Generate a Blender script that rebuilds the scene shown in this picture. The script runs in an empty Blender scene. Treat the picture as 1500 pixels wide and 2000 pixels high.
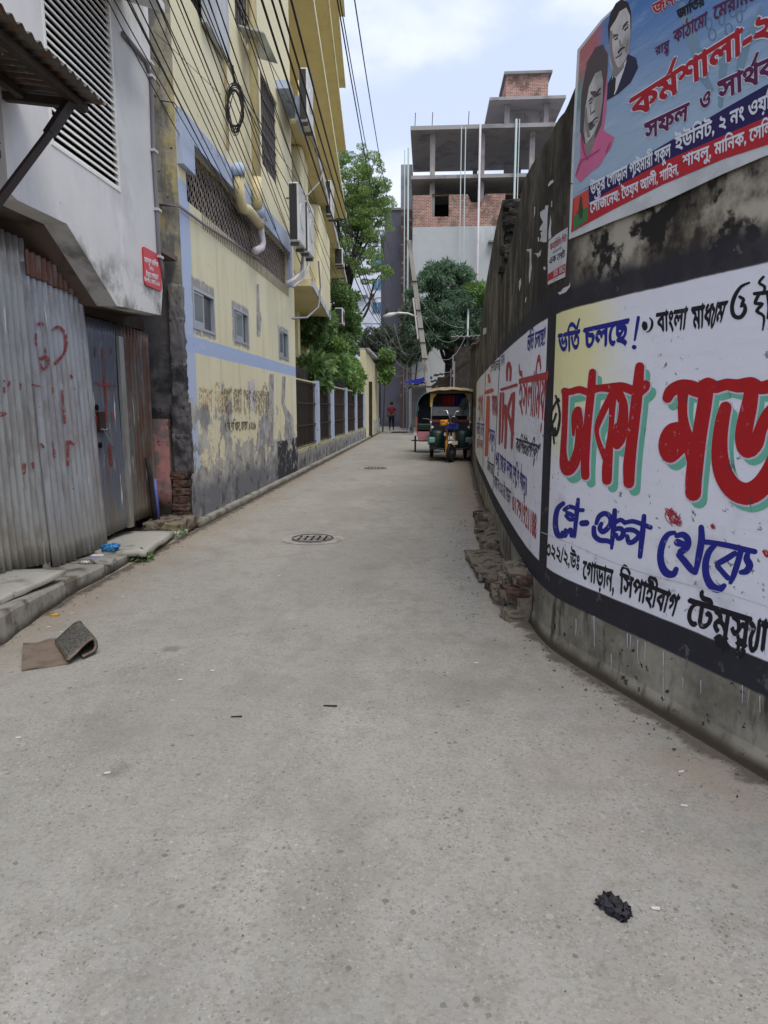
import bpy, bmesh, math, random
import numpy as np
from mathutils import Vector, Matrix, noise as mnoise
from mathutils.geometry import delaunay_2d_cdt

SC = bpy.context.scene
COL = SC.collection
random.seed(7)
R = math.radians

# ------------------------------------------------------------------ camera
FPX = 1300.0
PITCH = math.atan(204 / 1300.0)
YAW = math.atan(85 / 1316.0)
CAMH = 1.4
cd = bpy.data.cameras.new('camera')
cam = bpy.data.objects.new('camera', cd)
COL.objects.link(cam)
cam.location = (0, 0, CAMH)
cam.rotation_euler = (math.pi / 2 - PITCH, 0, YAW)
cd.sensor_fit = 'VERTICAL'
cd.sensor_height = 36
cd.lens = 36 * FPX / 2000
cd.clip_start = 0.05
cd.clip_end = 600
SC.camera = cam

# ------------------------------------------------------------------ world, sun, exposure
SUN_EL, SUN_AZ = 60, 152           # azimuth measured from +Y towards +X
world = bpy.data.worlds.new('World')
SC.world = world
world.use_nodes = True
wt = world.node_tree
wt.nodes.clear()
wo = wt.nodes.new('ShaderNodeOutputWorld')
wb = wt.nodes.new('ShaderNodeBackground')
sky = wt.nodes.new('ShaderNodeTexSky')
sky.sky_type = 'NISHITA'
sky.sun_disc = False
sky.sun_elevation = R(SUN_EL)
sky.sun_rotation = R(SUN_AZ)
sky.air_density = 1.0
sky.dust_density = 2.0
wb.inputs['Strength'].default_value = 0.1
tc = wt.nodes.new('ShaderNodeTexCoord')
mp = wt.nodes.new('ShaderNodeMapping')
mp.inputs['Scale'].default_value = (1, 1, 1.8)
mp.inputs['Location'].default_value = (3.1, 0.4, 0.35)
nz = wt.nodes.new('ShaderNodeTexNoise')
nz.inputs['Scale'].default_value = 2.6
nz.inputs['Detail'].default_value = 7
nz.inputs['Roughness'].default_value = 0.52
cr = wt.nodes.new('ShaderNodeMapRange')
cr.interpolation_type = 'SMOOTHSTEP'
cr.inputs['From Min'].default_value = 0.44
cr.inputs['From Max'].default_value = 0.60
cr.inputs['To Min'].default_value = 0.25
cr.inputs['To Max'].default_value = 0.93
mx = wt.nodes.new('ShaderNodeMix')
mx.data_type = 'RGBA'
mx0 = wt.nodes.new('ShaderNodeMix')
mx0.data_type = 'RGBA'
mx0.inputs[0].default_value = 0.72
mx0.inputs[7].default_value = (4.4, 5.15, 7.1, 1)      # thin high overcast between the clouds
mx.inputs[7].default_value = (6.0, 6.4, 7.35, 1)       # cloud
wt.links.new(tc.outputs['Generated'], mp.inputs['Vector'])
wt.links.new(mp.outputs['Vector'], nz.inputs['Vector'])
wt.links.new(nz.outputs['Fac'], cr.inputs['Value'])
wt.links.new(sky.outputs['Color'], mx0.inputs[6])
wt.links.new(mx0.outputs[2], mx.inputs[6])
wt.links.new(cr.outputs['Result'], mx.inputs[0])
wt.links.new(mx.outputs[2], wb.inputs['Color'])
wt.links.new(wb.outputs['Background'], wo.inputs['Surface'])

sl = bpy.data.lights.new('sun', 'SUN')
sl.energy = 1.5
sl.angle = R(35)
sl.color = (1.0, 0.94, 0.84)
sun = bpy.data.objects.new('sun', sl)
COL.objects.link(sun)
sun.location = (10, 10, 40)
sd = Vector((math.sin(R(SUN_AZ)) * math.cos(R(SUN_EL)), math.cos(R(SUN_AZ)) * math.cos(R(SUN_EL)), math.sin(R(SUN_EL))))
sun.rotation_euler = sd.to_track_quat('Z', 'Y').to_euler()

SC.view_settings.view_transform = 'Standard'
SC.view_settings.look = 'None'
SC.view_settings.exposure = 0.72
SC.view_settings.gamma = 1.0
SC.view_settings.use_curve_mapping = False
SC.render.engine = 'CYCLES'
SC.cycles.max_bounces = 6
SC.cycles.transparent_max_bounces = 16

# ------------------------------------------------------------------ pixel <-> place helpers
CP = np.array([0, 0, CAMH])
FW = np.array([-math.sin(YAW) * math.cos(PITCH), math.cos(YAW) * math.cos(PITCH), -math.sin(PITCH)])
RT = np.array([math.cos(YAW), math.sin(YAW), 0.0])
UP = np.cross(RT, FW)
def ray(x, y): return FW + RT * (x - 750) / FPX - UP * (y - 1000) / FPX
def G(x, y, z=0.0):
    d = ray(x, y); return CP + d * (z - CAMH) / d[2]
def AX(x, y, X0):
    d = ray(x, y); return CP + d * X0 / d[0]
def AY(x, y, Y0):
    d = ray(x, y); return CP + d * Y0 / d[1]

# right wall: footprint curve (x, y) of its street face
WALL = [(2.36, 0.0), (1.31, 2.45), (0.862, 3.5), (0.745, 3.85), (0.70, 4.3), (0.695, 5.0), (0.725, 6.5), (0.77, 8.0), (0.84, 9.8),
        (0.92, 12.0), (1.05, 14.7), (1.23, 18.9), (1.5, 25.0)]
def _smooth(pts, n=8):
    out = []
    P = [Vector(p) for p in pts]
    for i in range(len(P) - 1):
        p0 = P[max(i - 1, 0)]; p1 = P[i]; p2 = P[i + 1]; p3 = P[min(i + 2, len(P) - 1)]
        for k in range(n):
            t = k / n
            if i < 2: q = p1.lerp(p2, t)
            else:
                m1 = (p2 - p0) * ((p2 - p1).length / max((p2 - p0).length, 1e-6)); m2 = (p3 - p1) * ((p2 - p1).length / max((p3 - p1).length, 1e-6))
                q = (2*t**3-3*t**2+1)*p1 + (t**3-2*t**2+t)*m1 + (-2*t**3+3*t**2)*p2 + (t**3-t**2)*m2
            out.append((q.x, q.y))
    out.append(tuple(P[-1]))
    return out
WC = np.array(_smooth(WALL))
def wall_pt(y):
    i = int(np.clip(np.searchsorted(WC[:, 1], y) - 1, 0, len(WC) - 2))
    a, b = WC[i], WC[i + 1]; t = (y - a[1]) / (b[1] - a[1])
    p = a + (b - a) * t; d = (b - a) / np.linalg.norm(b - a)
    return p, np.array([-d[1], d[0]])        # point, normal towards the street
_A = WC[:-1]; _D = WC[1:] - WC[:-1]; _L2 = (_D ** 2).sum(1); _N = np.stack([-_D[:, 1], _D[:, 0]], 1) / np.sqrt(_L2)[:, None]; _NA = (_N * _A).sum(1)
def W(x, y, off=0.0):
    """pixel -> point on the right wall's street face, pushed off towards the street"""
    d = ray(x, y); den = _N[:, 0] * d[0] + _N[:, 1] * d[1]
    with np.errstate(all='ignore'):
        t = _NA / den
        s = ((d[0] * t - _A[:, 0]) * _D[:, 0] + (d[1] * t - _A[:, 1]) * _D[:, 1]) / _L2
    ok = (t > 0) & (s <= 1.002) & ((s >= -0.002) | (np.arange(len(t)) == 0))
    i = int(np.argmin(np.where(ok, t, 1e9))); t = float(t[i]) if ok.any() else 3.0; n = _N[i]
    return (d[0] * t + n[0] * off, d[1] * t + n[1] * off, CAMH + d[2] * t)

# ------------------------------------------------------------------ object helpers
def wloc(o):
    v = Vector((0, 0, 0))
    while o is not None:
        v = v + o.location; o = o.parent
    return v
def props(o, label=None, cat=None, group=None, kind=None):
    if label: o['label'] = label
    if cat: o['category'] = cat
    if group: o['group'] = group
    if kind: o['kind'] = kind
    return o
def thing(name, label, cat, loc=(0, 0, 0), group=None):
    o = bpy.data.objects.new(name, None); COL.objects.link(o)
    o.location = [float(v) for v in loc]; o.empty_display_size = 0.1
    return props(o, label, cat, group)
def meshobj(name, V, Fc, mat, parent=None, smooth=False, mats=None, mi=None, absolute=True):
    m = bpy.data.meshes.new(name)
    off = wloc(parent) if (parent is not None and absolute) else Vector((0, 0, 0))
    V = [(float(v[0]) - off.x, float(v[1]) - off.y, float(v[2]) - off.z) for v in V]
    m.from_pydata(V, [], Fc); m.update()
    for mm in (mats or [mat]):
        m.materials.append(mm)
    if mi is not None: m.polygons.foreach_set('material_index', mi)
    if smooth: m.polygons.foreach_set('use_smooth', [True] * len(m.polygons))
    o = bpy.data.objects.new(name, m); COL.objects.link(o)
    if parent is not None: o.parent = parent
    return o
def copy_tree(o, parent=None):
    c = o.copy(); COL.objects.link(c)
    if parent is not None:
        c.parent = parent
    for ch in list(o.children): copy_tree(ch, c)
    return c

class MB:
    def __init__(s): s.v = []; s.f = []; s.m = []; s.cur = 0
    def add(s, V, Fc):
        b = len(s.v); s.v += [tuple(map(float, p)) for p in V]; s.f += [tuple(i + b for i in f) for f in Fc]; s.m += [s.cur] * len(Fc); return s
    def quad(s, a, b, c, d): return s.add([a, b, c, d], [(0, 1, 2, 3)])
    def box(s, x0, x1, y0, y1, z0, z1):
        V = [(x, y, z) for x in (x0, x1) for y in (y0, y1) for z in (z0, z1)]
        return s.add(V, [(0, 1, 3, 2), (4, 6, 7, 5), (0, 4, 5, 1), (2, 3, 7, 6), (0, 2, 6, 4), (1, 5, 7, 3)])
    def hexa(s, lo, hi):
        """lo, hi: four corners each (bottom ring, top ring)"""
        return s.add(list(lo) + list(hi), [(3, 2, 1, 0), (4, 5, 6, 7), (0, 1, 5, 4), (1, 2, 6, 5), (2, 3, 7, 6), (3, 0, 4, 7)])
    def bar(s, p, q, w, h=None, up=(0, 0, 1)):
        h = h or w; p = Vector(p); q = Vector(q); d = (q - p).normalized(); u = Vector(up)
        if abs(d.dot(u)) > 0.95: u = Vector((1, 0, 0))
        r = d.cross(u).normalized() * w / 2; u = r.cross(d).normalized() * h / 2
        return s.hexa([p - r - u, p + r - u, p + r + u, p - r + u], [q - r - u, q + r - u, q + r + u, q - r + u])
    def tube(s, pts, r, n=6, caps=True, close=False):
        P = [Vector(p) for p in pts]; N = len(P)
        rr = r if isinstance(r, (list, tuple)) else [r] * N
        V = []; u = None
        for i, p in enumerate(P):
            if close: d = (P[(i + 1) % N] - P[i - 1]).normalized()
            else: d = (P[min(i + 1, N - 1)] - P[max(i - 1, 0)]).normalized()
            if u is None:
                u = d.cross(Vector((0, 0, 1)))
                if u.length < 0.05: u = d.cross(Vector((1, 0, 0)))
            u = (u - d * u.dot(d)).normalized(); w = d.cross(u)
            for k in range(n):
                a = 2 * math.pi * k / n; V.append(p + (u * math.cos(a) + w * math.sin(a)) * rr[i])
        Fc = []
        for i in range(N if close else N - 1):
            j = (i + 1) % N
            for k in range(n):
                Fc.append((i * n + k, i * n + (k + 1) % n, j * n + (k + 1) % n, j * n + k))
        if caps and not close:
            Fc.append(tuple(range(n - 1, -1, -1))); Fc.append(tuple((N - 1) * n + k for k in range(n)))
        return s.add(V, Fc)
    def ring(s, c, axis, R0, r, N=24, n=6):
        """torus"""
        c = Vector(c); a = Vector(axis).normalized(); u = a.orthogonal().normalized(); w = a.cross(u)
        return s.tube([c + (u * math.cos(2 * math.pi * i / N) + w * math.sin(2 * math.pi * i / N)) * R0 for i in range(N)], r, n, close=True)
    def disc(s, c, axis, r, t, n=20):
        c = Vector(c); a = Vector(axis).normalized() * t / 2
        return s.tube([c - a, c + a], r, n)
    def grid(s, fn, nu, nv):
        V = [fn(i / nu, j / nv) for j in range(nv + 1) for i in range(nu + 1)]
        Fc = [(j * (nu + 1) + i, j * (nu + 1) + i + 1, (j + 1) * (nu + 1) + i + 1, (j + 1) * (nu + 1) + i) for j in range(nv) for i in range(nu)]
        return s.add(V, Fc)
    def rough(s, c, size, seed=0, amp=0.12, fr=3.0, n=4, rot=0.0, tilt=0.0, round_=0.25):
        """a broken lump: a subdivided box with noise-displaced faces"""
        bm = bmesh.new(); bmesh.ops.create_cube(bm, size=1)
        bmesh.ops.subdivide_edges(bm, edges=bm.edges[:], cuts=n, use_grid_fill=True)
        M = Matrix.Rotation(rot, 3, 'Z') @ Matrix.Rotation(tilt, 3, 'X')
        ms = max(size); V = []
        for v in bm.verts:
            p = v.co.copy(); q = p.normalized() * 0.62; p = p.lerp(q, round_)
            p = Vector((p.x * size[0], p.y * size[1], p.z * size[2]))
            d = Vector(mnoise.noise_vector(p * fr / ms * 2 + Vector((seed * 3.7, seed, 0)))) + 0.5 * Vector(mnoise.noise_vector(p * fr / ms * 6 + Vector((seed, 7, seed))))
            p += d * amp * min(size)
            V.append(M @ p + Vector(c))
        bm.verts.index_update()
        s.add(V, [tuple(v.index for v in f.verts) for f in bm.faces]); bm.free(); return s
    def build(s, name, mat, parent=None, smooth=False, mats=None, absolute=True):
        return meshobj(name, s.v, s.f, mat, parent, smooth, mats, s.m if mats else None, absolute)

def bevel(o, w=0.01, seg=2):
    m = o.modifiers.new('bevel', 'BEVEL'); m.width = w; m.segments = seg; m.limit_method = 'ANGLE'; return o

# ------------------------------------------------------------------ materials
def lin(r, g, b):
    f = lambda c: (c / 255 / 12.92) if c <= 10 else ((c / 255 + 0.055) / 1.055) ** 2.4
    return (f(r), f(g), f(b))
class NT:
    def __init__(s, name):
        s.mat = bpy.data.materials.new(name); s.mat.use_nodes = True; s.t = s.mat.node_tree
        s.b = s.t.nodes['Principled BSDF']; s.out = s.t.nodes['Material Output']
        s.geo = s.t.nodes.new('ShaderNodeNewGeometry'); s.tc = None; s.sep = None
        s.space = 'world'
    def n(s, ty): return s.t.nodes.new(ty)
    def l(s, a, b): s.t.links.new(a, b)
    def vec(s):
        if s.space == 'world': return s.geo.outputs['Position']
        if s.tc is None: s.tc = s.n('ShaderNodeTexCoord')
        return s.tc.outputs['Object']
    def comp(s, ax):
        if s.sep is None:
            s.sep = s.n('ShaderNodeSeparateXYZ'); s.l(s.vec(), s.sep.inputs[0])
        return s.sep.outputs['xyz'.index(ax)]
    def noise(s, scale, detail=4, rough=0.55, seed=0.0, dist=0.0):
        if not isinstance(scale, (tuple, list)): scale = (scale,) * 3
        m = s.n('ShaderNodeMapping'); m.inputs['Scale'].default_value = scale; m.inputs['Location'].default_value = (seed, seed * 1.7, seed * 0.6)
        s.l(s.vec(), m.inputs['Vector']); k = s.n('ShaderNodeTexNoise'); k.inputs['Scale'].default_value = 1.0
        k.inputs['Detail'].default_value = detail; k.inputs['Roughness'].default_value = rough; k.inputs['Distortion'].default_value = dist
        s.l(m.outputs[0], k.inputs['Vector']); return k.outputs['Fac']
    def voro(s, scale, feature='F1', out='Distance', seed=0.0):
        if not isinstance(scale, (tuple, list)): scale = (scale,) * 3
        m = s.n('ShaderNodeMapping'); m.inputs['Scale'].default_value = scale; m.inputs['Location'].default_value = (seed, seed, seed)
        s.l(s.vec(), m.inputs['Vector']); k = s.n('ShaderNodeTexVoronoi'); k.feature = feature; k.inputs['Scale'].default_value = 1.0
        s.l(m.outputs[0], k.inputs['Vector']); return k.outputs[out]
    def rng(s, val, lo, hi, to=(0, 1), smooth=True):
        m = s.n('ShaderNodeMapRange'); m.interpolation_type = 'SMOOTHSTEP' if smooth else 'LINEAR'
        if lo > hi: lo, hi = hi, lo; to = (to[1], to[0])
        m.inputs['From Min'].default_value = lo; m.inputs['From Max'].default_value = hi
        m.inputs['To Min'].default_value = to[0]; m.inputs['To Max'].default_value = to[1]
        s.l(val, m.inputs['Value']); return m.outputs['Result']
    def math(s, op, a, b=None):
        m = s.n('ShaderNodeMath'); m.operation = op
        for i, v in enumerate((a, b)):
            if v is None: continue
            if isinstance(v, (int, float)): m.inputs[i].default_value = v
            else: s.l(v, m.inputs[i])
        return m.outputs[0]
    def mix(s, fac, a, b, blend='MIX'):
        m = s.n('ShaderNodeMix'); m.data_type = 'RGBA'; m.blend_type = blend
        for sock, v in ((m.inputs[0], fac), (m.inputs[6], a), (m.inputs[7], b)):
            if isinstance(v, (int, float)): sock.default_value = v
            elif isinstance(v, (tuple, list)): sock.default_value = (*v[:3], 1)
            else: s.l(v, sock)
        return m.outputs[2]
    def mask(s, spec):
        """product of terms: ('n',scale,detail,lo,hi,seed) ('x'|'y'|'z',lo,hi,wobble) ('v',scale,lo,hi,seed) ('k',value)"""
        out = None
        for t in spec:
            if t[0] == 'n': r = s.rng(s.noise(t[1], t[2], 0.6, t[5] if len(t) > 5 else 0), t[3], t[4])
            elif t[0] == 'v': r = s.rng(s.voro(t[1], seed=t[4] if len(t) > 4 else 0), t[2], t[3])
            elif t[0] == 'c': r = s.rng(s.voro(t[1], 'DISTANCE_TO_EDGE', seed=t[4] if len(t) > 4 else 0), t[2], t[3])
            elif t[0] == 'k': r = t[1]
            else:
                c = s.comp(t[0])
                if len(t) > 3 and t[3]:
                    c = s.math('ADD', c, s.math('MULTIPLY', s.math('SUBTRACT', s.noise(t[4] if len(t) > 4 else 3.0, 4, 0.6, 11), 0.5), t[3] * 2))
                r = s.rng(c, t[1], t[2])
            out = r if out is None else s.math('MULTIPLY', out, r)
        return out
    def finish(s, col, rough=0.85, bump=None, bstr=0.3, bdist=0.01, metal=0.0, spec=0.3, alpha=None):
        if isinstance(col, (tuple, list)): s.b.inputs['Base Color'].default_value = (*col[:3], 1)
        else: s.l(col, s.b.inputs['Base Color'])
        if isinstance(rough, (int, float)): s.b.inputs['Roughness'].default_value = rough
        else: s.l(rough, s.b.inputs['Roughness'])
        s.b.inputs['Metallic'].default_value = metal
        s.b.inputs['Specular IOR Level'].default_value = spec
        if bump is not None:
            k = s.n('ShaderNodeBump'); k.inputs['Strength'].default_value = bstr; k.inputs['Distance'].default_value = bdist
            s.l(bump, k.inputs['Height']); s.l(k.outputs[0], s.b.inputs['Normal'])
        if alpha is not None: s.l(alpha, s.b.inputs['Alpha'])
        return s.mat

def paint(name, base, layers=(), rough=0.85, var=0.12, vscale=2.0, bump=12.0, bstr=0.25, bdist=0.01, metal=0.0, spec=0.3, space='world', bdetail=6):
    """base colour with a broad noise variation plus masked layers [(colour, maskspec)]"""
    k = NT(name); k.space = space
    f = k.noise(vscale, 5, 0.6, 3.3)
    col = k.mix(f, tuple(c * (1 - var) for c in base), tuple(min(1, c * (1 + var)) for c in base))
    for c, spec_ in layers:
        col = k.mix(k.mask(spec_), col, c)
    h = k.noise(bump, bdetail, 0.65) if bump else None
    return k.finish(col, rough, h, bstr, bdist, metal, spec)
def simple(name, col, rough=0.6, metal=0.0, var=0.1, scale=8.0, spec=0.4, dirt=0.0, dirtcol=(0.08, 0.07, 0.06)):
    k = NT(name); k.space = 'object'
    c = k.mix(k.noise(scale, 4, 0.6), tuple(x * (1 - var) for x in col), tuple(min(1, x * (1 + var)) for x in col))
    if dirt: c = k.mix(k.math('MULTIPLY', k.rng(k.noise(scale * 0.6, 6, 0.65, 4), 0.45, 0.7), dirt), c, dirtcol)
    return k.finish(c, rough, k.noise(scale * 6, 3), 0.15, 0.003, metal, spec)
M = {}
# ================================================================== MATERIALS
def road_mat():
    k = NT('road_concrete')
    col = k.mix(k.noise(0.55, 6, 0.6, 2.0), lin(146, 144, 138), lin(160, 157, 150))
    col = k.mix(k.mask([('n', 1.6, 6, 0.50, 0.75, 5), ('k', 0.8)]), col, lin(132, 127, 117))
    col = k.mix(k.mask([('n', (0.8, 0.35, 1), 5, 0.50, 0.72, 9), ('k', 0.4)]), col, lin(168, 164, 156))
    col = k.mix(k.mask([('x', -2.3, -1.3, 0.3, 1.0), ('x', 0.5, -0.3, 0.3, 1.0), ('n', (1.3, 0.7, 1), 7, 0.42, 0.58, 31), ('k', 0.35)]), col, lin(126, 125, 119))
    col = k.mix(k.mask([('n', (3.5, 2.2, 1), 7, 0.54, 0.62, 41), ('k', 0.22)]), col, lin(120, 118, 112))
    col = k.mix(k.mask([('n', 9.0, 6, 0.45, 0.7, 12), ('k', 0.35)]), col, lin(126, 121, 112))
    col = k.mix(k.mask([('n', 70.0, 5, 0.46, 0.66, 1), ('k', 0.4)]), col, lin(114, 109, 100))
    col = k.mix(k.mask([('n', 110.0, 4, 0.56, 0.70, 6), ('k', 0.25)]), col, lin(180, 175, 165))
    # aggregate showing through the worn surface: pale and dark grit of uneven size
    def grit(scale, seed, dark_c, pale_c, rare, size, wm):
        nonlocal col
        w_ = k.n('ShaderNodeMapping'); w_.inputs['Scale'].default_value = (scale,) * 3; w_.inputs['Location'].default_value = (seed,) * 3
        k.l(k.vec(), w_.inputs['Vector']); v = k.n('ShaderNodeTexVoronoi'); v.inputs['Scale'].default_value = 1.0; k.l(w_.outputs[0], v.inputs['Vector'])
        sp = k.n('ShaderNodeSeparateColor'); k.l(v.outputs['Color'], sp.inputs[0])
        d = k.math('ADD', v.outputs['Distance'], k.math('MULTIPLY', k.math('SUBTRACT', k.noise(scale * 3, 3, 0.6, seed), 0.5), 0.35))
        sz = k.math('MULTIPLY', sp.outputs[2], size)
        inside = k.rng(k.math('SUBTRACT', sz, d), -0.05, 0.08)
        col = k.mix(k.math('MULTIPLY', k.math('MULTIPLY', k.rng(sp.outputs[0], rare, rare + 0.03), inside), wm), col, dark_c)
        col = k.mix(k.math('MULTIPLY', k.math('MULTIPLY', k.rng(sp.outputs[1], rare + .02, rare + 0.05), inside), wm), col, pale_c)
    wm = k.rng(k.noise(2.2, 5, 0.6, 8), 0.35, 0.6, (0.15, 0.5))
    grit(150.0, 1.0, lin(76, 71, 64), lin(178, 174, 166), 0.72, 0.55, wm)
    grit(70.0, 5.0, lin(80, 74, 66), lin(178, 174, 166), 0.88, 0.5, wm)
    grit(38.0, 9.0, lin(92, 84, 76), lin(174, 169, 160), 0.955, 0.42, 0.6)
    # rare soft dark stains
    v = k.voro(1.15, seed=3.3); vc = k.voro(1.15, out='Color', seed=3.3); s3 = k.n('ShaderNodeSeparateColor'); k.l(vc, s3.inputs[0])
    wob = k.math('ADD', v, k.math('MULTIPLY', k.math('SUBTRACT', k.noise(14.0, 4, 0.6), 0.5), 0.11))
    col = k.mix(k.math('MULTIPLY', k.math('MULTIPLY', k.rng(wob, 0.08, 0.02), k.rng(s3.outputs[0], 0.5, 0.6)), 0.5), col, lin(88, 82, 75))
    # dust gathered along both edges
    col = k.mix(k.mask([('x', -2.1, -2.62, 0.25, 1.6), ('k', 0.6)]), col, lin(150, 136, 119))
    col = k.mix(k.mask([('x', 0.35, 0.7, 0.25, 1.6), ('y', 3.2, 5.5), ('k', 0.55)]), col, lin(166, 148, 130))
    col = k.mix(k.mask([('x', 0.2, 1.1, 0.2, 1.2), ('n', 3.0, 5, 0.4, 0.7, 3), ('k', 0.5)]), col, lin(158, 142, 125))
    h = k.math('ADD', k.math('MULTIPLY', k.noise(90.0, 6, 0.7), 0.8), k.math('MULTIPLY', k.noise(30.0, 5, 0.65, 4), 0.7))
    h = k.math('ADD', h, k.math('MULTIPLY', k.noise(5.0, 5, 0.6, 4), 1.0))
    return k.finish(col, 0.92, h, 0.6, 0.006, spec=0.2)
M['road'] = road_mat()
M['ground'] = paint('ground_soil', lin(120, 112, 100), [(lin(90, 82, 70), [('n', 1.5, 5, 0.45, 0.7)])])
M['kerb'] = paint('kerb_concrete', lin(150, 147, 138), [(lin(96, 88, 76), [('n', 5.0, 6, 0.48, 0.68, 2)]), (lin(120, 112, 84), [('n', 2.4, 5, 0.58, 0.75, 7)]),
                                                   (lin(70, 66, 60), [('z', 0.07, 0.0, 0.03)])], bump=22, bstr=0.5)
M['slab'] = paint('slab_concrete', lin(172, 169, 160), [(lin(125, 118, 105), [('n', 3.5, 6, 0.5, 0.75, 2)]), (lin(90, 84, 76), [('n', 16.0, 5, 0.6, 0.75, 4)])], bump=18, bstr=0.35)
M['moss_rubble'] = paint('mossy_rubble', lin(124, 114, 100), [(lin(70, 62, 50), [('n', 9.0, 8, 0.50, 0.60, 2)]), (lin(92, 98, 48), [('n', 4.0, 5, 0.58, 0.7, 7)]),
                                                        (lin(170, 160, 145), [('n', 14.0, 5, 0.62, 0.75, 9)])], bump=30, bstr=0.9, bdist=0.02)
M['brick_broken'] = paint('broken_brick', lin(92, 70, 60), [(lin(52, 46, 42), [('n', 11.0, 6, 0.42, 0.62, 2)]), (lin(128, 120, 108), [('n', 9.0, 5, 0.58, 0.7, 6)])], bump=30, bstr=0.9, bdist=0.02)

# light grey rendered facade
M['grey_render'] = paint('grey_render', lin(208, 206, 203), [
    (lin(182, 180, 176), [('n', (1.2, 1.2, 0.8), 6, 0.48, 0.72, 2)]), (lin(222, 221, 219), [('n', (2, 2, 0.6), 5, 0.5, 0.7, 8)]),
    (lin(128, 126, 120), [('z', 2.85, 2.5, 0.25, 2.0), ('n', 3.0, 6, 0.42, 0.62, 5)]), (lin(168, 164, 146), [('n', (1.5, 1.5, 0.4), 5, 0.58, 0.72, 12)]),
    (lin(96, 94, 90), [('v', 6.0, 0.05, 0.02, 2)])], bump=9, bstr=0.2)
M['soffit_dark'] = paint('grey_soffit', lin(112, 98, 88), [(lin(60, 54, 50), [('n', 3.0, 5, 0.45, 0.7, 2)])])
M['mould_pillar'] = paint('mouldy_pillar', lin(158, 152, 134), [
    (lin(184, 170, 120), [('n', (5, 5, 1.2), 7, 0.50, 0.60, 2), ('z', 2.2, 3.4)]), (lin(112, 112, 114), [('n', (7, 7, 2.0), 8, 0.47, 0.58, 6), ('k', 0.8)]),
    (lin(104, 102, 104), [('z', 3.3, 2.2, 0.4)]), (lin(50, 48, 50), [('z', 2.5, 1.7, 0.4), ('n', 5.0, 8, 0.32, 0.60, 1)]), (lin(40, 38, 36), [('n', 10.0, 6, 0.62, 0.7, 3)])], bump=16, bstr=0.6, bdist=0.02)
M['pink_plaster'] = paint('pink_plaster', lin(170, 122, 120), [(lin(118, 106, 104), [('n', 6.0, 6, 0.45, 0.62, 2)]), (lin(60, 50, 46), [('n', 14.0, 6, 0.58, 0.68, 5)]),
                                                        (lin(46, 40, 36), [('z', 0.45, 0.2, 0.2)])], bump=20, bstr=0.6, bdist=0.015)
YEL = lin(208, 198, 156)
BLU = lin(178, 190, 212)
def yellow_front():
    k = NT('yellow_wall_paint')
    f = k.noise(1.3, 6, 0.6, 2)
    col = k.mix(f, lin(214, 206, 170), lin(228, 221, 190))
    col = k.mix(k.mask([('n', (3, 3, 0.7), 6, 0.50, 0.72, 3), ('z', 5.0, 3.5), ('k', 0.3)]), col, lin(186, 174, 140))          # rain wash
    col = k.mix(k.mask([('n', (5, 5, 0.35), 5, 0.53, 0.70, 13), ('z', 3.75, 3.2, 0.3), ('k', 0.25)]), col, lin(160, 150, 126))
    # blue corner strip and blue band
    col = k.mix(k.mask([('y', 7.93, 7.90, 0.02), ('z', 3.9, 3.89)]), col, BLU)
    col = k.mix(k.math('MULTIPLY', k.mask([('z', 2.03, 2.045, 0.01, 6.0), ('z', 2.235, 2.22, 0.01, 6.0)]), k.mask([('n', 7.0, 6, 0.70, 0.60, 8)])), col, lin(168, 184, 214))
    # grey patches where the paint and skim have come off, growing towards the ground
    gp = k.math('ADD', k.noise((1.5, 1.5, 1.6), 9, 0.68, 7), k.rng(k.comp('z'), 0.3, 2.0, (0.185, -0.11), False))
    gp = k.math('ADD', gp, k.rng(k.comp('y'), 7.6, 13.5, (0.05, -0.05), False))
    peel = k.rng(gp, 0.545, 0.585)
    greyc = k.mix(k.rng(k.noise(3.0, 8, 0.68, 4), 0.36, 0.64), lin(138, 136, 134), lin(190, 186, 176))
    col = k.mix(k.math('MULTIPLY', peel, k.rng(k.comp('z'), 2.0, 1.7)), col, greyc)
    for (a, b, z0, z1) in ((7.85, 8.75, 2.24, 2.93), (9.46, 10.42, 2.26, 2.90), (12.4, 13.4, 2.26, 2.92)):   # raw render round the new windows
        col = k.mix(k.mask([('y', a, a + .06, 0.05, 6.0), ('y', b, b - .06, 0.05, 6.0), ('z', z0, z0 + .04, 0.05, 6.0), ('z', z1, z1 - .04, 0.05, 6.0), ('n', 8.0, 6, 0.3, 0.5, 3)]), col, lin(156, 152, 150))
    # damp at the foot
    col = k.mix(k.mask([('z', 0.62, 0.35, 0.22, 2.2), ('n', 2.0, 6, 0.30, 0.5, 2)]), col, lin(116, 117, 122))
    col = k.mix(k.mask([('z', 0.95, 0.45, 0.3, 1.6), ('n', 4.0, 8, 0.53, 0.62, 21), ('k', .7)]), col, lin(76, 74, 72))
    col = k.mix(k.mask([('z', 0.80, 0.76, 0.05, 5.0), ('y', 12.1, 12.2, 0.1), ('n', 5.0, 6, 0.62, 0.52, 5)]), col, lin(58, 58, 62))
    col = k.mix(k.mask([('n', 22.0, 5, 0.66, 0.72, 3), ('k', 0.7)]), col, lin(92, 84, 70))
    return k.finish(col, 0.88, k.noise(9.0, 7, 0.65), 0.3, 0.012, spec=0.2)
M['yellow_front'] = yellow_front()
M['yellow'] = paint('yellow_paint', lin(218, 210, 174), [(lin(184, 172, 126), [('n', (1.5, 1.5, 0.6), 6, 0.52, 0.75, 2)]), (lin(140, 128, 92), [('n', (5, 5, 0.5), 5, 0.60, 0.75, 9), ('k', 0.6)])], bump=8, bstr=0.12)
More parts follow.
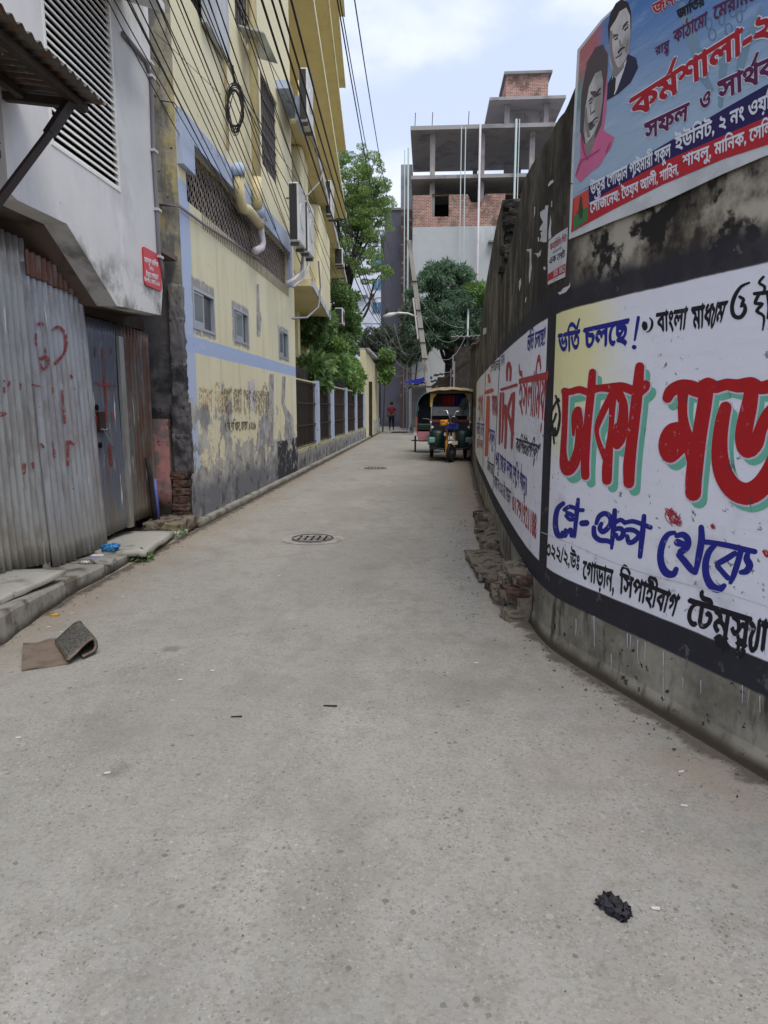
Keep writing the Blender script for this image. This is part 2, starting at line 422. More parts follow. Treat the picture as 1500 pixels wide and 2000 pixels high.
M['yellow_soffit'] = paint('yellow_soffit_paint', lin(224, 211, 162), [(lin(206, 192, 140), [('n', 1.5, 6, 0.52, 0.75, 2)])], bump=8, bstr=0.1)
M['blue_trim'] = paint('blue_trim_paint', BLU, [(lin(124, 128, 138), [('n', 5.0, 6, 0.55, 0.72, 2)])], bump=10, bstr=0.15)
M['white_edge'] = paint('slab_edge_paint', lin(190, 190, 192), [(lin(120, 118, 112), [('n', (3, 1.5, 3), 6, 0.50, 0.68, 2)])])

# right boundary wall: raw render below, painted panels with black bands, mouldy render above
def right_wall():
    k = NT('boundary_wall_paint')
    z = k.comp('z'); y = k.comp('y')
    # mouldy upper render
    up = k.mix(k.rng(k.noise((2.4, 2.4, 1.5), 9, 0.72, 2), .38, .62), lin(58, 53, 44), lin(128, 120, 104))
    up = k.mix(k.mask([('n', (3.5, 3.5, 1.2), 9, 0.46, 0.58, 4), ('k', .85)]), up, lin(42, 38, 34))
    up = k.mix(k.mask([('n', 9.0, 7, 0.50, 0.62, 14), ('k', 0.6)]), up, lin(34, 31, 28))
    up = k.mix(k.mask([('n', (14, 14, 1.6), 7, 0.58, 0.70, 6), ('k', 0.6)]), up, lin(138, 130, 110))
    up = k.mix(k.mask([('y', 3.9, 3.5, 0.25, 2.0), ('n', 3.0, 7, 0.42, 0.58, 9)]), up, lin(168, 160, 144))   # paler below the banner
    up = k.mix(k.mask([('y', 3.9, 3.6, 0.2, 2.0), ('n', 6.0, 7, 0.52, 0.60, 12)]), up, lin(40, 37, 33))
    up = k.mix(k.mask([('y', 3.72, 3.82, 0.02, 2.0), ('y', 6.5, 4.2), ('k', 0.6)]), up, lin(34, 31, 27))
    # lower plinth
    lo = k.mix(k.rng(k.noise(2.6, 8, 0.68, 5), .35, .65), lin(104, 100, 88), lin(152, 146, 132))
    lo = k.mix(k.mask([('n', (9, 9, 2.0), 6, 0.52, 0.66, 3)]), lo, lin(66, 62, 54))
    lo = k.mix(k.mask([('n', (34, 34, 1.6), 4, 0.66, 0.70, 8), ('k', 0.55)]), lo, lin(170, 166, 158))
    lo = k.mix(k.mask([('n', 18.0, 5, 0.62, 0.68, 2)]), lo, lin(54, 48, 42))
    lo = k.mix(k.mask([('z', 0.08, 0.02, 0.04)]), lo, lin(70, 62, 52))
    col = k.mix(k.rng(z, 1.4, 1.41), lo, up)
    # white panels
    wh = k.mix(k.noise(1.2, 6, 0.6, 3), lin(212, 211, 220), lin(230, 229, 235))
    wh = k.mix(k.mask([('n', (3, 3, 30), 5, 0.5, 0.75, 3), ('k', 0.3)]), wh, lin(200, 199, 206))
    wh = k.mix(k.mask([('n', 2.4, 7, 0.55, 0.70, 7), ('z', 1.75, 1.2), ('k', 0.5)]), wh, lin(168, 166, 172))
    wh = k.mix(k.mask([('n', 26.0, 7, 0.61, 0.67, 4), ('n', 2.0, 3, 0.42, 0.6, 6), ('k', 0.85)]), wh, lin(96, 96, 100))
    wh = k.mix(k.mask([('y', 3.25, 3.7, 0.25, 1.5), ('y', 4.06, 4.05), ('z', 1.25, 1.6, 0.15), ('k', 0.85)]), wh, lin(226, 218, 150))
    wh = k.mix(k.mask([('y', 3.55, 3.68, 0.1, 1.5), ('y', 4.06, 4.05), ('z', 0.95, 1.25, 0.1), ('k', 0.6)]), wh, lin(226, 220, 164))
    wh = k.mix(k.mask([('y', 8.5, 14.0), ('k', 0.55)]), wh, lin(214, 204, 196))
    wh = k.mix(k.mask([('y', 7.5, 7.52), ('n', (9, 9, 0.7), 5, 0.52, 0.7, 6), ('k', 0.6)]), wh, lin(150, 140, 128))
    bm_ = k.mask([('z', 1.935, 1.92, 0.006, 7.0), ('z', 0.44, 0.455, 0.004, 5.0), ('y', 14.8, 14.5)])
    col = k.mix(bm_, col, wh)
    # black bands and the black divider between the two panels
    blk = k.mix(k.noise(6.0, 6, 0.6), lin(38, 37, 42), lin(54, 53, 60))
    blk = k.mix(k.mask([('n', 9.0, 6, 0.62, 0.68, 14), ('k', 0.6)]), blk, lin(110, 108, 104))
    b1 = k.mask([('z', 0.455, 0.445, 0.004, 5.0), ('z', 0.305, 0.318, 0.007, 6.0), ('y', 14.0, 13.0)])
    b2 = k.mask([('z', 1.92, 1.93, 0.006, 7.0), ('z', 2.10, 2.02, 0.05, 5.0), ('y', 9.0, 6.0), ('k', 0.93)])
    b3 = k.mask([('y', 3.962, 3.968), ('y', 4.145, 4.138), ('z', 0.44, 0.45), ('z', 1.95, 1.94)])
    col = k.mix(b1, col, blk); col = k.mix(b2, col, blk); col = k.mix(b3, col, blk)
    h = k.math('ADD', k.math('MULTIPLY', k.noise(16.0, 8, 0.7), 0.8), k.math('MULTIPLY', k.noise(2.5, 5, 0.6, 5), 0.3))
    return k.finish(col, 0.85, h, 0.4, 0.008, spec=0.22)
M['right_wall'] = right_wall()
M['wall_top'] = paint('wall_top_mould', lin(52, 48, 42), [(lin(26, 24, 22), [('n', 6, 6, 0.4, 0.6, 2)]), (lin(100, 96, 84), [('n', 11, 5, 0.6, 0.7, 4)])], bump=24, bstr=0.9, bdist=0.02)

def corrugated(name, base, seed, rust=0.3):
    k = NT(name)
    col = k.mix(k.noise((3, 3, 1.2), 6, 0.6, seed), tuple(c * 0.78 for c in base), tuple(c * 1.15 for c in base))
    col = k.mix(k.mask([('n', (12, 12, 2.5), 8, 0.52, 0.66, seed + 2), ('k', 0.45)]), col, lin(112, 114, 120))
    col = k.mix(k.mask([('n', (9, 9, 3.0), 8, 0.52, 0.62, seed + 7), ('k', 0.4)]), col, lin(136, 128, 118))
    col = k.mix(k.mask([('n', (26, 26, 1.6), 7, 0.62, 0.68, seed + 5), ('n', 2.0, 3, 0.42, 0.55, seed), ('k', 0.9)]), col, lin(226, 226, 224))      # lime smears, strengthened to paint in pale highlights on the ridges
    col = k.mix(k.mask([('n', (5, 5, 1.5), 8, 0.50, 0.62, seed + 9), ('k', rust + .2)]), col, lin(98, 66, 50))
    col = k.mix(k.mask([('z', 0.75, 0.2, 0.3, 2.0), ('k', 0.4)]), col, lin(150, 142, 118))
    col = k.mix(k.mask([('n', 30.0, 4, 0.68, 0.73, seed + 3), ('k', 0.8)]), col, lin(40, 34, 30))
    return k.finish(col, 0.42, k.noise(18.0, 5, 0.6), 0.15, 0.004, metal=0.45, spec=0.5)
M['tin_a'] = corrugated('tin_sheet_pale', lin(168, 169, 166), 1, 0.1)
M['tin_b'] = corrugated('tin_sheet_grey', lin(162, 164, 168), 4, 0.1)
M['tin_c'] = corrugated('tin_sheet_blue', lin(104, 110, 122), 8)
M['tin_d'] = corrugated('tin_sheet_brown', lin(100, 95, 90), 12, 0.6)
M['tin_rust'] = corrugated('tin_sheet_rusty_top', lin(104, 70, 56), 15, 1.0)
M['awning'] = corrugated('awning_tin', lin(92, 86, 78), 19, 0.9)
M['wood_dark'] = simple('dark_timber', lin(58, 46, 38), 0.8, dirt=0.5)
M['rust_dark'] = simple('dark_rusty_steel', lin(46, 36, 32), 0.7, 0.2, dirt=0.4)
M['louvre'] = simple('louvre_white_paint', lin(222, 220, 212), 0.5, var=0.05, dirt=0.12)
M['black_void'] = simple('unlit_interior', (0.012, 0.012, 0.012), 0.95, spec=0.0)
M['pvc_grey'] = simple('grey_conduit', lin(120, 118, 122), 0.5)
M['pvc_yellow'] = simple('yellow_drain_pipe', lin(214, 200, 154), 0.55, dirt=0.25)
M['pvc_white'] = simple('white_plastic_pipe', lin(196, 192, 196), 0.4, dirt=0.2)
M['pvc_blue'] = simple('blue_plastic_pipe', lin(84, 96, 156), 0.4)
M['sign_red'] = simple('red_sign_plate', lin(196, 34, 44), 0.35, var=0.05)
M['white_paint'] = simple('white_lettering', lin(226, 224, 222), 0.6)
M['glass'] = simple('dim_window_glass', lin(92, 104, 106), 0.12, spec=0.6, var=0.05)
M['glass_blue'] = simple('blue_window_glass', lin(62, 104, 132), 0.1, spec=0.6)
M['glass_dark'] = simple('dark_window_glass', lin(30, 32, 36), 0.15, spec=0.5)
M['aluminium'] = simple('aluminium_frame', lin(176, 180, 184), 0.35, 0.5)
M['lattice'] = simple('rusty_lattice', lin(140, 130, 122), 0.7, dirt=0.5)
M['iron'] = simple('window_bar_iron', lin(96, 90, 92), 0.6, 0.3, dirt=0.4)
M['iron_brown'] = simple('brown_fence_iron', lin(66, 55, 48), 0.6, 0.3, dirt=0.3)
M['rust_sheet'] = simple('brown_rusty_sheet', lin(44, 38, 34), 0.8, dirt=0.5)
M['cable'] = simple('black_cable', lin(24, 23, 24), 0.5)
M['cable_grey'] = simple('grey_cable', lin(130, 128, 130), 0.5)
M['ac_white'] = simple('air_conditioner_casing', lin(200, 200, 196), 0.45, dirt=0.25)
M['ac_dark'] = simple('air_conditioner_grille', lin(44, 44, 46), 0.6)
def brickm(name, c1, c2, mortar):
    k = NT(name)
    m = k.n('ShaderNodeCombineXYZ'); k.l(k.math('ADD', k.comp('x'), k.comp('y')), m.inputs[0]); k.l(k.comp('z'), m.inputs[1])
    b = k.n('ShaderNodeTexBrick'); b.inputs['Scale'].default_value = 1.0; b.inputs['Brick Width'].default_value = 0.25
    b.inputs['Row Height'].default_value = 0.085; b.inputs['Mortar Size'].default_value = 0.010; b.inputs['Bias'].default_value = -0.1
    b.inputs['Color1'].default_value = (*c1, 1); b.inputs['Color2'].default_value = (*c2, 1); b.inputs['Mortar'].default_value = (*mortar, 1)
    k.l(m.outputs[0], b.inputs['Vector'])
    col = k.mix(k.mask([('n', 1.2, 6, 0.45, 0.65, 3), ('k', 0.75)]), b.outputs['Color'], lin(88, 72, 68))
    col = k.mix(k.mask([('n', 5.0, 6, 0.56, 0.66, 8), ('k', 0.7)]), col, lin(186, 160, 138))
    return k.finish(col, 0.9, b.outputs['Fac'], 0.6, -0.01, spec=0.15)
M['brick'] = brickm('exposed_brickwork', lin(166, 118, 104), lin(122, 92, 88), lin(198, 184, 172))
M['brick_dim'] = brickm('dark_brickwork', lin(110, 84, 76), lin(86, 70, 66), lin(120, 112, 106))  # darker copy of the exposed brickwork, used on the side walls
M['raw_concrete'] = paint('raw_concrete', lin(138, 134, 134), [(lin(104, 102, 104), [('n', 1.2, 6, 0.48, 0.7, 2)]), (lin(160, 156, 152), [('n', (3, 3, .8), 5, 0.58, 0.7, 6)])], bump=6, bstr=0.3)
M['raw_soffit'] = paint('raw_concrete_soffit', lin(152, 149, 150), [(lin(120, 118, 120), [('n', 0.8, 6, 0.48, 0.7, 2)])], bump=6, bstr=0.3)
M['cement_wall'] = paint('pale_cement_wall', lin(174, 178, 180), [(lin(146, 148, 150), [('n', (0.5, 0.5, 0.4), 6, 0.50, 0.7, 2)]), (lin(190, 194, 198), [('n', (1.2, 1.2, .3), 5, 0.55, 0.7, 6)])], bump=3, bstr=0.2)
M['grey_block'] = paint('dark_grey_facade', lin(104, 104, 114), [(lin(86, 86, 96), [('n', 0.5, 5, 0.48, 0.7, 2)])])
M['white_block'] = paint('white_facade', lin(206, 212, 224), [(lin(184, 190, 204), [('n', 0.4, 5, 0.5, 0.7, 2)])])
M['dark_block'] = paint('dark_blue_grey_facade', lin(78, 84, 100), [(lin(60, 64, 78), [('n', 0.6, 5, 0.48, 0.7, 2)])])  # dark blue-grey tone of the block closing the lane
M['pole'] = paint('pole_concrete', lin(156, 154, 148), [(lin(112, 110, 104), [('n', (4, 4, 1.2), 6, 0.5, 0.68, 2)])], bump=20, bstr=0.4)
M['steel_pipe'] = simple('white_green_pipe', lin(158, 172, 174), 0.4)
M['rebar'] = simple('bare_rebar', lin(90, 78, 74), 0.7, 0.3)
def leafm(name, a, b, c):
    k = NT(name)
    r = k.geo.outputs['Random Per Island']
    col = k.mix(r, a, b)
    col = k.mix(k.rng(k.noise(2.4, 5, 0.65), 0.40, 0.62), col, c)
    col = k.mix(k.rng(k.math('FRACT', k.math('MULTIPLY', r, 7.3)), 0.8, 0.85, (0, .6)), col, tuple(min(.7, x * 1.7) for x in b))  # random leaves brightened: highlights painted into the leaf colour
    k.b.inputs['Subsurface Weight'].default_value = 0.0
    mat = k.finish(col, 0.5, spec=0.35)
    tr = k.n('ShaderNodeBsdfTranslucent'); k.l(col, tr.inputs['Color'])
    ms = k.n('ShaderNodeMixShader'); ms.inputs[0].default_value = 0.45
    k.l(k.b.outputs[0], ms.inputs[1]); k.l(tr.outputs[0], ms.inputs[2]); k.l(ms.outputs[0], k.out.inputs['Surface'])
    return mat
M['leaf_feather'] = leafm('feathery_leaf', lin(112, 144, 78), lin(156, 182, 110), lin(100, 134, 74))
M['leaf_bush'] = leafm('bush_leaf', lin(82, 112, 66), lin(124, 150, 94), lin(98, 128, 72))
M['leaf_mango'] = leafm('mango_leaf', lin(70, 98, 74), lin(132, 156, 132), lin(74, 106, 76))
M['leaf_lime'] = leafm('bright_leaf', lin(96, 132, 70), lin(146, 172, 108), lin(112, 148, 78))
M['leaf_dull'] = leafm('dusty_creeper_leaf', lin(84, 98, 78), lin(120, 130, 110), lin(70, 84, 64))
M['bark'] = paint('tree_bark', lin(62, 54, 48), [(lin(38, 34, 32), [('n', 6, 5, 0.45, 0.6, 2)])], bump=14, bstr=0.6)
# ================================================================== SETTING: ground and road
g = MB(); g.quad((-250, -60, -0.012), (250, -60, -0.012), (250, 400, -0.012), (-250, 400, -0.012))
props(g.build('ground', M['ground']), 'dusty ground around the lane', kind='structure')
g = MB()
n = 60
def roadfn(u, v):
    y = -3 + v * 70; xl = -3.4; xr = 2.9 if y < 2 else 2.2
    return (xl + (xr - xl) * u, y, 0.0)
g.grid(roadfn, 8, 40)
props(g.build('road', M['road']), 'worn grey concrete lane', kind='structure')

# low kerb strip at the foot of the yellow building and the fence
def kerb_strip():
    m = MB(); ys = np.linspace(7.55, 38, 90)
    V = []
    for i, y in enumerate(ys):
        w = -2.655 + 0.018 * mnoise.noise(Vector((0, y * 1.3, 1))); h = 0.072 + 0.012 * mnoise.noise(Vector((3, y * 1.7, 2)))
        V += [(w, y, 0.0), (w - 0.012, y, h), (-2.76, y, h + 0.004)]
    Fc = []
    for i in range(len(ys) - 1):
        a = i * 3; b = a + 3
        Fc += [(a, b, b + 1, a + 1), (a + 1, b + 1, b + 2, a + 2)]
    Fc += [(0, 1, 2)]
    m.add(V, Fc); return m
props(kerb_strip().build('kerb', M['kerb']), 'low worn kerb strip at the foot of the yellow building', kind='structure')

# ------------------------------------------------------------------ raised concrete ledge in front of the tin gate: separate blocks
def ledge_block(y0, y1, xf0, xf1, h0, h1, seed, mat):
    m = MB()
    def fn(u, v):
        y = y0 + (y1 - y0) * u; xf = xf0 + (xf1 - xf0) * u; h = h0 + (h1 - h0) * u
        edge = 0.014 * mnoise.noise(Vector((y * 5, seed, 0))) + 0.01 * mnoise.noise(Vector((y * 19, seed, 4)))
        if v < 0.5:
            t = v / 0.5; p = Vector((xf + edge + (0.03 * (1 - t) * mnoise.noise(Vector((y * 3, seed, 9)))), y, h * t - 0.02 * (1 - t)))
        else:
            t = (v - 0.5) / 0.5; p = Vector((xf + edge - 0.015 - t * 0.85, y, h + 0.008 * mnoise.noise(Vector((y * 4, t * 5, seed)))))
        return p
    m.grid(fn, 34, 16)
    for u in (0, 1):
        P = [fn(u, j / 16) for j in range(17)]; b = [(p[0], p[1], -0.02) for p in P]
        for j in range(16): m.quad(P[j], P[j + 1], b[j + 1], b[j])
    return m.build('kerb_block', mat)
for i, (a) in enumerate([(1.6, 3.62, -2.46, -2.52, 0.20, 0.20, 1, 'kerb'), (3.64, 4.62, -2.52, -2.66, 0.195, 0.135, 5, 'kerb'), (4.64, 5.28, -2.665, -2.68, 0.125, 0.105, 8, 'kerb'), (5.3, 6.0, -2.68, -2.72, 0.105, 0.07, 13, 'kerb')]):
    o = ledge_block(*a[:7], M[a[7]])
    props(o, ['grey concrete kerb block nearest the left edge of the photo', 'long cracked concrete kerb block below the pale tin sheet', 'short concrete kerb block below the grey tin sheet', 'last low kerb block beside the white concrete slab'][i], 'kerb block', 'concrete kerb blocks in front of the tin gate')

def lump(name, c, size, label, cat, mat, group=None, **kw):
    m = MB(); m.rough((0, 0, 0), size, **kw)
    o = m.build(name, M[mat], smooth=True); o.location = c
    return props(o, label, cat, group)
lump('concrete_slab', (-2.86, 4.15, 0.20), (0.42, 0.95, 0.035), 'flat cracked cement slab on the ledge under the pale tin sheet', 'slab', 'slab', seed=3, amp=0.25, round_=0.04, n=8)
lump('concrete_slab', (-2.92, 6.28, 0.075), (0.60, 1.1, 0.055), 'white tilted cement slab by the ledge end under the plank door', 'slab', 'slab', seed=9, amp=0.2, round_=0.06, n=8, tilt=-0.02, rot=0.14)
lump('broken_slab', (-2.87, 7.22, 0.10), (0.42, 0.6, 0.13), 'mossy broken slab at the foot of the pink column', 'slab', 'moss_rubble', seed=4, amp=0.22, round_=0.15, n=6)
lump('rubble_piece', (-2.72, 7.0, 0.03), (0.14, 0.26, 0.08), 'small pale rubble piece beside the mossy slab', 'rubble', 'slab', seed=6, amp=0.3)
lump('rubble_piece', (-2.72, 5.35, 0.11), (0.16, 0.1, 0.05), 'small stone on the ledge beside the blue plastic bag', 'rubble', 'kerb', seed=12, amp=0.3)

# ------------------------------------------------------------------ tin gate: corrugated sheets on a timber frame
gate = thing('tin_gate', 'patched gate of grey corrugated tin sheets with red spray marks', 'gate', (-3.1, 5.5, 0.1))
def tin(name, y0, y1, zb0, zb1, zt0, zt1, mat, x=-3.1, pitch=0.08, amp=0.022, lean=0.0, seed=0, ragged=0.012):
    m = MB(); nu = max(8, int((y1 - y0) / pitch * 14)); nv = 14
    def fn(u, v):
        y = y0 + (y1 - y0) * u
        zb = zb0 + (zb1 - zb0) * u + ragged * mnoise.noise(Vector((y * 7, seed, 0))); zt = zt0 + (zt1 - zt0) * u + ragged * 0.6 * mnoise.noise(Vector((y * 9, seed, 7)))
        z = zb + (zt - zb) * v
        xx = x + amp * math.sin(y / pitch * 2 * math.pi) + 0.012 * mnoise.noise(Vector((y * 1.5, z * 0.9, seed))) + 0.003 * mnoise.noise(Vector((y * 9, z * 6, seed))) + lean * (1 - v)
        return (xx, y + 0.006 * mnoise.noise(Vector((z * 1.3, seed, 2))), z)
    m.grid(fn, nu, nv)
    o = m.build(name, mat, gate, smooth=True)
    s = o.modifiers.new('thick', 'SOLIDIFY'); s.thickness = 0.002; s.offset = -1
    return o
tin('corrugated_sheet', 4.1, 5.14, 0.24, 0.16, 2.70, 2.67, M['tin_a'], x=-3.10, seed=1, lean=0.05)
tin('corrugated_sheet', 5.10, 5.97, 0.12, 0.12, 2.50, 2.46, M['tin_b'], x=-3.085, seed=2, lean=0.08)
props(tin('corrugated_sheet', 5.12, 5.95, 2.40, 2.36, 2.60, 2.54, M['tin_rust'], x=-3.075, seed=3), 'rusty brown strip nailed along the top of the second sheet')
props(tin('corrugated_sheet', 6.0, 6.62, 0.16, 0.18, 2.22, 2.22, M['tin_c'], x=-3.10, pitch=0.062, amp=0.012, seed=4), 'bluish ribbed sheet of the plank door')
tin('corrugated_sheet', 6.70, 7.38, 0.2, 0.2, 2.25, 2.2, M['tin_d'], x=-3.11, seed=5)
m = MB(); m.box(-3.09, -3.06, 6.60, 6.70, 0.17, 2.1)
m.build('door_edge_board', M['tin_a'], gate)
m = MB(); m.box(-3.2, -3.13, 4.1, 7.4, 2.24, 2.36); m.box(-3.2, -3.13, 4.1, 7.4, 0.9, 0.98); m.box(-3.2, -3.13, 5.97, 6.02, 0.1, 2.5)
m.build('gate_frame', M['wood_dark'], gate)
m = MB(); m.box(-3.088, -3.06, 6.10, 6.22, 1.17, 1.36); m.build('hasp', M['rust_dark'], gate)
m = MB(); m.tube([(-3.05, 6.1, 1.2), (-3.03, 6.16, 1.19), (-3.05, 6.22, 1.205)], 0.006, 5); m.tube([(-3.05, 6.14, 1.2), (-3.03, 6.22, 1.08), (-3.04, 6.3, 1.0)], 0.007, 5)
m.build('binding_wire', M['cable_grey'], gate)
for (yy, zz) in ((6.08, 1.40), (6.1, 1.05)):
    m = MB(); m.tube([(-3.075, yy, zz), (-3.062, yy, zz)], 0.028, 12); m.build('bolt_hole', M['black_void'], gate)

# dark interior behind the gate and ledge (walls of the recess)
m = MB(); m.box(-3.5, -3.4, 2.0, 7.6, 0, 2.9); m.box(-3.6, -2.78, 2.0, 7.55, 3.0, 3.05)
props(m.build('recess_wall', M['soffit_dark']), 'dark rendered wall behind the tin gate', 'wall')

# ------------------------------------------------------------------ grey rendered building with cantilevered upper floor
grey = thing('grey_building', 'grey rendered building overhanging the tin gate with a louvred vent', 'building', (-2.75, 5.7, 2.3))
def facade_poly(mb, pts, holes, x0, x1):
    """cantilevered slab with outline pts (y,z), thickness x0..x1, rectangular holes, triangulated"""
    co = [Vector(p) for p in pts]; E = [(i, (i + 1) % len(pts)) for i in range(len(pts))]
    for h in holes:
        b = len(co); co += [Vector((h[0], h[2])), Vector((h[1], h[2])), Vector((h[1], h[3])), Vector((h[0], h[3]))]
        E += [(b, b + 1), (b + 1, b + 2), (b + 2, b + 3), (b + 3, b)]
    r = delaunay_2d_cdt(co, E, [], 1, 1e-5)
    V2, F2 = r[0], r[2]
    for f in F2:
        c = sum((V2[i] for i in f), Vector((0, 0))) / len(f)
        if any(h[0] < c.x < h[1] and h[2] < c.y < h[3] for h in holes): continue
        mb.add([(x1, V2[i].x, V2[i].y) for i in f], [tuple(range(len(f)))])
        mb.add([(x0, V2[i].x, V2[i].y) for i in f], [tuple(range(len(f)))[::-1]])
    loops = [pts] + [[(h[0], h[2]), (h[1], h[2]), (h[1], h[3]), (h[0], h[3])] for h in holes]
    for L in loops:
        for i in range(len(L)):
            a, b = L[i], L[(i + 1) % len(L)]
            mb.quad((x1, a[0], a[1]), (x1, b[0], b[1]), (x0, b[0], b[1]), (x0, a[0], a[1]))
m = MB()
LV = (5.03, 6.13, 3.29, 4.98)
facade_poly(m, [(2.5, 3.5), (4.46, 3.45), (4.46, 2.80), (4.55, 2.77), (5.17, 2.78), (5.93, 2.29), (6.93, 2.34), (7.0, 2.6), (6.97, 7.5), (2.5, 7.5)], [LV], -2.93, -2.75)
m.build('facade', M['grey_render'], grey)
# underside: chamfered soffit running back to the gate
m = MB()
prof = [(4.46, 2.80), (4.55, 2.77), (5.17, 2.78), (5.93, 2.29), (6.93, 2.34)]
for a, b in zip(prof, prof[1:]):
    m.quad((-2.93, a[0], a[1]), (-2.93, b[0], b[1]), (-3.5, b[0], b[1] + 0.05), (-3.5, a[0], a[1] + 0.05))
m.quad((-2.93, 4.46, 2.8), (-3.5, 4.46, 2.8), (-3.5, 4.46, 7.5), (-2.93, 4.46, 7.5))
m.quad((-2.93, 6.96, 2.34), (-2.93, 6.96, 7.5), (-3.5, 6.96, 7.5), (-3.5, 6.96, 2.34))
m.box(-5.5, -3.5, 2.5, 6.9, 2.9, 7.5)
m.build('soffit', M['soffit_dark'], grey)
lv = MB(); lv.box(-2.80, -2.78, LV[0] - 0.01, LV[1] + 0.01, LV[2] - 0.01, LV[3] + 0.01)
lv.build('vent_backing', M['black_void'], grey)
vt = thing('louvred_vent', None, None, (-2.75, 5.58, 3.3)); vt.parent = grey; vt.location = (0, -0.12, 1.0)
sm = MB(); w = LV[1] - LV[0] - 0.04
sm.hexa([(-0.014, -w / 2, -0.010), (0.004, -w / 2, -0.014), (0.004, w / 2, -0.014), (-0.014, w / 2, -0.010)], [(-0.014, -w / 2, 0.014), (-0.008, -w / 2, 0.014), (-0.008, w / 2, 0.014), (-0.014, w / 2, 0.014)])
slat0 = sm.build('slat', M['louvre'], vt, absolute=False)
pit = 0.058
k = 0; z = LV[2] + 0.035
while z < LV[3] - 0.02:
    o = slat0 if k == 0 else slat0.copy()
    if k: COL.objects.link(o)
    o.location = (0.0, 0.0, z - 3.3); k += 1; z += pit
m = MB()
for (a, b) in ((LV[0], LV[0] + 0.025), (LV[1] - 0.025, LV[1])): m.box(-2.779, -2.742, a, b, LV[2], LV[3])
m.box(-2.779, -2.743, LV[0] + 0.025, LV[1] - 0.025, LV[2], LV[2] + 0.018)
m.build('vent_frame', M['louvre'], vt)
# sunshade slab above the vent (its underside shows at the top of the picture)
m = MB(); m.hexa([(-2.75, 4.7, 4.98), (-2.36, 4.7, 4.86), (-2.36, 6.38, 4.86), (-2.75, 6.38, 4.98)], [(-2.75, 4.7, 5.05), (-2.36, 4.7, 4.93), (-2.36, 6.38, 4.93), (-2.75, 6.38, 5.05)])
m.build('sunshade', M['grey_render'], grey)
# conduit down the corner
m = MB(); pts = [AX(240, 65, -2.73), AX(265, 95, -2.73), AX(285, 120, -2.73), AX(295, 150, -2.73), AX(300, 300, -2.73), AX(307, 420, -2.73), AX(311, 500, -2.73), AX(316, 520, -2.73), AX(318, 545, -2.74)]
m.tube(pts, 0.021, 8); cond = m.build('conduit', M['pvc_grey'], grey, smooth=True)
for q in ((292, 122), (295, 150), (300, 295), (307, 410), (311, 502)):
    m = MB(); p = AX(q[0], q[1], -2.73); m.box(p[0] - 0.02, p[0] + 0.028, p[1] - 0.04, p[1] + 0.05, p[2] - 0.012, p[2] + 0.012)
    m.build('conduit_clip', M['pvc_white'], grey)

# red plate
sg = thing('address_plate', 'red plate with white Bengali lettering on the grey facade', 'sign', (-2.745, 6.75, 2.75))
def rrect(y0, y1, z0, z1, r, x, n=5):
    P = []
    for cy, cz, a0 in ((y1 - r, z1 - r, 0), (y0 + r, z1 - r, 90), (y0 + r, z0 + r, 180), (y1 - r, z0 + r, 270)):
        for i in range(n + 1):
            a = R(a0 + 90 * i / n); P.append((x, cy + r * math.cos(a), cz + r * math.sin(a)))
    return P
m = MB(); A = rrect(6.53, 6.95, 2.575, 2.93, 0.035, -2.748); B = rrect(6.53, 6.95, 2.575, 2.93, 0.035, -2.735); nn = len(A)
m.add(B, [tuple(range(nn))]); m.add(A + B, [(i, (i + 1) % nn, nn + (i + 1) % nn, nn + i) for i in range(nn)])
m.build('plate', M['sign_red'], sg)

# corrugated awning with its strut
aw = thing('tin_awning', 'rusty corrugated tin awning propped on a dark steel strut', 'awning', (-2.4, 4.0, 3.3))
m = MB()
m.grid(lambda u, v: (-2.12 - 0.72 * v + (0.02 * math.sin(u * 40)) * 0, 1.6 + 3.02 * u, 3.35 + 0.11 * v + 0.012 * u + 0.013 * math.sin((1.6 + 3.02 * u) / 0.085 * 2 * math.pi) + 0.012 * mnoise.noise(Vector((u * 5, v * 3, 1)))), 360, 6)
o = m.build('awning_sheet', M['awning'], aw, smooth=True); s = o.modifiers.new('t', 'SOLIDIFY'); s.thickness = 0.003
m = MB(); m.bar((-2.26, 1.6, 3.31), (-2.26, 4.58, 3.33), 0.05, 0.045); m.bar((-2.30, 4.5, 3.33), (-2.86, 4.5, 3.40), 0.05, 0.05); m.bar((-2.62, 1.6, 3.35), (-2.62, 4.55, 3.38), 0.05, 0.04)
m.build('rafter', M['wood_dark'], aw)
m = MB(); m.bar(AY(152, 178, 4.5), AY(96, 262, 4.25), 0.055, 0.055); m.bar(AY(99, 258, 4.255), AY(-60, 470, 3.7), 0.04, 0.04)
m.build('strut', M['rust_dark'], aw)

# pipes leaning on the corner
m = MB(); m.tube([AX(302, 1016, -3.03), AX(299, 985, -3.03), AX(293, 930, -3.035), AX(287, 895, -3.04)], 0.026, 8)
props(m.build('leaning_pole', M['rust_dark'], smooth=True), 'dark weathered stick leaning at the end of the tin gate', 'pole')
m = MB(); m.tube([AX(310, 1016, -3.0), AX(302, 935, -3.02)], 0.02, 8)
props(m.build('plastic_pipe', M['pvc_blue'], smooth=True), 'thin blue plastic pipe standing beside the dark stick', 'pipe')

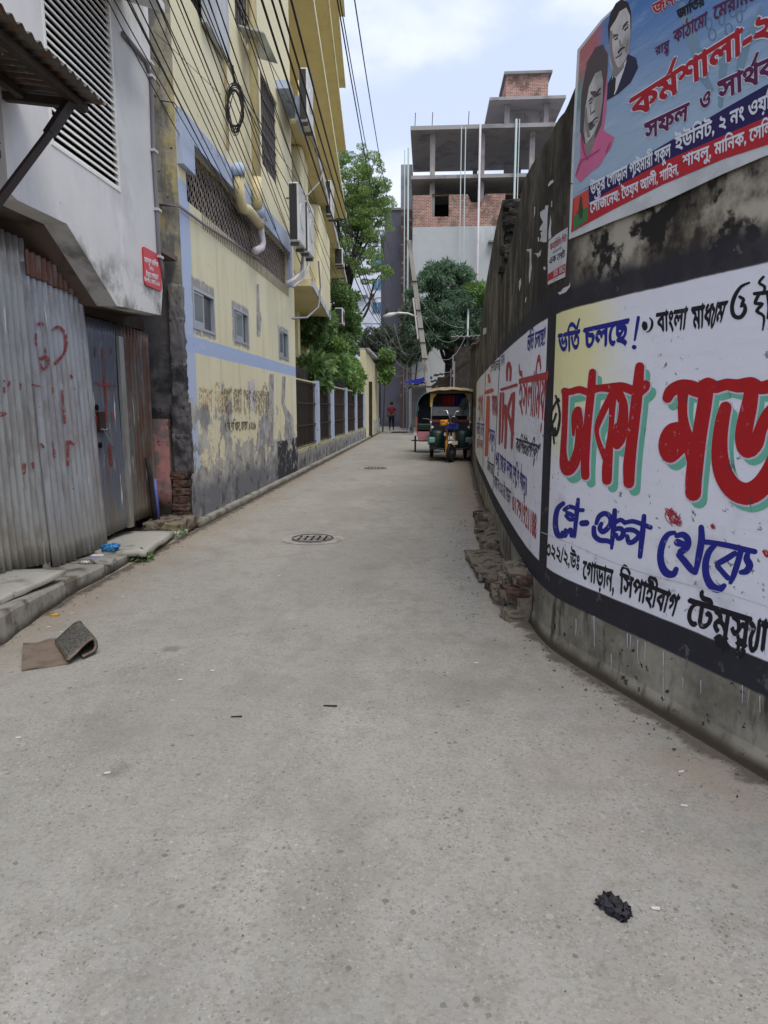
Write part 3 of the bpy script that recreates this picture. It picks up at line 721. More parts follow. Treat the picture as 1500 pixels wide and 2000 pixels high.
# ------------------------------------------------------------------ yellow building, near block
yb = thing('yellow_building', 'yellow painted building with blue band, lattice vent and cantilevered floors', 'building', (-2.75, 10, 0))
HO = [(7.90, 8.70, 2.32, 2.80), (9.56, 10.34, 2.33, 2.81), (12.5, 13.28, 2.32, 2.84), (7.86, 13.36, 3.72, 4.36), (11.55, 12.78, 5.36, 6.78)]
ups = [AX(345, 20, -2.75), AX(430, 100, -2.75), AX(455, 30, -2.75), AX(482, 125, -2.75)]
HO.append((8.0, 9.3, 6.0, 7.3)); HO.append((10.15, 11.0, 6.75, 7.6))
m = MB()
ends = (7.6, 14.02)
facade_poly(m, [(ends[0], 0), (ends[1], 0), (ends[1], 13), (ends[0], 13)], HO, -2.93, -2.75)
m.build('wall', M['yellow_front'], yb)
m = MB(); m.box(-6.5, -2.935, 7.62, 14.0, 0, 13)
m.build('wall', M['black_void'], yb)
# end face towards the camera: mouldy pillar, pink column below, broken brick edge
m = MB(); m.grid(lambda u, v: (-3.6 + 0.85 * u, 7.585 + 0.018 * mnoise.noise(Vector((u * 4, v * 40, 3))), 8.0 * v), 12, 90)
m.build('end_wall', M['mould_pillar'], yb)
m = MB(); m.grid(lambda u, v: (-3.42 + 0.46 * u + 0.012 * mnoise.noise(Vector((v * 9, 2, 1))), 7.50 + 0.012 * mnoise.noise(Vector((u * 5, v * 9, 8))), 0.05 + 1.22 * v), 8, 20)
m.box(-3.42, -2.965, 7.52, 7.58, 0.05, 1.27)
m.build('end_column', M['pink_plaster'], yb, smooth=False)
bz = 0.12; i = 0
proto = None
for i in range(6):
    m = MB(); sx = 0.17 + 0.04 * random.random()
    m.rough((-2.86 + 0.02 * random.random(), 7.54 + 0.02 * random.random(), bz + 0.045), (sx, 0.13, 0.085), seed=i * 3 + 1, amp=0.2, n=3, rot=0.1 * random.random(), round_=0.2)
    m.build('brick', M['brick_broken'], yb); bz += 0.092
for (z0, z1, s) in ((.64, 1.1, 5), (1.05, 1.45, 11), (1.38, 1.9, 3), (1.85, 2.4, 8), (2.35, 2.75, 15)):
    m = MB(); m.rough((-2.82, 7.56, (z0 + z1) / 2), (0.15 if z0 > 1.3 else .2, 0.11, z1 - z0), seed=s, amp=0.13, n=12, fr=5, round_=0.08); m.build('render_lump', M['mould_pillar'], yb, smooth=True)

# small sliding windows in the near wall
def slide_window(y0, y1, z0, z1, side, lab=None):
    f = MB(); x0, x1 = -2.80, -2.742; t = 0.035
    f.box(x0, x1, y0, y1, z0, z0 + t); f.box(x0, x1, y0, y1, z1 - t, z1)
    f.box(x0, x1, y0, y0 + t, z0 + t, z1 - t); f.box(x0, x1, y1 - t, y1, z0 + t, z1 - t)
    fr = f.build('window', M['aluminium'], yb)
    ym = (y0 + y1) / 2 + 0.02
    a, b = (y0 + t, ym) if side == 'L' else (y0 + 0.14, ym + 0.12)
    s_ = MB(); s_.box(-2.775, -2.758, a, a + 0.03, z0 + t, z1 - t); s_.box(-2.775, -2.758, b - 0.03, b, z0 + t, z1 - t); s_.box(-2.775, -2.758, a + 0.03, b - 0.03, z0 + t, z0 + t + 0.07); s_.box(-2.775, -2.758, a + 0.03, b - 0.03, z1 - t - 0.03, z1 - t)
    s_.build('sash', M['aluminium'], fr)
    p = MB(); p.box(-2.770, -2.764, a + 0.03, b - 0.03, z0 + t + 0.07, z1 - t - 0.03); p.build('pane', M['glass'], fr)
    p = MB(); p.box(-2.795, -2.79, y0 + t, y1 - t, z0 + t, z1 - t); p.build('pane', M['glass_dark'], fr)
slide_window(7.90, 8.70, 2.32, 2.80, 'L'); slide_window(9.56, 10.34, 2.33, 2.81, 'M'); slide_window(12.5, 13.28, 2.32, 2.84, 'L')

# lattice vent
m = MB()
y = 7.88
while y < 13.36:
    zz = np.linspace(3.72, 4.36, 14); m.tube([(-2.80 + 0.012 * math.sin(i * 1.9 + y * 30), y, z_) for i, z_ in enumerate(zz)], 0.008, 4, caps=False); y += 0.052
z = 3.76
while z < 4.35:
    m.box(-2.812, -2.806, 7.87, 13.36, z - 0.006, z + 0.006); z += 0.09
props(m.build('lattice', M['lattice'], yb), 'rusty woven lattice over the long vent opening', kind='stuff')
m = MB(); y = 7.9
m.box(-2.79, -2.74, 8.3, 13.45, 3.60, 3.72)
# hanging rod ends below the opening
y = 8.35
m2 = MB()
while y < 13.4:
    m2.tube([(-2.737, y, 3.54), (-2.737, y, 3.73)], 0.006, 4); y += 0.085
props(m2.build('rod_fringe', M['lattice'], yb), kind='stuff')
m = MB()
tp = [(7.6, 4.60), (13.55, 4.68), (13.55, 4.36), (7.98, 4.36), (7.98, 4.03), (7.6, 4.03)]
facade_poly(m, tp, [], -2.75, -2.68)
facade_poly(m, [(13.36, 3.75), (13.55, 3.75), (13.55, 4.36), (13.36, 4.36)], [], -2.75, -2.681)
m.build('vent_surround', M['blue_trim'], yb)

# barred window and upper windows
def bars(parent, y0, y1, z0, z1, x, n, mat, horiz=3):
    for i in range(n):
        yy = y0 + (y1 - y0) * (i + 0.5) / n; b_ = MB(); b_.box(x - 0.01, x + 0.01, yy - 0.010, yy + 0.010, z0, z1); b_.build('bar', mat, parent)
    b_ = MB()
    for j in range(horiz):
        zz = z0 + (z1 - z0) * (j + 1) / (horiz + 1); b_.box(x - 0.006, x + 0.016, y0, y1, zz - 0.012, zz + 0.012)
    b_.build('cross_bar', mat, parent)
m = MB(); m.box(-2.92, -2.90, 11.55, 12.78, 5.36, 6.78); bw = m.build('window', M['glass_dark'], yb)
bars(bw, 11.55, 12.78, 5.36, 6.78, -2.80, 11, M['iron'], 4)
m = MB(); m.box(-2.92, -2.90, 8.0, 9.3, 6.0, 7.3); bw2 = m.build('window', M['glass_dark'], yb); bars(bw2, 8.0, 9.3, 6.0, 7.3, -2.80, 9, M['iron'], 2)
m = MB(); m.box(-2.76, -2.70, 8.02, 8.5, 6.25, 7.3); props(m.build('shutter', M['grey_render'], yb), 'pale board covering the left part of the upper window')
m = MB(); m.box(-2.72, -2.66, 8.55, 9.5, 5.92, 7.3); props(m.build('shutter', M['cement_wall'], yb), 'grey cement board hanging over the upper window')
m = MB(); m.box(-2.92, -2.90, 10.15, 11.0, 6.75, 7.6); bw3 = m.build('window', M['glass_dark'], yb); bars(bw3, 10.15, 11.0, 6.75, 7.6, -2.80, 6, M['iron'], 1)
m = MB(); m.hexa([(-2.70, 10.2, 6.72), (-2.35, 10.2, 6.62), (-2.35, 11.05, 6.62), (-2.70, 11.05, 6.72)], [(-2.72, 10.2, 6.745), (-2.37, 10.2, 6.645), (-2.37, 11.05, 6.645), (-2.72, 11.05, 6.745)])
props(m.build('shutter', M['aluminium'], yb), 'small shutter propped open outwards')

# drain pipes
def pipe(pts, r, mat, nm='drain_pipe'):
    # round the corners a little
    m = MB(); m.tube(pts, r, 10); return m.build(nm, M[mat], yb, smooth=True)
X2 = -2.60
def pp(px, py, X0=X2): return AX(px, py, X0)
a = pp(487, 0); pipe([(X2, pp(500, 300)[1], 13), (X2, pp(500, 300)[1], pp(500, 360)[2])], 0.065, 'pvc_yellow')
b0 = (X2, pp(500, 300)[1], pp(505, 355)[2]); yb_p = b0[1]
pipe([(X2, yb_p, b0[2] + 0.02), (X2, yb_p, b0[2] - 0.25), (X2, yb_p + 0.02, b0[2] - 0.42)], 0.078, 'pvc_yellow', 'pipe_joint')
pipe([(X2 - .1, pp(450, 0)[1], 13), (X2 - .1, pp(450, 0)[1], 4.8)], 0.022, 'pvc_yellow')
q1 = pp(466, 345); q2 = pp(470, 395); q3 = pp(485, 410); q4 = pp(508, 440); q5 = pp(510, 470); q6 = pp(500, 478)
pipe([q1, q2 + (0, 0, 0.02), q2 + (0, .1, -.05), q3, q4], 0.07, 'pvc_yellow')
pipe([q4 + (0, 0, 0.12), q4 + (0, .05, -0.1), q5 + (0, 0.1, 0), q5 + (0, 0.02, -0.1), q6 + (0, -.05, -0.1)], 0.055, 'pvc_white', 'pipe_trap')
pipe([q1 + (0, 0, 0.16), q1], 0.085, 'blue_trim', 'pipe_socket')
pipe([(X2, yb_p, b0[2] - 0.4), q4 + (0, 0.0, 0.15)], 0.085, 'blue_trim', 'pipe_socket')
# thin rail pipe under the lattice
pipe([AX(313, 400, -2.95), AX(350, 402, -2.71), AX(400, 440, -2.71), AX(515, 512, -2.71)], 0.017, 'pvc_grey', 'conduit')
pipe([AX(306, 195, -2.95), AX(340, 200, -2.71), AX(350, 215, -2.73), AX(378, 262, -2.73), AX(420, 310, -2.73)], 0.008, 'pvc_grey', 'conduit')

# ------------------------------------------------------------------ yellow building, far block with balcony slabs
def edge(y, inset=0.0):      # street edge of the balcony slabs
    a = Vector((0.077, -1)).normalized()
    return (-3.7 + 0.077 * (31.2 - y)) - inset
m = MB()
m.add([(edge(14.02, 1.15), 14.02, 0), (edge(31.2, 1.15), 31.2, 0), (edge(31.2, 1.15), 31.2, 17.8), (edge(14.02, 1.15), 14.02, 17.8), (-9, 14.02, 0), (-9, 31.2, 0), (-9, 31.2, 17.8), (-9, 14.02, 17.8)],
      [(0, 1, 2, 3), (1, 5, 6, 2), (3, 2, 6, 7), (0, 3, 7, 4)])
m.build('far_wall', M['yellow'], yb)
levels = [(3.86, 22.6), (6.93, 35), (9.75, 31.8), (12.5, 31.4), (15.1, 31.3), (17.9, 31.2)]
for i, (z, ye) in enumerate(levels):
    y0 = 14.03 if i else 14.03
    ye = min(ye, 31.2) if i != 1 else 31.2
    s_ = MB(); t = 0.13
    s_.hexa([(edge(y0, 1.2), y0, z), (edge(y0, .02), y0, z), (edge(ye, .02), ye, z), (edge(ye, 1.2), ye, z)], [(edge(y0, 1.2), y0, z + t), (edge(y0, .02), y0, z + t), (edge(ye, .02), ye, z + t), (edge(ye, 1.2), ye, z + t)])
    sl_ = s_.build('balcony_slab', M['yellow_soffit'], yb)
    e_ = MB(); e_.hexa([(edge(y0, .018), y0, z - 0.02), (edge(y0, -.02), y0, z - 0.02), (edge(ye, -.02), ye, z - 0.02), (edge(ye, .018), ye, z - 0.02)], [(edge(y0, .018), y0, z + .14), (edge(y0, -.02), y0, z + .14), (edge(ye, -.02), ye, z + .14), (edge(ye, .018), ye, z + .14)])
    e_.build('slab_edge', M['white_edge' if i < 2 else 'yellow'], sl_)
    if i >= 1:      # parapets set back from the edge
        p_ = MB(); p_.hexa([(edge(y0, .22), y0, z + t), (edge(y0, .12), y0, z + t), (edge(ye, .12), ye, z + t), (edge(ye, .22), ye, z + t)], [(edge(y0, .22), y0, z + .8), (edge(y0, .12), y0, z + .8), (edge(ye, .12), ye, z + .8), (edge(ye, .22), ye, z + .8)])
        p_.build('parapet', M['yellow'], yb)
# protruding wall panels between the first two slabs
for (ya, yc, z0, z1, ins) in ((15.0, 16.2, 3.99, 6.93, .25), (18.0, 21.6, 3.99, 6.6, .12), (24.5, 26, 6.93 - 3, 6.93, .5)):
    m = MB(); m.hexa([(edge(ya, 1.2), ya, z0), (edge(ya, ins), ya, z0), (edge(yc, ins), yc, z0), (edge(yc, 1.2), yc, z0)], [(edge(ya, 1.2), ya, z1), (edge(ya, ins), ya, z1), (edge(yc, ins), yc, z1), (edge(yc, 1.2), yc, z1)])
    bevel(m.build('wall_panel', M['yellow'], yb), 0.12, 3)
# ground-floor columns in the recess
for yy in (15.6, 17.4, 19.6):
    m = MB(); m.box(edge(yy, .95), edge(yy, .7), yy, yy + .3, 0, 3.86); m.build('column', M['yellow_soffit'], yb)
# ledge with blue fascia that runs on across the near block
m = MB(); y0, y1 = 12.7, 13.95
m.hexa([(-2.75, y0, 7.0), (-2.52, y0, 7.0), (-2.52, y1, 7.0), (-2.75, y1, 7.0)], [(-2.75, y0, 7.14), (-2.52, y0, 7.14), (-2.52, y1, 7.14), (-2.75, y1, 7.14)])
m.box(-2.52, -2.44, 13.3, 13.95, 6.7, 7.14)
m.build('ledge', M['blue_trim'], yb)

# air conditioners on the balconies
def ac_unit(y, z, ins, lab, tall=True):
    t = thing('air_conditioner', lab, 'air conditioner', (edge(y, ins), y, z), 'air conditioners on the yellow building')
    W_, H_ = (0.08, 0.9) if tall else (0.14, 0.56)
    m = MB(); m.box(-W_, W_, -0.3, 0.3, 0.0, H_); bevel(m.build('casing', M['ac_white'], t, absolute=False), 0.02)
    m = MB(); m.box(-W_ + .01, W_ - .03, -0.307, -0.301, 0.03, H_ - .03); m.build('grille', M['ac_dark'], t, absolute=False)
    m = MB(); m.disc((W_ + .005, 0.0, H_ * .5), (1, 0, 0), 0.2, 0.01, 20); m.build('fan_guard', M['ac_white'] if tall else M['ac_dark'], t, absolute=False)
    for b_ in (-.24, .2):
        m = MB(); m.box(-W_, W_ - .02, b_, b_ + .04, -0.05, 0.0); m.build('bracket', M['iron'], t, absolute=False)
    return t
def on_edge(px, py, ins):
    # pixel -> y,z on the vertical plane of the slab edge
    d = ray(px, py); n_ = np.array([1.0, 0.077]); c_ = -3.7 + 0.077 * 31.2 - ins
    t = c_ / (n_ @ d[:2]); return CP + d * t
for (px, py, lab) in ((592, 250, 'air conditioner on the second balcony slab, nearest the camera'), (574, 480, 'air conditioner low beside the near corner of the balcony, with grey grille end'),
                      (594, 500, 'second air conditioner by the corner, behind the overhead wires'), (640, 425, 'air conditioner at the far end of the second slab'),
                      (660, 520, 'small air conditioner at the far end beside the feathery tree'), (660, 635, 'lowest air conditioner just above the bushes')):
    p = on_edge(px, py, 0.05); ac_unit(p[1], p[2], -0.02, lab, px < 650)

# white flexible pipes looping at the corner
for i, (P, r) in enumerate((([(560, 553), (575, 545), (590, 530), (592, 500), (580, 478), (577, 468)], 0.035), ([(572, 560), (590, 545), (602, 520), (600, 490), (590, 470), (572, 470)], 0.03))):
    m = MB(); c = [AX(x, y, -2.45) for x, y in P]; m.tube(c, r, 8); m.build('waste_pipe', M['pvc_white'], yb, smooth=True)
# ================================================================== FENCE, GATE HOUSE
fence = thing('iron_fence', 'brown iron railing fence with blue posts on a low wall', 'fence', (-2.8, 20, 0))
m = MB()
def lowwall(u, v):
    y = 14.05 + 16.0 * u
    if v < 0.6: return (-2.75 + 0.01 * mnoise.noise(Vector((y * 2, v * 3, 1))), y, 0.5 * v / 0.6)
    return (-2.75 - 0.2 * (v - 0.6) / 0.4, y, 0.5 + 0.008 * mnoise.noise(Vector((y * 3, 1, 1))))
m.grid(lowwall, 60, 10)
lwm = paint('low_wall_render', lin(146, 144, 140), [(lin(92, 92, 96), [('n', 2.2, 7, 0.42, 0.62, 2), ('z', 0.45, 0.2, 0.1)]), (lin(172, 166, 130), [('z', 0.4, 0.46, 0.04)]), (lin(60, 60, 60), [('n', 5.0, 6, 0.56, 0.62, 4)])], bump=14, bstr=0.4)
m.build('base_wall', lwm, fence)
posts = [14.15] + [float(AX(x, 760, -2.75)[1]) for x in (621, 650, 676.5, 696, 712)]
pm = MB(); pm.box(-0.11, 0.02, -0.13, 0.13, 0.0, 1.56)
p0 = None
posts = [posts[0]] + posts[1:]
for i, y in enumerate(posts[1:]):
    if p0 is None:
        p0 = pm.build('post', M['blue_trim'], fence, absolute=False); o = p0
    else:
        o = p0.copy(); COL.objects.link(o)
    o.location = (0.05, y - 20, 0.5)
bm_ = MB(); bm_.box(-0.008, 0.008, -0.008, 0.008, 0, 1.40); b0_ = None
for a, b in zip(posts, posts[1:]):
    y = a + 0.22
    while y < b - 0.16:
        if b0_ is None: b0_ = bm_.build('railing_bar', M['iron_brown'], fence, absolute=False); o = b0_
        else: o = b0_.copy(); COL.objects.link(o)
        o.location = (0.0, y - 20, 0.56); y += 0.17
    m = MB()
    for zz in (0.57, 1.0, 1.5, 1.96): m.box(-2.815, -2.785, a + 0.14, b - 0.14, zz - 0.014, zz + 0.014)
    m.build('rail', M['iron_brown'] if True else None, fence)
m = MB(); m.box(-2.80, -2.77, 14.1, 30.0, 1.99, 2.02); m.build('top_rail', M['pvc_yellow'], fence)
m = MB(); m.grid(lambda u, v: (-2.98 + 0.01 * math.sin(u * 900), 14.1 + 16 * u, 0.55 + 1.75 * v), 400, 1)
m.build('backing_sheet', M['rust_sheet'], fence)

# yellow gatehouse wall beyond the fence
gh = thing('gatehouse_wall', 'yellow wall with a grey steel gate beyond the iron fence', 'wall', (-2.75, 34, 0))
m = MB()
facade_poly(m, [(30.05, 0.0), (38, 0.0), (38, 3.5), (30.05, 3.9)], [(31.6, 33.6, 0.25, 2.5), (35.2, 35.6, 0.9, 2.5), (36.4, 36.8, 0.9, 2.5)], -3.0, -2.75)
m.build('wall', M['yellow'], gh)
m = MB(); m.box(-3.4, -2.6, 30.05, 38.1, 3.9, 4.0); m.build('coping', M['white_edge'], gh)
m = MB(); m.box(-2.86, -2.83, 31.6, 33.6, 0.25, 2.5); gt = m.build('steel_gate', M['ac_white'], gh)
for z in (0.8, 1.35, 1.9):
    m = MB(); m.box(-2.83, -2.81, 31.6, 33.6, z, z + 0.04); m.build('gate_rib', M['iron'], gt)
m = MB(); m.box(-2.9, -2.6, 31.55, 31.72, 0.0, 2.6); m.build('gate_post', M['rust_dark'], gh)
for a in (35.2, 36.4):
    m = MB(); m.box(-2.9, -2.87, a, a + .4, .9, 2.5); m.build('window', M['glass_dark'], gh)
m = MB(); m.box(-2.75, -2.70, 34.1, 38, 0.0, 0.8); m.build('dado', M['grey_render'], gh)
# ================================================================== RIGHT BOUNDARY WALL
TOP = [(-2, 3.35), (2.4, 3.30), (3.43, 3.24), (3.68, 3.17), (3.81, 3.05), (3.96, 2.99), (4.3, 2.97), (5.3, 3.07), (5.6, 3.0), (6.4, 2.76), (7.28, 2.62)]
TOP2 = [(7.30, 3.50), (8.0, 3.50), (8.85, 3.46), (10.4, 3.30), (12.0, 2.98), (12.9, 2.62), (14.5, 2.35), (25, 2.3)]
def topz(y):
    T = TOP if y < 7.29 else TOP2
    return float(np.interp(y, [t[0] for t in T], [t[1] for t in T])) + 0.02 * mnoise.noise(Vector((y * 6, 0, 0)))
rw = thing('boundary_wall', 'curved mouldy boundary wall with painted white advertising panels between black bands', 'wall', (0.8, 6, 0))
def wall_piece(ya, yb_, name):
    ys = [ya, yb_]
    for a_, b_2 in zip(WC[:-1, 1], WC[1:, 1]): ys += list(np.linspace(a_, b_2, max(2, int((b_2 - a_) / .15) + 1)))
    ys = sorted(set(round(float(y), 4) for y in ys if ya <= y <= yb_))
    NV = 34; th = 0.26; V = []; Fc = []
    for y in ys:
        p, nn_ = wall_pt(y); zt = topz(y)
        for j in range(NV + 1):
            z = zt * j / NV; d = 0.0
            d += 0.02 if z < 0.02 else 0
            V.append((p[0] + nn_[0] * d, p[1] + nn_[1] * d, z))
        V.append((p[0] - nn_[0] * th, p[1] - nn_[1] * th, zt + 0.015)); V.append((p[0] - nn_[0] * th, p[1] - nn_[1] * th, 0))
    K = NV + 3
    for i in range(len(ys) - 1):
        for j in range(K - 1): Fc.append((i * K + j, i * K + j + 1, (i + 1) * K + j + 1, (i + 1) * K + j))
    Fc.append(tuple(range(K))); Fc.append(tuple((len(ys) - 1) * K + j for j in range(K)))
    return meshobj(name, V, Fc, M['right_wall'], rw)
wall_piece(0.0, 7.285, 'wall')
wall_piece(7.30, 25.0, 'wall')
# broken masonry showing at the step between the two wall heights
for i in range(16):
    z = 2.50 + 0.062 * i; w_ = 0.30 if z > 2.9 else 0.30
    p, nn_ = wall_pt(7.26)
    m = MB(); m.rough((p[0] + 0.15 + 0.02 * math.sin(i * 2.3), 7.24 + 0.03 * math.sin(i * 5.1), z), (0.26 + 0.05 * math.sin(i * 1.7), 0.16, 0.075), seed=i + 30, amp=0.35, n=4, round_=0.2)
    m.build('broken_brick', M['wall_top'], rw)

# ------------------------------------------------------------------ flat print: letters and shapes as thin meshes on the wall
def union_mesh(loops_list, mapper, extra=()):
    """nonzero-winding union of closed 2D loops -> verts (mapped to 3D), tris"""
    co = []; E = []
    for L in loops_list:
        b = len(co); n_ = len(L); co += [Vector((float(p[0]), float(p[1]))) for p in L]; E += [(b + i, b + (i + 1) % n_) for i in range(n_)]
    co += [Vector(p) for p in extra]
    r = delaunay_2d_cdt(co, E, [], 1, 1e-4)
    V2, F2 = r[0], r[2]
    Ls = [np.array([(p[0], p[1]) for p in L], float) for L in loops_list]
    out = []
    C_ = np.array([((V2[f[0]].x + V2[f[1]].x + V2[f[2]].x) / 3, (V2[f[0]].y + V2[f[1]].y + V2[f[2]].y) / 3) for f in F2]) if F2 else np.zeros((0, 2))
    wn = np.zeros(len(C_), int)
    A = np.concatenate(Ls); B = np.concatenate([np.roll(L, -1, axis=0) for L in Ls]); dAB = B - A
    for c0 in range(0, len(C_), 400):
        cx = C_[c0:c0 + 400, 0][:, None]; cy = C_[c0:c0 + 400, 1][:, None]
        ua = A[:, 1][None, :] <= cy; ub = B[:, 1][None, :] > cy
        cr_ = dAB[:, 0][None, :] * (cy - A[:, 1][None, :]) - (cx - A[:, 0][None, :]) * dAB[:, 1][None, :]
        wn[c0:c0 + 400] = (ua & ub & (cr_ > 0)).sum(1) - (~ua & ~ub & (cr_ < 0)).sum(1)
    F3 = [tuple(f) for f, w_ in zip(F2, wn) if w_ != 0]
    used = sorted(set(i for f in F3 for i in f)); idx = {u: i for i, u in enumerate(used)}
    return [mapper(V2[u].x, V2[u].y) for u in used], [tuple(idx[i] for i in f) for f in F3]

def stroke_loops(pts, grow=0.0, dx=0, dy=0, n=12):
    """brush stroke (x,y,r) polyline, smoothed -> overlapping convex loops, all counter-clockwise"""
    P = [np.array(p, float) for p in pts]
    if len(P) > 2:       # Catmull-Rom
        Q = []
        for i in range(len(P) - 1):
            a = P[max(i - 1, 0)]; b = P[i]; c = P[i + 1]; d = P[min(i + 2, len(P) - 1)]
            st = 3
            for k in range(st):
                t = k / st; Q.append(0.5 * ((2 * b) + (-a + c) * t + (2 * a - 5 * b + 4 * c - d) * t * t + (-a + 3 * b - 3 * c + d) * t ** 3))
        Q.append(P[-1]); P = Q
    out = []
    for p in P:
        r = max(0.3, p[2]) + grow
        out.append([(p[0] + dx + r * math.cos(2 * math.pi * k / n), p[1] + dy + r * math.sin(2 * math.pi * k / n)) for k in range(n)])
    for p, q in zip(P, P[1:]):
        d = q[:2] - p[:2]; L = np.linalg.norm(d)
        if L < 1e-3: continue
        nrm = np.array([-d[1], d[0]]) / L; rp = max(0.3, p[2]) + grow; rq = max(0.3, q[2]) + grow
        quad = [p[:2] - nrm * rp, q[:2] - nrm * rq, q[:2] + nrm * rq, p[:2] + nrm * rp]
        quad = [(a[0] + dx, a[1] + dy) for a in quad]
        ar = sum(quad[i][0] * quad[(i + 1) % 4][1] - quad[(i + 1) % 4][0] * quad[i][1] for i in range(4))
        out.append(quad if ar > 0 else quad[::-1])
    return out
def wallmap(off):
    off = off * .45 if off < .01 else (.0185 + (off - .021) * .3 if off > .0205 else off)      # paint and print are thin
    return lambda x, y: W(x, y, off)
def strokes(name, S, mat, parent, ox, oy, sc, off, grow=0, dx=0, dy=0):
    L = []
    for s in S: L += stroke_loops(s, grow, dx, dy)
    L = [[(ox + p[0] / sc, oy + p[1] / sc) for p in l] for l in L]
    V, Fc = union_mesh(L, wallmap(off))
    return meshobj(name, V, Fc, mat, parent)

# text from the built-in fallback font, already in visual (left-to-right) glyph order
_gc = {}
def glyph_loops(s, bold):
    key = (s, bold)
    if key in _gc: return _gc[key]
    c = bpy.data.curves.new('tmp', 'FONT'); c.body = s; c.fill_mode = 'NONE'; c.offset = bold; c.resolution_u = 2
    o = bpy.data.objects.new('tmp', c); COL.objects.link(o)
    dg = bpy.context.evaluated_depsgraph_get(); me = bpy.data.meshes.new_from_object(o.evaluated_get(dg))
    bpy.data.objects.remove(o); bpy.data.curves.remove(c)
    adj = {}
    for e in me.edges:
        a, b = e.vertices; adj.setdefault(a, []).append(b); adj.setdefault(b, []).append(a)
    co = [(v.co.x, v.co.y) for v in me.vertices]; seen = set(); loops = []
    for i in range(len(co)):
        if i in seen or i not in adj: continue
        L = [i]; seen.add(i); cur = i
        while True:
            nx = [q for q in adj[cur] if q not in seen]
            if not nx: break
            # keep the vertex order so that the winding is the font's own
            cur = min(nx, key=lambda q: (q != cur + 1, q)); seen.add(cur); L.append(cur)
        loops.append([co[q] for q in L])
    bpy.data.meshes.remove(me); _gc[key] = loops
    return loops
def adv(s):
    k = ('w', s)
    if k not in _gc:
        a = max((p[0] for L in glyph_loops(s + '|', 0.0) for p in L), default=0); b = max(p[0] for L in glyph_loops('|', 0.0) for p in L)
        _gc[k] = a - b
    return _gc[k]
def compose(s, bold=0.0):
    """markup: <x> = x written small under the previous letter, ^ = reph stroke above, / after ~ = ra-foot stroke"""
    x = 0.0; out = []; i = 0; last = 0
    buf = ''
    def flush():
        nonlocal x, buf, last
        if buf:
            out.extend([[(p[0] + x, p[1]) for p in L] for L in glyph_loops(buf, bold)]); w_ = adv(buf); last = x + w_; x += w_; buf = ''
    while i < len(s):
        ch = s[i]
        if ch == '<':
            flush(); j = s.index('>', i); sub = s[i + 1:j]; w_ = adv(sub) * 0.62
            out.extend([[(x - 0.05 - w_ + p[0] * 0.62, -0.36 + p[1] * 0.55) for p in L] for L in glyph_loops(sub, bold)]); i = j + 1; continue
        if ch == '^':
            flush(); b_ = 0.05 + bold; out.append([(x - 0.30, 0.66), (x - 0.20, 0.66), (x - 0.02, 0.98), (x - 0.10, 0.98)]); i += 1; continue
        if ch == '%':
            flush(); r_ = .035 + bold * .8
            for L in stroke_loops([((x + a_) * 100, b2 * 100, r_ * 100) for a_, b2 in ((.02, .50), (.14, .42), (.06, .18), (.12, -.06), (.26, -.02), (.30, .25), (.30, .62))]): out.append([(p[0] / 100, p[1] / 100) for p in L])
            x += .38; i += 1; continue
        if ch == '~':
            flush(); out.append([(x - 0.55, -0.06), (x - 0.50, -0.16), (x - 0.08, 0.10), (x - 0.12, 0.20)]); i += 1; continue
        buf += ch; i += 1
    flush()
    return out, x
def text(name, s, quad, mat, parent, off, bold=0.0, mapper=None, grow_only=False):
    """quad: pixel corners of (baseline left, baseline right, headline right, headline left)"""
    L, w_ = compose(s, 0.0); b_ = bold * .8; L0 = list(L)
    if b_ > .004:
        for ddx, ddy in ((b_, .31 * b_), (-b_, -.27 * b_), (.23 * b_, b_), (-.19 * b_, -b_)): L += [[(p[0] + ddx, p[1] + ddy) for p in l] for l in L0]
    q = [np.array(p, float) for p in quad]; H = 0.62; w_ = max(w_, .1)
    def bil(p):
        u = p[0] / w_; v = p[1] / H
        return q[0] * (1 - u) * (1 - v) + q[1] * u * (1 - v) + q[2] * u * v + q[3] * (1 - u) * v
    L2 = [[tuple(bil(p)) for p in l] for l in L]
    L2 = [l for l in L2 if len(l) > 2]
    V, Fc = union_mesh(L2, mapper or wallmap(off))
    return meshobj(name, V, Fc, mat, parent)

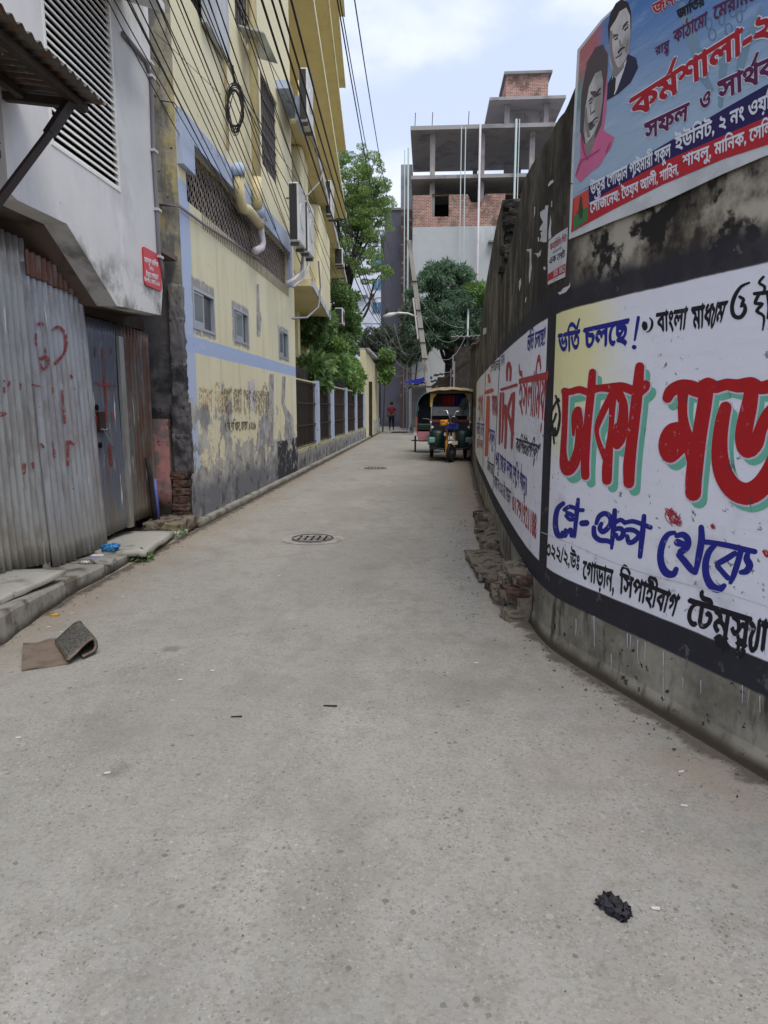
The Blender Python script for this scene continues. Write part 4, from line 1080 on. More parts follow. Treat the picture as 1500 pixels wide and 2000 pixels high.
def decal_mat(name, col, wear=0.6, var=0.12):
    k = NT(name)
    c = k.mix(k.noise(4.0, 5, 0.6), tuple(x * (1 - var) for x in col), tuple(min(1, x * (1 + var)) for x in col))
    c = k.mix(k.mask([('n', 30.0, 6, 0.62, 0.70, 3), ('n', 2.0, 4, 0.40, 0.6, 9), ('k', wear)]), c, lin(182, 180, 188))
    c = k.mix(k.mask([('n', (22, 22, 6), 5, 0.63, 0.68, 13), ('k', wear)]), c, lin(60, 56, 58))
    h = k.math('ADD', k.math('MULTIPLY', k.noise(14.0, 8, 0.7), 0.7), k.math('MULTIPLY', k.noise(2.5, 5, 0.6, 5), 1.2))
    return k.finish(c, 0.72, h, 0.4, 0.012, spec=0.25)
D = {'red': decal_mat('sign_red_paint', lin(168, 30, 34)), 'green': decal_mat('sign_green_paint', lin(104, 176, 150)), 'halo': decal_mat('sign_white_paint', lin(190, 188, 200)),
     'navy': decal_mat('sign_blue_paint', lin(36, 40, 128)), 'black': decal_mat('sign_black_paint', lin(30, 29, 36)), 'bluegrey': decal_mat('sign_faded_blue_paint', lin(86, 92, 158)),
     'fadered': decal_mat('sign_faded_red_paint', lin(166, 58, 62)), 'spray': decal_mat('red_spray_paint', lin(156, 44, 56)), 'fadepink': decal_mat('sign_pale_red_paint', lin(178, 112, 108)),
     'orange': decal_mat('sign_orange_paint', lin(196, 92, 72)), 'bwhite': decal_mat('banner_white_print', lin(206, 208, 216), 0.0), 'bred': decal_mat('banner_red_print', lin(160, 34, 44), 0.0),
     'bpurple': decal_mat('banner_purple_print', lin(88, 32, 72), 0.0), 'bblack': decal_mat('banner_black_print', lin(30, 28, 40), 0.0), 'bnavy': decal_mat('banner_navy_print', lin(42, 34, 84), 0.0),
     'bband': decal_mat('banner_red_band', lin(172, 42, 52), 0.0)}

# ---- big red lettering, traced with the brush (zoomed tracing frame)
OX, OY, SC = 1040, 520, 3.2609
RED = [
 [(205, 795, 17), (240, 800, 16), (300, 785, 18), (350, 800, 18), (385, 785, 22), (440, 775, 18), (505, 775, 26), (560, 765, 22), (600, 775, 24), (660, 795, 24), (700, 765, 26), (722, 752, 22)],
 [(212, 800, 18), (210, 900, 14), (205, 1050, 14), (198, 1180, 16), (205, 1260, 26), (225, 1300, 30), (262, 1262, 30), (290, 1180, 24), (300, 1080, 20), (300, 980, 20), (292, 915, 18)],
 [(290, 915, 18), (270, 950, 15), (264, 1010, 10), (262, 1075, 4)],
 [(384, 675, 18), (378, 760, 21), (366, 880, 21), (352, 1020, 21), (342, 1160, 22), (336, 1260, 23), (338, 1335, 22)],
 [(520, 780, 20), (510, 900, 16), (502, 1040, 13), (488, 1180, 22), (478, 1280, 28), (476, 1362, 26)],
 [(500, 825, 16), (455, 920, 17), (424, 990, 16), (410, 1050, 10), (428, 1130, 11), (458, 1200, 15), (478, 1250, 17)],
 [(545, 800, 26), (578, 870, 24), (580, 950, 28), (570, 1030, 34), (556, 1100, 34), (540, 1140, 22)], [(545, 1100, 26), (530, 1060, 12), (534, 1010, 5)],
 [(685, 640, 24), (676, 740, 29), (662, 880, 31), (646, 1020, 31), (630, 1150, 32), (618, 1270, 34), (616, 1380, 30)],
 [(690, 800, 22), (722, 770, 22), (730, 748, 16)],
 # ma
 [(862, 838, 28), (885, 795, 34), (945, 765, 38), (1010, 772, 42), (1065, 790, 42), (1118, 755, 42), (1170, 770, 34), (1240, 752, 32), (1310, 762, 38), (1395, 752, 42), (1450, 775, 36), (1510, 765, 40)],
 [(960, 790, 34), (958, 870, 26), (960, 960, 26), (978, 1060, 34), (1010, 1150, 40), (1025, 1230, 40)],
 [(960, 1025, 30), (890, 1040, 36), (855, 1100, 40), (852, 1170, 40), (880, 1210, 38), (930, 1170, 36), (980, 1130, 34)], [(900, 1110, 50), (930, 1120, 45)],
 [(1112, 770, 42), (1098, 880, 42), (1078, 1000, 42), (1058, 1120, 44), (1040, 1250, 48), (1028, 1370, 48), (1026, 1445, 46)],
 # da
 [(1232, 900, 34), (1212, 980, 40), (1196, 1100, 44), (1196, 1220, 50), (1222, 1330, 56), (1285, 1420, 62), (1370, 1450, 66), (1450, 1410, 64), (1510, 1330, 60), (1545, 1240, 50)],
 [(1400, 770, 40), (1385, 880, 46), (1358, 1000, 50), (1346, 1100, 50), (1372, 1165, 52), (1425, 1130, 44), (1452, 1050, 36), (1480, 985, 36), (1520, 930, 40), (1560, 900, 40)],
 [(1560, 780, 40), (1575, 900, 44), (1560, 1100, 44), (1540, 1300, 46)],
]
lett = thing('painted_lettering', None, None); COL.objects.unlink(lett); bpy.data.objects.remove(lett)
strokes('lettering_shadow', RED, D['green'], rw, OX, OY, SC, 0.0025, 6, 36, 46)
strokes('lettering_outline', RED, D['halo'], rw, OX, OY, SC, 0.0035, 12, 4, 6)
strokes('lettering', RED, D['red'], rw, OX, OY, SC, 0.0045, 5)
BL1 = [
 [(170, 440, 8), (215, 425, 9), (292, 408, 9)], [(200, 436, 8), (182, 470, 9), (174, 515, 9), (190, 548, 9), (218, 520, 8), (232, 478, 8), (225, 455, 6)], [(246, 425, 10), (236, 480, 9), (220, 540, 8), (210, 595, 3)],
 [(232, 412, 8), (236, 365, 8), (262, 338, 8), (280, 360, 9), (284, 395, 8)], [(262, 372, 6), (298, 330, 5)], [(262, 428, 8), (282, 460, 9), (280, 510, 10), (258, 540, 9), (242, 505, 7), (256, 470, 6)],
 [(332, 402, 9), (400, 385, 10), (500, 362, 10), (612, 338, 8)], [(352, 402, 8), (338, 455, 9), (336, 515, 11), (365, 498, 10), (386, 450, 9), (372, 415, 8)],
 [(398, 475, 7), (402, 508, 10), (424, 482, 8), (432, 450, 7), (446, 470, 8), (446, 508, 9), (466, 470, 7), (474, 420, 7)], [(478, 382, 8), (468, 450, 8), (458, 515, 6)],
 [(500, 376, 8), (480, 430, 9), (474, 500, 10), (490, 545, 10), (520, 545, 8)], [(522, 372, 8), (545, 420, 9), (520, 452, 8), (548, 470, 9), (530, 510, 9), (548, 545, 9), (580, 570, 7), (614, 612, 3)],
 [(560, 362, 9), (580, 420, 9), (574, 470, 9), (552, 512, 8)], [(676, 326, 8), (664, 400, 7), (652, 470, 4)], [(648, 515, 12), (650, 516, 12)]]
BL1 = BL1[-2:]
strokes('lettering', BL1, D['navy'], rw, OX, OY, SC, 0.003, 2.5)
BK1 = [[(714, 362, 12), (716, 380, 18), (718, 398, 12)], [(722, 368, 12), (722, 390, 14)], [(748, 328, 3), (764, 350, 7), (762, 385, 8), (748, 410, 5), (730, 420, 3)]]
strokes('lettering', BK1, D['black'], rw, OX, OY, SC, 0.0055)
def Z2(*p): return [(OX + x / SC, OY + y / SC) for x, y in p]
def Z3(*p): return [(1040 + x / SC, 900 + y / SC) for x, y in p]
text('lettering', 'ভিত^', Z2((170, 548), (300, 530), (302, 408), (165, 438)), D['navy'], rw, 0.003, 0.05)
text('lettering', 'চলেছ', Z2((335, 522), (600, 488), (614, 340), (328, 402)), D['navy'], rw, 0.003, 0.05)
text('lettering', 'বাংলা', Z2((800, 415), (975, 400), (990, 272), (790, 305)), D['black'], rw, 0.003, 0.045)
text('lettering', 'মাধ্যম', Z2((1025, 400), (1215, 350), (1245, 225), (1015, 268)), D['black'], rw, 0.003, 0.045) if False else text('lettering', 'মাধ%ম', Z2((1025, 405), (1210, 350), (1245, 225), (1015, 268)), D['black'], rw, 0.003, 0.045)
O1 = [[(1382, 105, 6), (1330, 130, 9), (1290, 190, 12), (1272, 260, 12), (1285, 315, 13), (1325, 325, 12), (1355, 285, 12), (1350, 245, 10), (1330, 255, 8)], [(1322, 195, 9), (1345, 212, 10), (1335, 240, 9)],
      [(1415, 175, 10), (1470, 170, 12), (1520, 162, 11)], [(1472, 68, 8), (1445, 105, 8), (1480, 130, 9), (1475, 165, 8)], [(1440, 185, 10), (1420, 235, 10), (1465, 240, 9), (1430, 285, 10), (1475, 320, 8), (1468, 405, 4)], [(1500, 170, 12), (1510, 260, 12), (1500, 330, 8)]]
strokes('lettering', O1, D['black'], rw, OX, OY, SC, 0.003, 1)
# niu, squeezed beside the divider
NI = [[(110, 955, 5), (160, 850, 6), (172, 860, 5)], [(150, 825, 5), (170, 900, 6), (176, 960, 6), (165, 1040, 7), (148, 1080, 6), (146, 1030, 5)], [(100, 1040, 6), (135, 990, 5), (152, 940, 6)], [(118, 960, 5), (130, 1030, 6), (140, 1130, 4)],
      [(112, 1010, 5), (104, 1060, 6), (125, 1075, 5)], [(112, 1080, 6), (110, 1180, 5), (108, 1225, 3)]]
strokes('lettering', NI, D['black'], rw, OX, OY, SC, 0.0055, 1)
# play-group theke
PG = [
 [(196, 272, 11), (165, 300, 12), (150, 350, 13), (148, 420, 14), (162, 470, 15), (188, 478, 13), (192, 455, 8)],
 [(205, 312, 9), (235, 292, 10), (268, 300, 10), (292, 312, 10), (322, 314, 9)], [(222, 330, 9), (252, 345, 11), (270, 365, 10), (240, 375, 9), (215, 350, 8)], [(292, 246, 8), (284, 320, 11), (276, 400, 10), (268, 484, 7)],
 [(212, 440, 8), (208, 478, 10), (228, 450, 8), (246, 436, 8), (250, 478, 9), (262, 450, 7)],
 [(318, 398, 16), (344, 396, 16)],
 [(408, 398, 9), (425, 355, 12), (460, 335, 13), (492, 352, 13), (500, 390, 12), (480, 430, 13), (448, 452, 13), (430, 430, 12), (440, 400, 9)], [(392, 425, 11), (396, 475, 13), (430, 505, 13), (480, 510, 12), (510, 530, 8)],
 [(525, 316, 11), (520, 400, 13), (512, 480, 12), (505, 556, 6)], [(530, 392, 10), (562, 376, 11), (590, 395, 11)], [(520, 440, 10), (555, 430, 12), (580, 450, 13), (570, 485, 13), (545, 495, 10), (535, 470, 8)],
 [(598, 392, 10), (640, 385, 11), (690, 400, 11), (752, 424, 12)], [(602, 440, 12), (640, 440, 12), (680, 470, 12), (650, 510, 13), (615, 520, 12), (605, 480, 10)], [(712, 352, 11), (704, 440, 14), (694, 530, 13), (686, 610, 11)],
 [(905, 458, 10), (865, 468, 13), (832, 520, 17), (816, 600, 18), (826, 670, 20), (856, 715, 22), (898, 722, 17), (916, 690, 13)],
 [(920, 478, 12), (960, 470, 16), (990, 500, 18), (985, 550, 18), (945, 580, 18)], [(925, 520, 20), (955, 530, 18)], [(935, 600, 16), (970, 640, 18), (1010, 690, 17), (1035, 712, 12)], [(1076, 424, 14), (1078, 500, 18), (1062, 600, 18), (1040, 712, 11)],
 [(1078, 515, 13), (1150, 522, 13), (1250, 540, 14), (1340, 562, 15), (1418, 578, 13)], [(1160, 540, 12), (1125, 580, 16), (1104, 650, 18), (1108, 730, 19), (1140, 795, 22), (1188, 818, 20), (1222, 795, 12)],
 [(1330, 570, 15), (1308, 650, 16), (1282, 730, 15), (1262, 775, 9)], [(1290, 590, 14), (1235, 625, 16), (1180, 660, 14), (1205, 700, 13), (1245, 745, 14)], [(1372, 590, 12), (1366, 625, 18), (1385, 665, 20), (1365, 702, 18), (1330, 710, 12)]]
strokes('lettering', PG, D['navy'], rw, 1040, 900, SC, 0.003, 4)
text('lettering', '৩২২/২,উঃ', Z3((84, 600), (300, 700), (305, 610), (88, 518)), D['black'], rw, 0.003, 0.035)
text('lettering', 'েগাড়ান,', Z3((318, 745), (520, 838), (530, 705), (325, 640)), D['black'], rw, 0.003, 0.04)
text('lettering', 'িসপাহীবাগ', Z3((555, 840), (905, 990), (940, 870), (560, 715)), D['black'], rw, 0.003, 0.045)
text('lettering', 'েটম<প>ুস<ট>%া', Z3((975, 1030), (1490, 1215), (1510, 1040), (1000, 880)), D['black'], rw, 0.003, 0.045)
# spray scribbles
for i, (cx, cy, rr) in enumerate(((900, 360, 55), (1153, 418, 16), (1490, 590, 24))):
    rnd = random.Random(i); S = []
    for k in range(9 if rr > 40 else 5):
        a0 = rnd.random() * 6; S.append([(cx + rr * rnd.uniform(.3, 1) * math.cos(a0 + t), cy + rr * rnd.uniform(.4, 1.1) * math.sin(a0 + t * 1.3), 2.2) for t in np.linspace(0, 5, 8)])
    strokes('spray_scribble', S, D['spray'], rw, 1040, 900, SC, 0.0085)
# drips of white paint on the plinth
rnd = random.Random(3)
drips = []
for (x, y0, y1) in ((838, 1215, 1600), (608, 1100, 1190), (628, 1110, 1200), (675, 1140, 1290), (722, 1160, 1270), (960, 1380, 1440), (1340, 1430, 1540), (280, 1010, 1110), (395, 990, 1180), (1452, 1500, 1600), (505, 1230, 1340), (1075, 1400, 1480)):
    drips.append([(x, y0, 3), (x + rnd.uniform(-3, 3), (y0 + y1) / 2, 2.2), (x + rnd.uniform(-6, 4), y1, 1.6)])
strokes('paint_drip', drips, D['halo'], rw, 1040, 900, SC, 0.007)
# hairline ridge in the render across the near panel
strokes('render_seam', [[(60, 455, 2), (250, 530, 2), (500, 640, 2), (760, 730, 3), (1040, 800, 3), (1250, 850, 2), (1500, 930, 2)]], D['halo'], rw, 1040, 900, SC, 0.006)

# ---- far panel
def F4(*p): return [(900 + x / 3.635, 600 + y / 3.635) for x, y in p]
text('lettering', 'ভ^িত চলেছ!!', F4((470, 320), (600, 262), (606, 150), (478, 205)), D['navy'], rw, 0.006, 0.02)
text('lettering', 'ইন<ট>ারন্যাশনাল' if False else 'ইসলািময়া', F4((415, 740), (600, 800), (625, 465), (415, 515)), D['fadered'], rw, 0.006, 0.02)
strokes('lettering', [[(290, 585, 9), (340, 570, 9), (396, 552, 10)], [(330, 520, 5), (330, 440, 7), (342, 395, 8), (355, 440, 7), (352, 520, 5)], [(285, 610, 6), (280, 760, 7), (275, 970, 5)], [(303, 610, 6), (300, 800, 6), (293, 960, 4)],
    [(318, 700, 9), (322, 850, 8), (316, 1000, 6)], [(378, 610, 9), (370, 800, 9), (362, 1000, 6)], [(365, 620, 8), (335, 740, 9), (350, 800, 10), (370, 900, 10)]], D['fadered'], rw, 900, 600, 3.635, 0.006, 1)
strokes('lettering', [[(180, 605, 10), (222, 590, 11)], [(195, 640, 9), (190, 850, 11), (182, 1050, 8)], [(198, 480, 4), (205, 530, 6)]], D['orange'], rw, 900, 600, 3.635, 0.006, 3)
text('lettering', 'মাধযম', F4((225, 760), (258, 780), (258, 635), (222, 630)), D['fadered'], rw, 0.006, 0.02)
text('lettering', 'শাখা', F4((125, 800), (158, 800), (158, 640), (125, 650)), D['fadepink'], rw, 0.006, 0.03)
text('lettering', 'ভিত চেল', F4((112, 900), (165, 925), (167, 830), (114, 820)), D['bluegrey'], rw, 0.006, 0.02)
text('lettering', 'সকুল', F4((202, 970), (240, 985), (242, 880), (205, 865)), D['bluegrey'], rw, 0.006, 0.02)
text('lettering', 'বািলকা', F4((112, 990), (155, 1015), (157, 950), (113, 935)), D['fadepink'], rw, 0.006, 0.02)
text('lettering', 'ঠিকানা ঢাকা', F4((188, 1150), (232, 1210), (234, 1120), (190, 1090)), D['black'], rw, 0.006, 0.01)
text('lettering', 'কমিপউটারপিশক<ষ>ণ"', F4((392, 1020), (548, 1085), (568, 985), (395, 930)), D['black'], rw, 0.006, 0.015)
text('lettering', '৬ষ<ঠ> েথেক দশম েশি~ণ প^যন<ত>॥', F4((246, 1120), (470, 1340), (472, 1215), (250, 1020)), D['navy'], rw, 0.006, 0.015)
text('lettering', 'বাসা নং ৩২২ উঃ েগাড়ান', F4((238, 1270), (352, 1405), (357, 1310), (240, 1195)), D['black'], rw, 0.006, 0.012)
text('lettering', '01791921188', F4((366, 1435), (536, 1650), (540, 1490), (368, 1345)), D['fadered'], rw, 0.006, 0.025)
text('lettering', 'ইনশাআললাহ', F4((210, 470), (280, 440), (280, 370), (215, 400)), D['black'], rw, 0.006, 0.0)
text('lettering', 'িনিবড়', F4((285, 425), (312, 400), (312, 335), (286, 350)), D['navy'], rw, 0.006, 0.0)
strokes('panel_divider', [[(281, 300, 1.2), (262, 700, 1.4), (240, 1100, 1.4), (228, 1310, 1.4)], [(178, 460, 1), (165, 800, 1), (157, 1140, 1)], [(100, 480, 1), (100, 800, 1), (100, 1050, 1)]], D['black'], rw, 900, 600, 3.635, 0.006)

# ------------------------------------------------------------------ banner
bn = thing('banner', 'large blue political banner with two portraits and red Bengali headline hung on the wall', 'banner', (0.9, 3.1, 2.3))
def B1(*p): return [(1100 + x / 3.75, y / 3.75) for x, y in p]
def banner_mat():
    k = NT('banner_print')
    z = k.comp('z'); y = k.comp('y')
    c = k.mix(k.rng(k.math('ADD', z, k.math('MULTIPLY', k.math('SUBTRACT', 3.4, y), 0.28)), 2.62, 3.30), lin(150, 172, 192), lin(48, 104, 168))
    c = k.mix(k.mask([('y', 3.55, 3.72), ('z', 2.5, 2.9), ('k', 0.7)]), c, lin(148, 158, 168))
    c = k.mix(k.mask([('y', 3.52, 3.62), ('z', 2.95, 3.08), ('k', 0.85)]), c, lin(176, 88, 84))
    c = k.mix(k.mask([('y', 3.69, 3.72), ('z', 2.85, 2.95), ('z', 3.1, 3.0), ('k', 0.8)]), c, lin(72, 122, 98))
    c = k.mix(k.mask([('n', (3, 3, 16), 6, 0.5, 0.7, 5), ('k', 0.25)]), c, lin(190, 204, 216))
    return k.finish(c, 0.4, k.noise((1.5, 1.5, 5), 5, 0.6), 0.5, 0.02, spec=0.4)
M['banner'] = banner_mat()
M['banner_white'] = simple('banner_margin', lin(196, 198, 200), 0.45, dirt=0.25)
def poly(name, pts, mat, parent, off, sub=8.0):
    """filled px polygon on the wall; edges subdivided so that it follows the wall"""
    P = []
    for i in range(len(pts)):
        a = np.array(pts[i], float); b = np.array(pts[(i + 1) % len(pts)], float); n_ = max(1, int(np.linalg.norm(b - a) / sub))
        for k in range(n_): P.append(tuple(a + (b - a) * k / n_))
    ar = sum(P[i][0] * P[(i + 1) % len(P)][1] - P[(i + 1) % len(P)][0] * P[i][1] for i in range(len(P)))
    if ar < 0: P = P[::-1]
    A_ = np.array(P); lo, hi = A_.min(0), A_.max(0); ex = []
    for gx in np.arange(lo[0] + 3, hi[0], 9.0):
        for gy in np.arange(lo[1] + 3, hi[1], 30.0):
            ins = False
            for (x1, y1), (x2, y2) in zip(P, P[1:] + P[:1]):
                if (y1 > gy) != (y2 > gy) and gx < (x2 - x1) * (gy - y1) / (y2 - y1) + x1: ins = not ins
            if ins: ex.append((float(gx), float(gy)))
    V, Fc = union_mesh([P], wallmap(off), ex); return meshobj(name, V, Fc, mat, parent)
o = poly('banner_sheet', [(1134, 98), (1180, 40), (1232, -8), (1400, -60), (1560, -110), (1560, 288), (1500, 306), (1420, 340), (1300, 396), (1200, 434), (1117, 468), (1124, 280)], M['banner_white'], bn, 0.016)
sm_ = o.modifiers.new('t', 'SOLIDIFY'); sm_.thickness = 0.004; sm_.offset = 0
poly('banner_print', [(1139, 100), (1184, 42), (1235, -4), (1400, -56), (1560, -105), (1560, 268), (1500, 286), (1420, 312), (1300, 362), (1200, 412), (1122, 454), (1129, 280)], M['banner'], bn, 0.021)
for (P, m_, o_) in (([(1128, 382), (1180, 350), (1250, 315), (1330, 268), (1420, 215), (1500, 170), (1560, 140), (1560, 205), (1500, 232), (1400, 275), (1300, 318), (1200, 372), (1157, 398), (1156, 366)], 'bnavy', 0.0235),
                    ([(1157, 398), (1200, 372), (1300, 318), (1400, 275), (1500, 232), (1560, 205), (1560, 268), (1500, 286), (1420, 312), (1300, 362), (1200, 412), (1122, 454), (1126, 388)], 'bband', 0.0245)):
    poly('banner_band', P, D[m_], bn, o_)
# little emblem panel: red over green with a pale sheaf
poly('banner_emblem', B1((105, 1450), (212, 1385), (207, 1610), (100, 1690)), decal_mat('emblem_red', lin(196, 78, 62), 0), bn, 0.026)
poly('banner_emblem', B1((102, 1590), (208, 1510), (207, 1610), (100, 1690)), decal_mat('emblem_green', lin(62, 116, 70), 0), bn, 0.027)
poly('banner_emblem', B1((150, 1440), (160, 1440), (172, 1540), (165, 1600), (145, 1600), (135, 1550)), decal_mat('emblem_sheaf', lin(58, 70, 50), 0), bn, 0.028)
# clasped-hands and chain motif, faint grey
DM = decal_mat('banner_grey_motif', lin(116, 142, 160), 0)
S = [[(900, 40, 22), (940, 200, 40), (1000, 380, 40), (1050, 560, 36), (1110, 660, 20)], [(1480, 60, 14), (1420, 200, 22), (1360, 360, 34), (1310, 560, 26)], [(1180, 300, 24), (1200, 450, 30), (1190, 600, 26), (1180, 780, 18)]]
strokes('banner_motif', S, DM, bn, 1100, 0, 3.75, 0.0225)
S = [[(cx + 26 * math.cos(a) * (1 if i % 2 else .8), cy + 42 * math.sin(a), 5) for a in np.linspace(0, 6.3, 12)] for i, (cx, cy) in enumerate(((1095, 180), (1120, 260), (1190, 150), (1240, 220), (1320, 130), (1270, 90), (1350, 50), (1210, 60)))]
strokes('banner_motif', S, decal_mat('banner_grey_chain', lin(96, 120, 140), 0), bn, 1100, 0, 3.75, 0.0230)
# portraits, plain generic figures
def print_skin(name, a, b):
    k = NT(name); c = k.mix(k.rng(k.noise((9, 9, 6), 4, .5, 4), .38, .62), a, b); return k.finish(c, .45, spec=.3)
SK = print_skin('portrait_skin', lin(146, 140, 138), lin(190, 187, 184)); SK2 = decal_mat('portrait_skin_shade', lin(132, 124, 120), 0); HR = decal_mat('portrait_hair', lin(52, 48, 50), 0); SU = decal_mat('portrait_suit', lin(48, 50, 70), 0)
PK = decal_mat('portrait_pink_scarf', lin(196, 104, 140), 0); VE = decal_mat('portrait_dark_veil', lin(84, 76, 76), 0); WS = decal_mat('portrait_shirt', lin(206, 208, 212), 0); PK2 = decal_mat('portrait_scarf_fold', lin(160, 70, 108), 0)
poly('portrait_suit', B1((345, 740), (350, 620), (400, 520), (460, 480), (500, 400), (560, 430), (575, 500), (520, 610), (430, 690), (380, 720)), SU, bn, 0.0235)
poly('portrait_shirt', B1((378, 640), (385, 560), (440, 510), (492, 440), (470, 520), (420, 660), (400, 700)), WS, bn, 0.0245)
poly('portrait_tie', B1((372, 700), (378, 610), (392, 560), (412, 580), (406, 660), (392, 712)), HR, bn, 0.0255)
poly('portrait_hair', B1((352, 200), (372, 100), (410, 30), (450, 0), (500, 20), (522, 90), (524, 200), (512, 330), (360, 330)), HR, bn, 0.0240)
poly('portrait_face', B1((362, 330), (372, 210), (410, 150), (440, 90), (488, 60), (516, 120), (520, 250), (508, 380), (480, 450), (430, 510), (385, 530), (366, 450)), SK, bn, 0.0255)
poly('portrait_neck', B1((385, 480), (440, 500), (475, 450), (470, 500), (415, 570), (388, 560)), SK2, bn, 0.0265)
S = [[(392, 285, 4), (410, 262, 5), (428, 262, 4)], [(462, 222, 4), (480, 185, 6), (500, 165, 5)], [(405, 296, 5), (424, 286, 5)], [(478, 226, 6), (500, 205, 5)], [(430, 392, 6), (450, 365, 7), (474, 352, 6)], [(412, 430, 4), (440, 412, 4), (455, 396, 3)]]
for s_ in S: strokes('portrait_feature', [s_], HR, bn, 1100, 0, 3.75, 0.0275)
strokes('portrait_shading', [[(378, 240, 9), (374, 330, 11), (384, 430, 13), (410, 492, 12)], [(500, 300, 8), (490, 380, 9)], [(392, 262, 9), (420, 272, 8)], [(470, 196, 9), (500, 188, 7)], [(192, 800, 8), (196, 900, 11), (212, 1000, 12)], [(232, 735, 9), (246, 730, 6)], [(282, 676, 9), (300, 662, 6)], [(250, 905, 8), (275, 890, 6)], [(440, 300, 5), (446, 340, 6), (462, 340, 5)], [(372, 330, 5), (376, 420, 7), (392, 490, 7)]], SK2, bn, 1100, 0, 3.75, 0.0268)
poly('portrait_scarf', B1((110, 1290), (150, 1150), (150, 900), (170, 600), (230, 380), (300, 330), (350, 380), (350, 560), (340, 820), (320, 960), (400, 1010), (380, 1080), (330, 1150), (290, 1220), (230, 1260), (150, 1340)), PK, bn, 0.0245)
poly('portrait_veil', B1((148, 960), (160, 680), (200, 460), (262, 350), (315, 330), (352, 400), (350, 520), (320, 780), (305, 920), (250, 1040), (180, 1060)), VE, bn, 0.0255)
poly('portrait_face', B1((175, 960), (190, 780), (215, 640), (262, 540), (305, 520), (318, 600), (315, 740), (295, 880), (262, 960), (225, 1020), (190, 1060)), SK, bn, 0.0265)
poly('portrait_neck', B1((185, 1060), (225, 1030), (262, 960), (255, 1040), (215, 1140), (195, 1130)), SK2, bn, 0.0270)
S = [[(215, 745, 4), (232, 722, 4), (246, 716, 3)], [(272, 692, 4), (290, 660, 5), (302, 650, 3)], [(218, 765, 4), (236, 752, 4)], [(276, 706, 4), (298, 688, 4)], [(228, 915, 4), (252, 880, 5), (280, 862, 4)], [(236, 832, 4), (258, 815, 4)]]
for s_ in S: strokes('portrait_feature', [s_], HR, bn, 1100, 0, 3.75, 0.0280)
strokes('portrait_fold', [[(120, 1280, 4), (160, 1180, 5), (200, 1160, 5), (290, 1100, 4)], [(160, 1010, 5), (180, 1120, 6), (205, 1170, 6)], [(340, 1120, 4), (370, 1050, 5)]], PK2, bn, 1100, 0, 3.75, 0.0285)
def btext(s, pts, col, bold=0.02, halo=None, off=0.0295):
    if halo: text('printed_lettering', s, B1(*pts), D[halo], bn, off - 0.002, bold + 0.045)
    text('printed_lettering', s, B1(*pts), D[col], bn, off, bold)
btext('জন্মদিন' if False else 'জনতার', [(690, 125), (1000, -60), (1000, -130), (680, 45)], 'bred', 0.035, 'bwhite')
btext('জািতর', [(868, 150), (1065, 40), (1060, -20), (862, 85)], 'bblack', 0.05)
btext('রাষ<ট>~', [(705, 410), (805, 370), (805, 300), (700, 358)], 'bpurple', 0.025)
btext('কাঠােমা', [(840, 325), (1080, 190), (1085, 95), (835, 240)], 'bpurple', 0.025)
btext('েমরামেতর', [(1130, 155), (1560, -60), (1560, -150), (1130, 60)], 'bpurple', 0.025)
btext('কম^শালা-২', [(535, 880), (1560, 260), (1560, 80), (520, 735)], 'bred', 0.045, 'bwhite')
btext('সফল', [(630, 1035), (940, 880), (950, 760), (625, 915)], 'bpurple', 0.045, 'bwhite')
btext('ও', [(1025, 820), (1110, 775), (1115, 665), (1030, 715)], 'bpurple', 0.045, 'bwhite')
btext('সাথ^ক', [(1170, 745), (1620, 540), (1620, 400), (1165, 610)], 'bpurple', 0.045, 'bwhite')
btext('উত<ত>র েগাড়ান পা~ইমারী সকুল', [(228, 1432), (815, 1150), (815, 1060), (225, 1350)], 'bwhite', 0.035)
btext('ইউিনট, ২ নং ওয়া^ড', [(850, 1110), (1620, 760), (1620, 660), (850, 1015)], 'bwhite', 0.035)
btext('েসৗজেনয: ৈতয়ব আলী, শািহন,', [(225, 1565), (875, 1275), (875, 1205), (222, 1490)], 'bwhite', 0.035)
btext('শাবলু, মািনক, েসিলম', [(905, 1230), (1620, 960), (1620, 870), (905, 1150)], 'bwhite', 0.035)
strokes('eyelet', [[(86, 826, 5), (87, 828, 5)], [(86, 1345, 5), (87, 1347, 5)]], D['black'], bn, 1100, 0, 3.75, 0.025)

# torn poster and its shreds
def R4(*p): return [(900 + x / 5.713, 350 + y / 5.713) for x, y in p]
ps = thing('torn_poster', 'small white room-to-let poster with red and black print left of the banner', 'poster', (0.74, 3.9, 2.2))
poly('poster_paper', R4((985, 690), (1080, 610), (1200, 535), (1190, 800), (1170, 1090), (1080, 1130), (975, 1180), (975, 900)), M['banner_white'], ps, 0.006)
poly('poster_band', R4((978, 1060), (1070, 1000), (1175, 940), (1170, 1040), (1080, 1085), (977, 1140)), D['bband'], ps, 0.0075)
for s_, q, c_, b_ in (('ফযািমিল িসট', [(1002, 800), (1182, 690), (1186, 625), (1004, 730)], 'bred', 0.01), ('এক েলট', [(990, 950), (1165, 870), (1168, 800), (992, 885)], 'bblack', 0.015), ('বয্যাচলার' if False else 'বযাচলার ভাড়া', [(1035, 835), (1130, 775), (1132, 750), (1037, 808)], 'bblack', 0.0), ('505 1812', [(1040, 1090), (1165, 1025), (1168, 965), (1042, 1030)], 'bwhite', 0.02)):
    text('printed_lettering', s_, R4(*q), D[c_], ps, 0.009, b_)
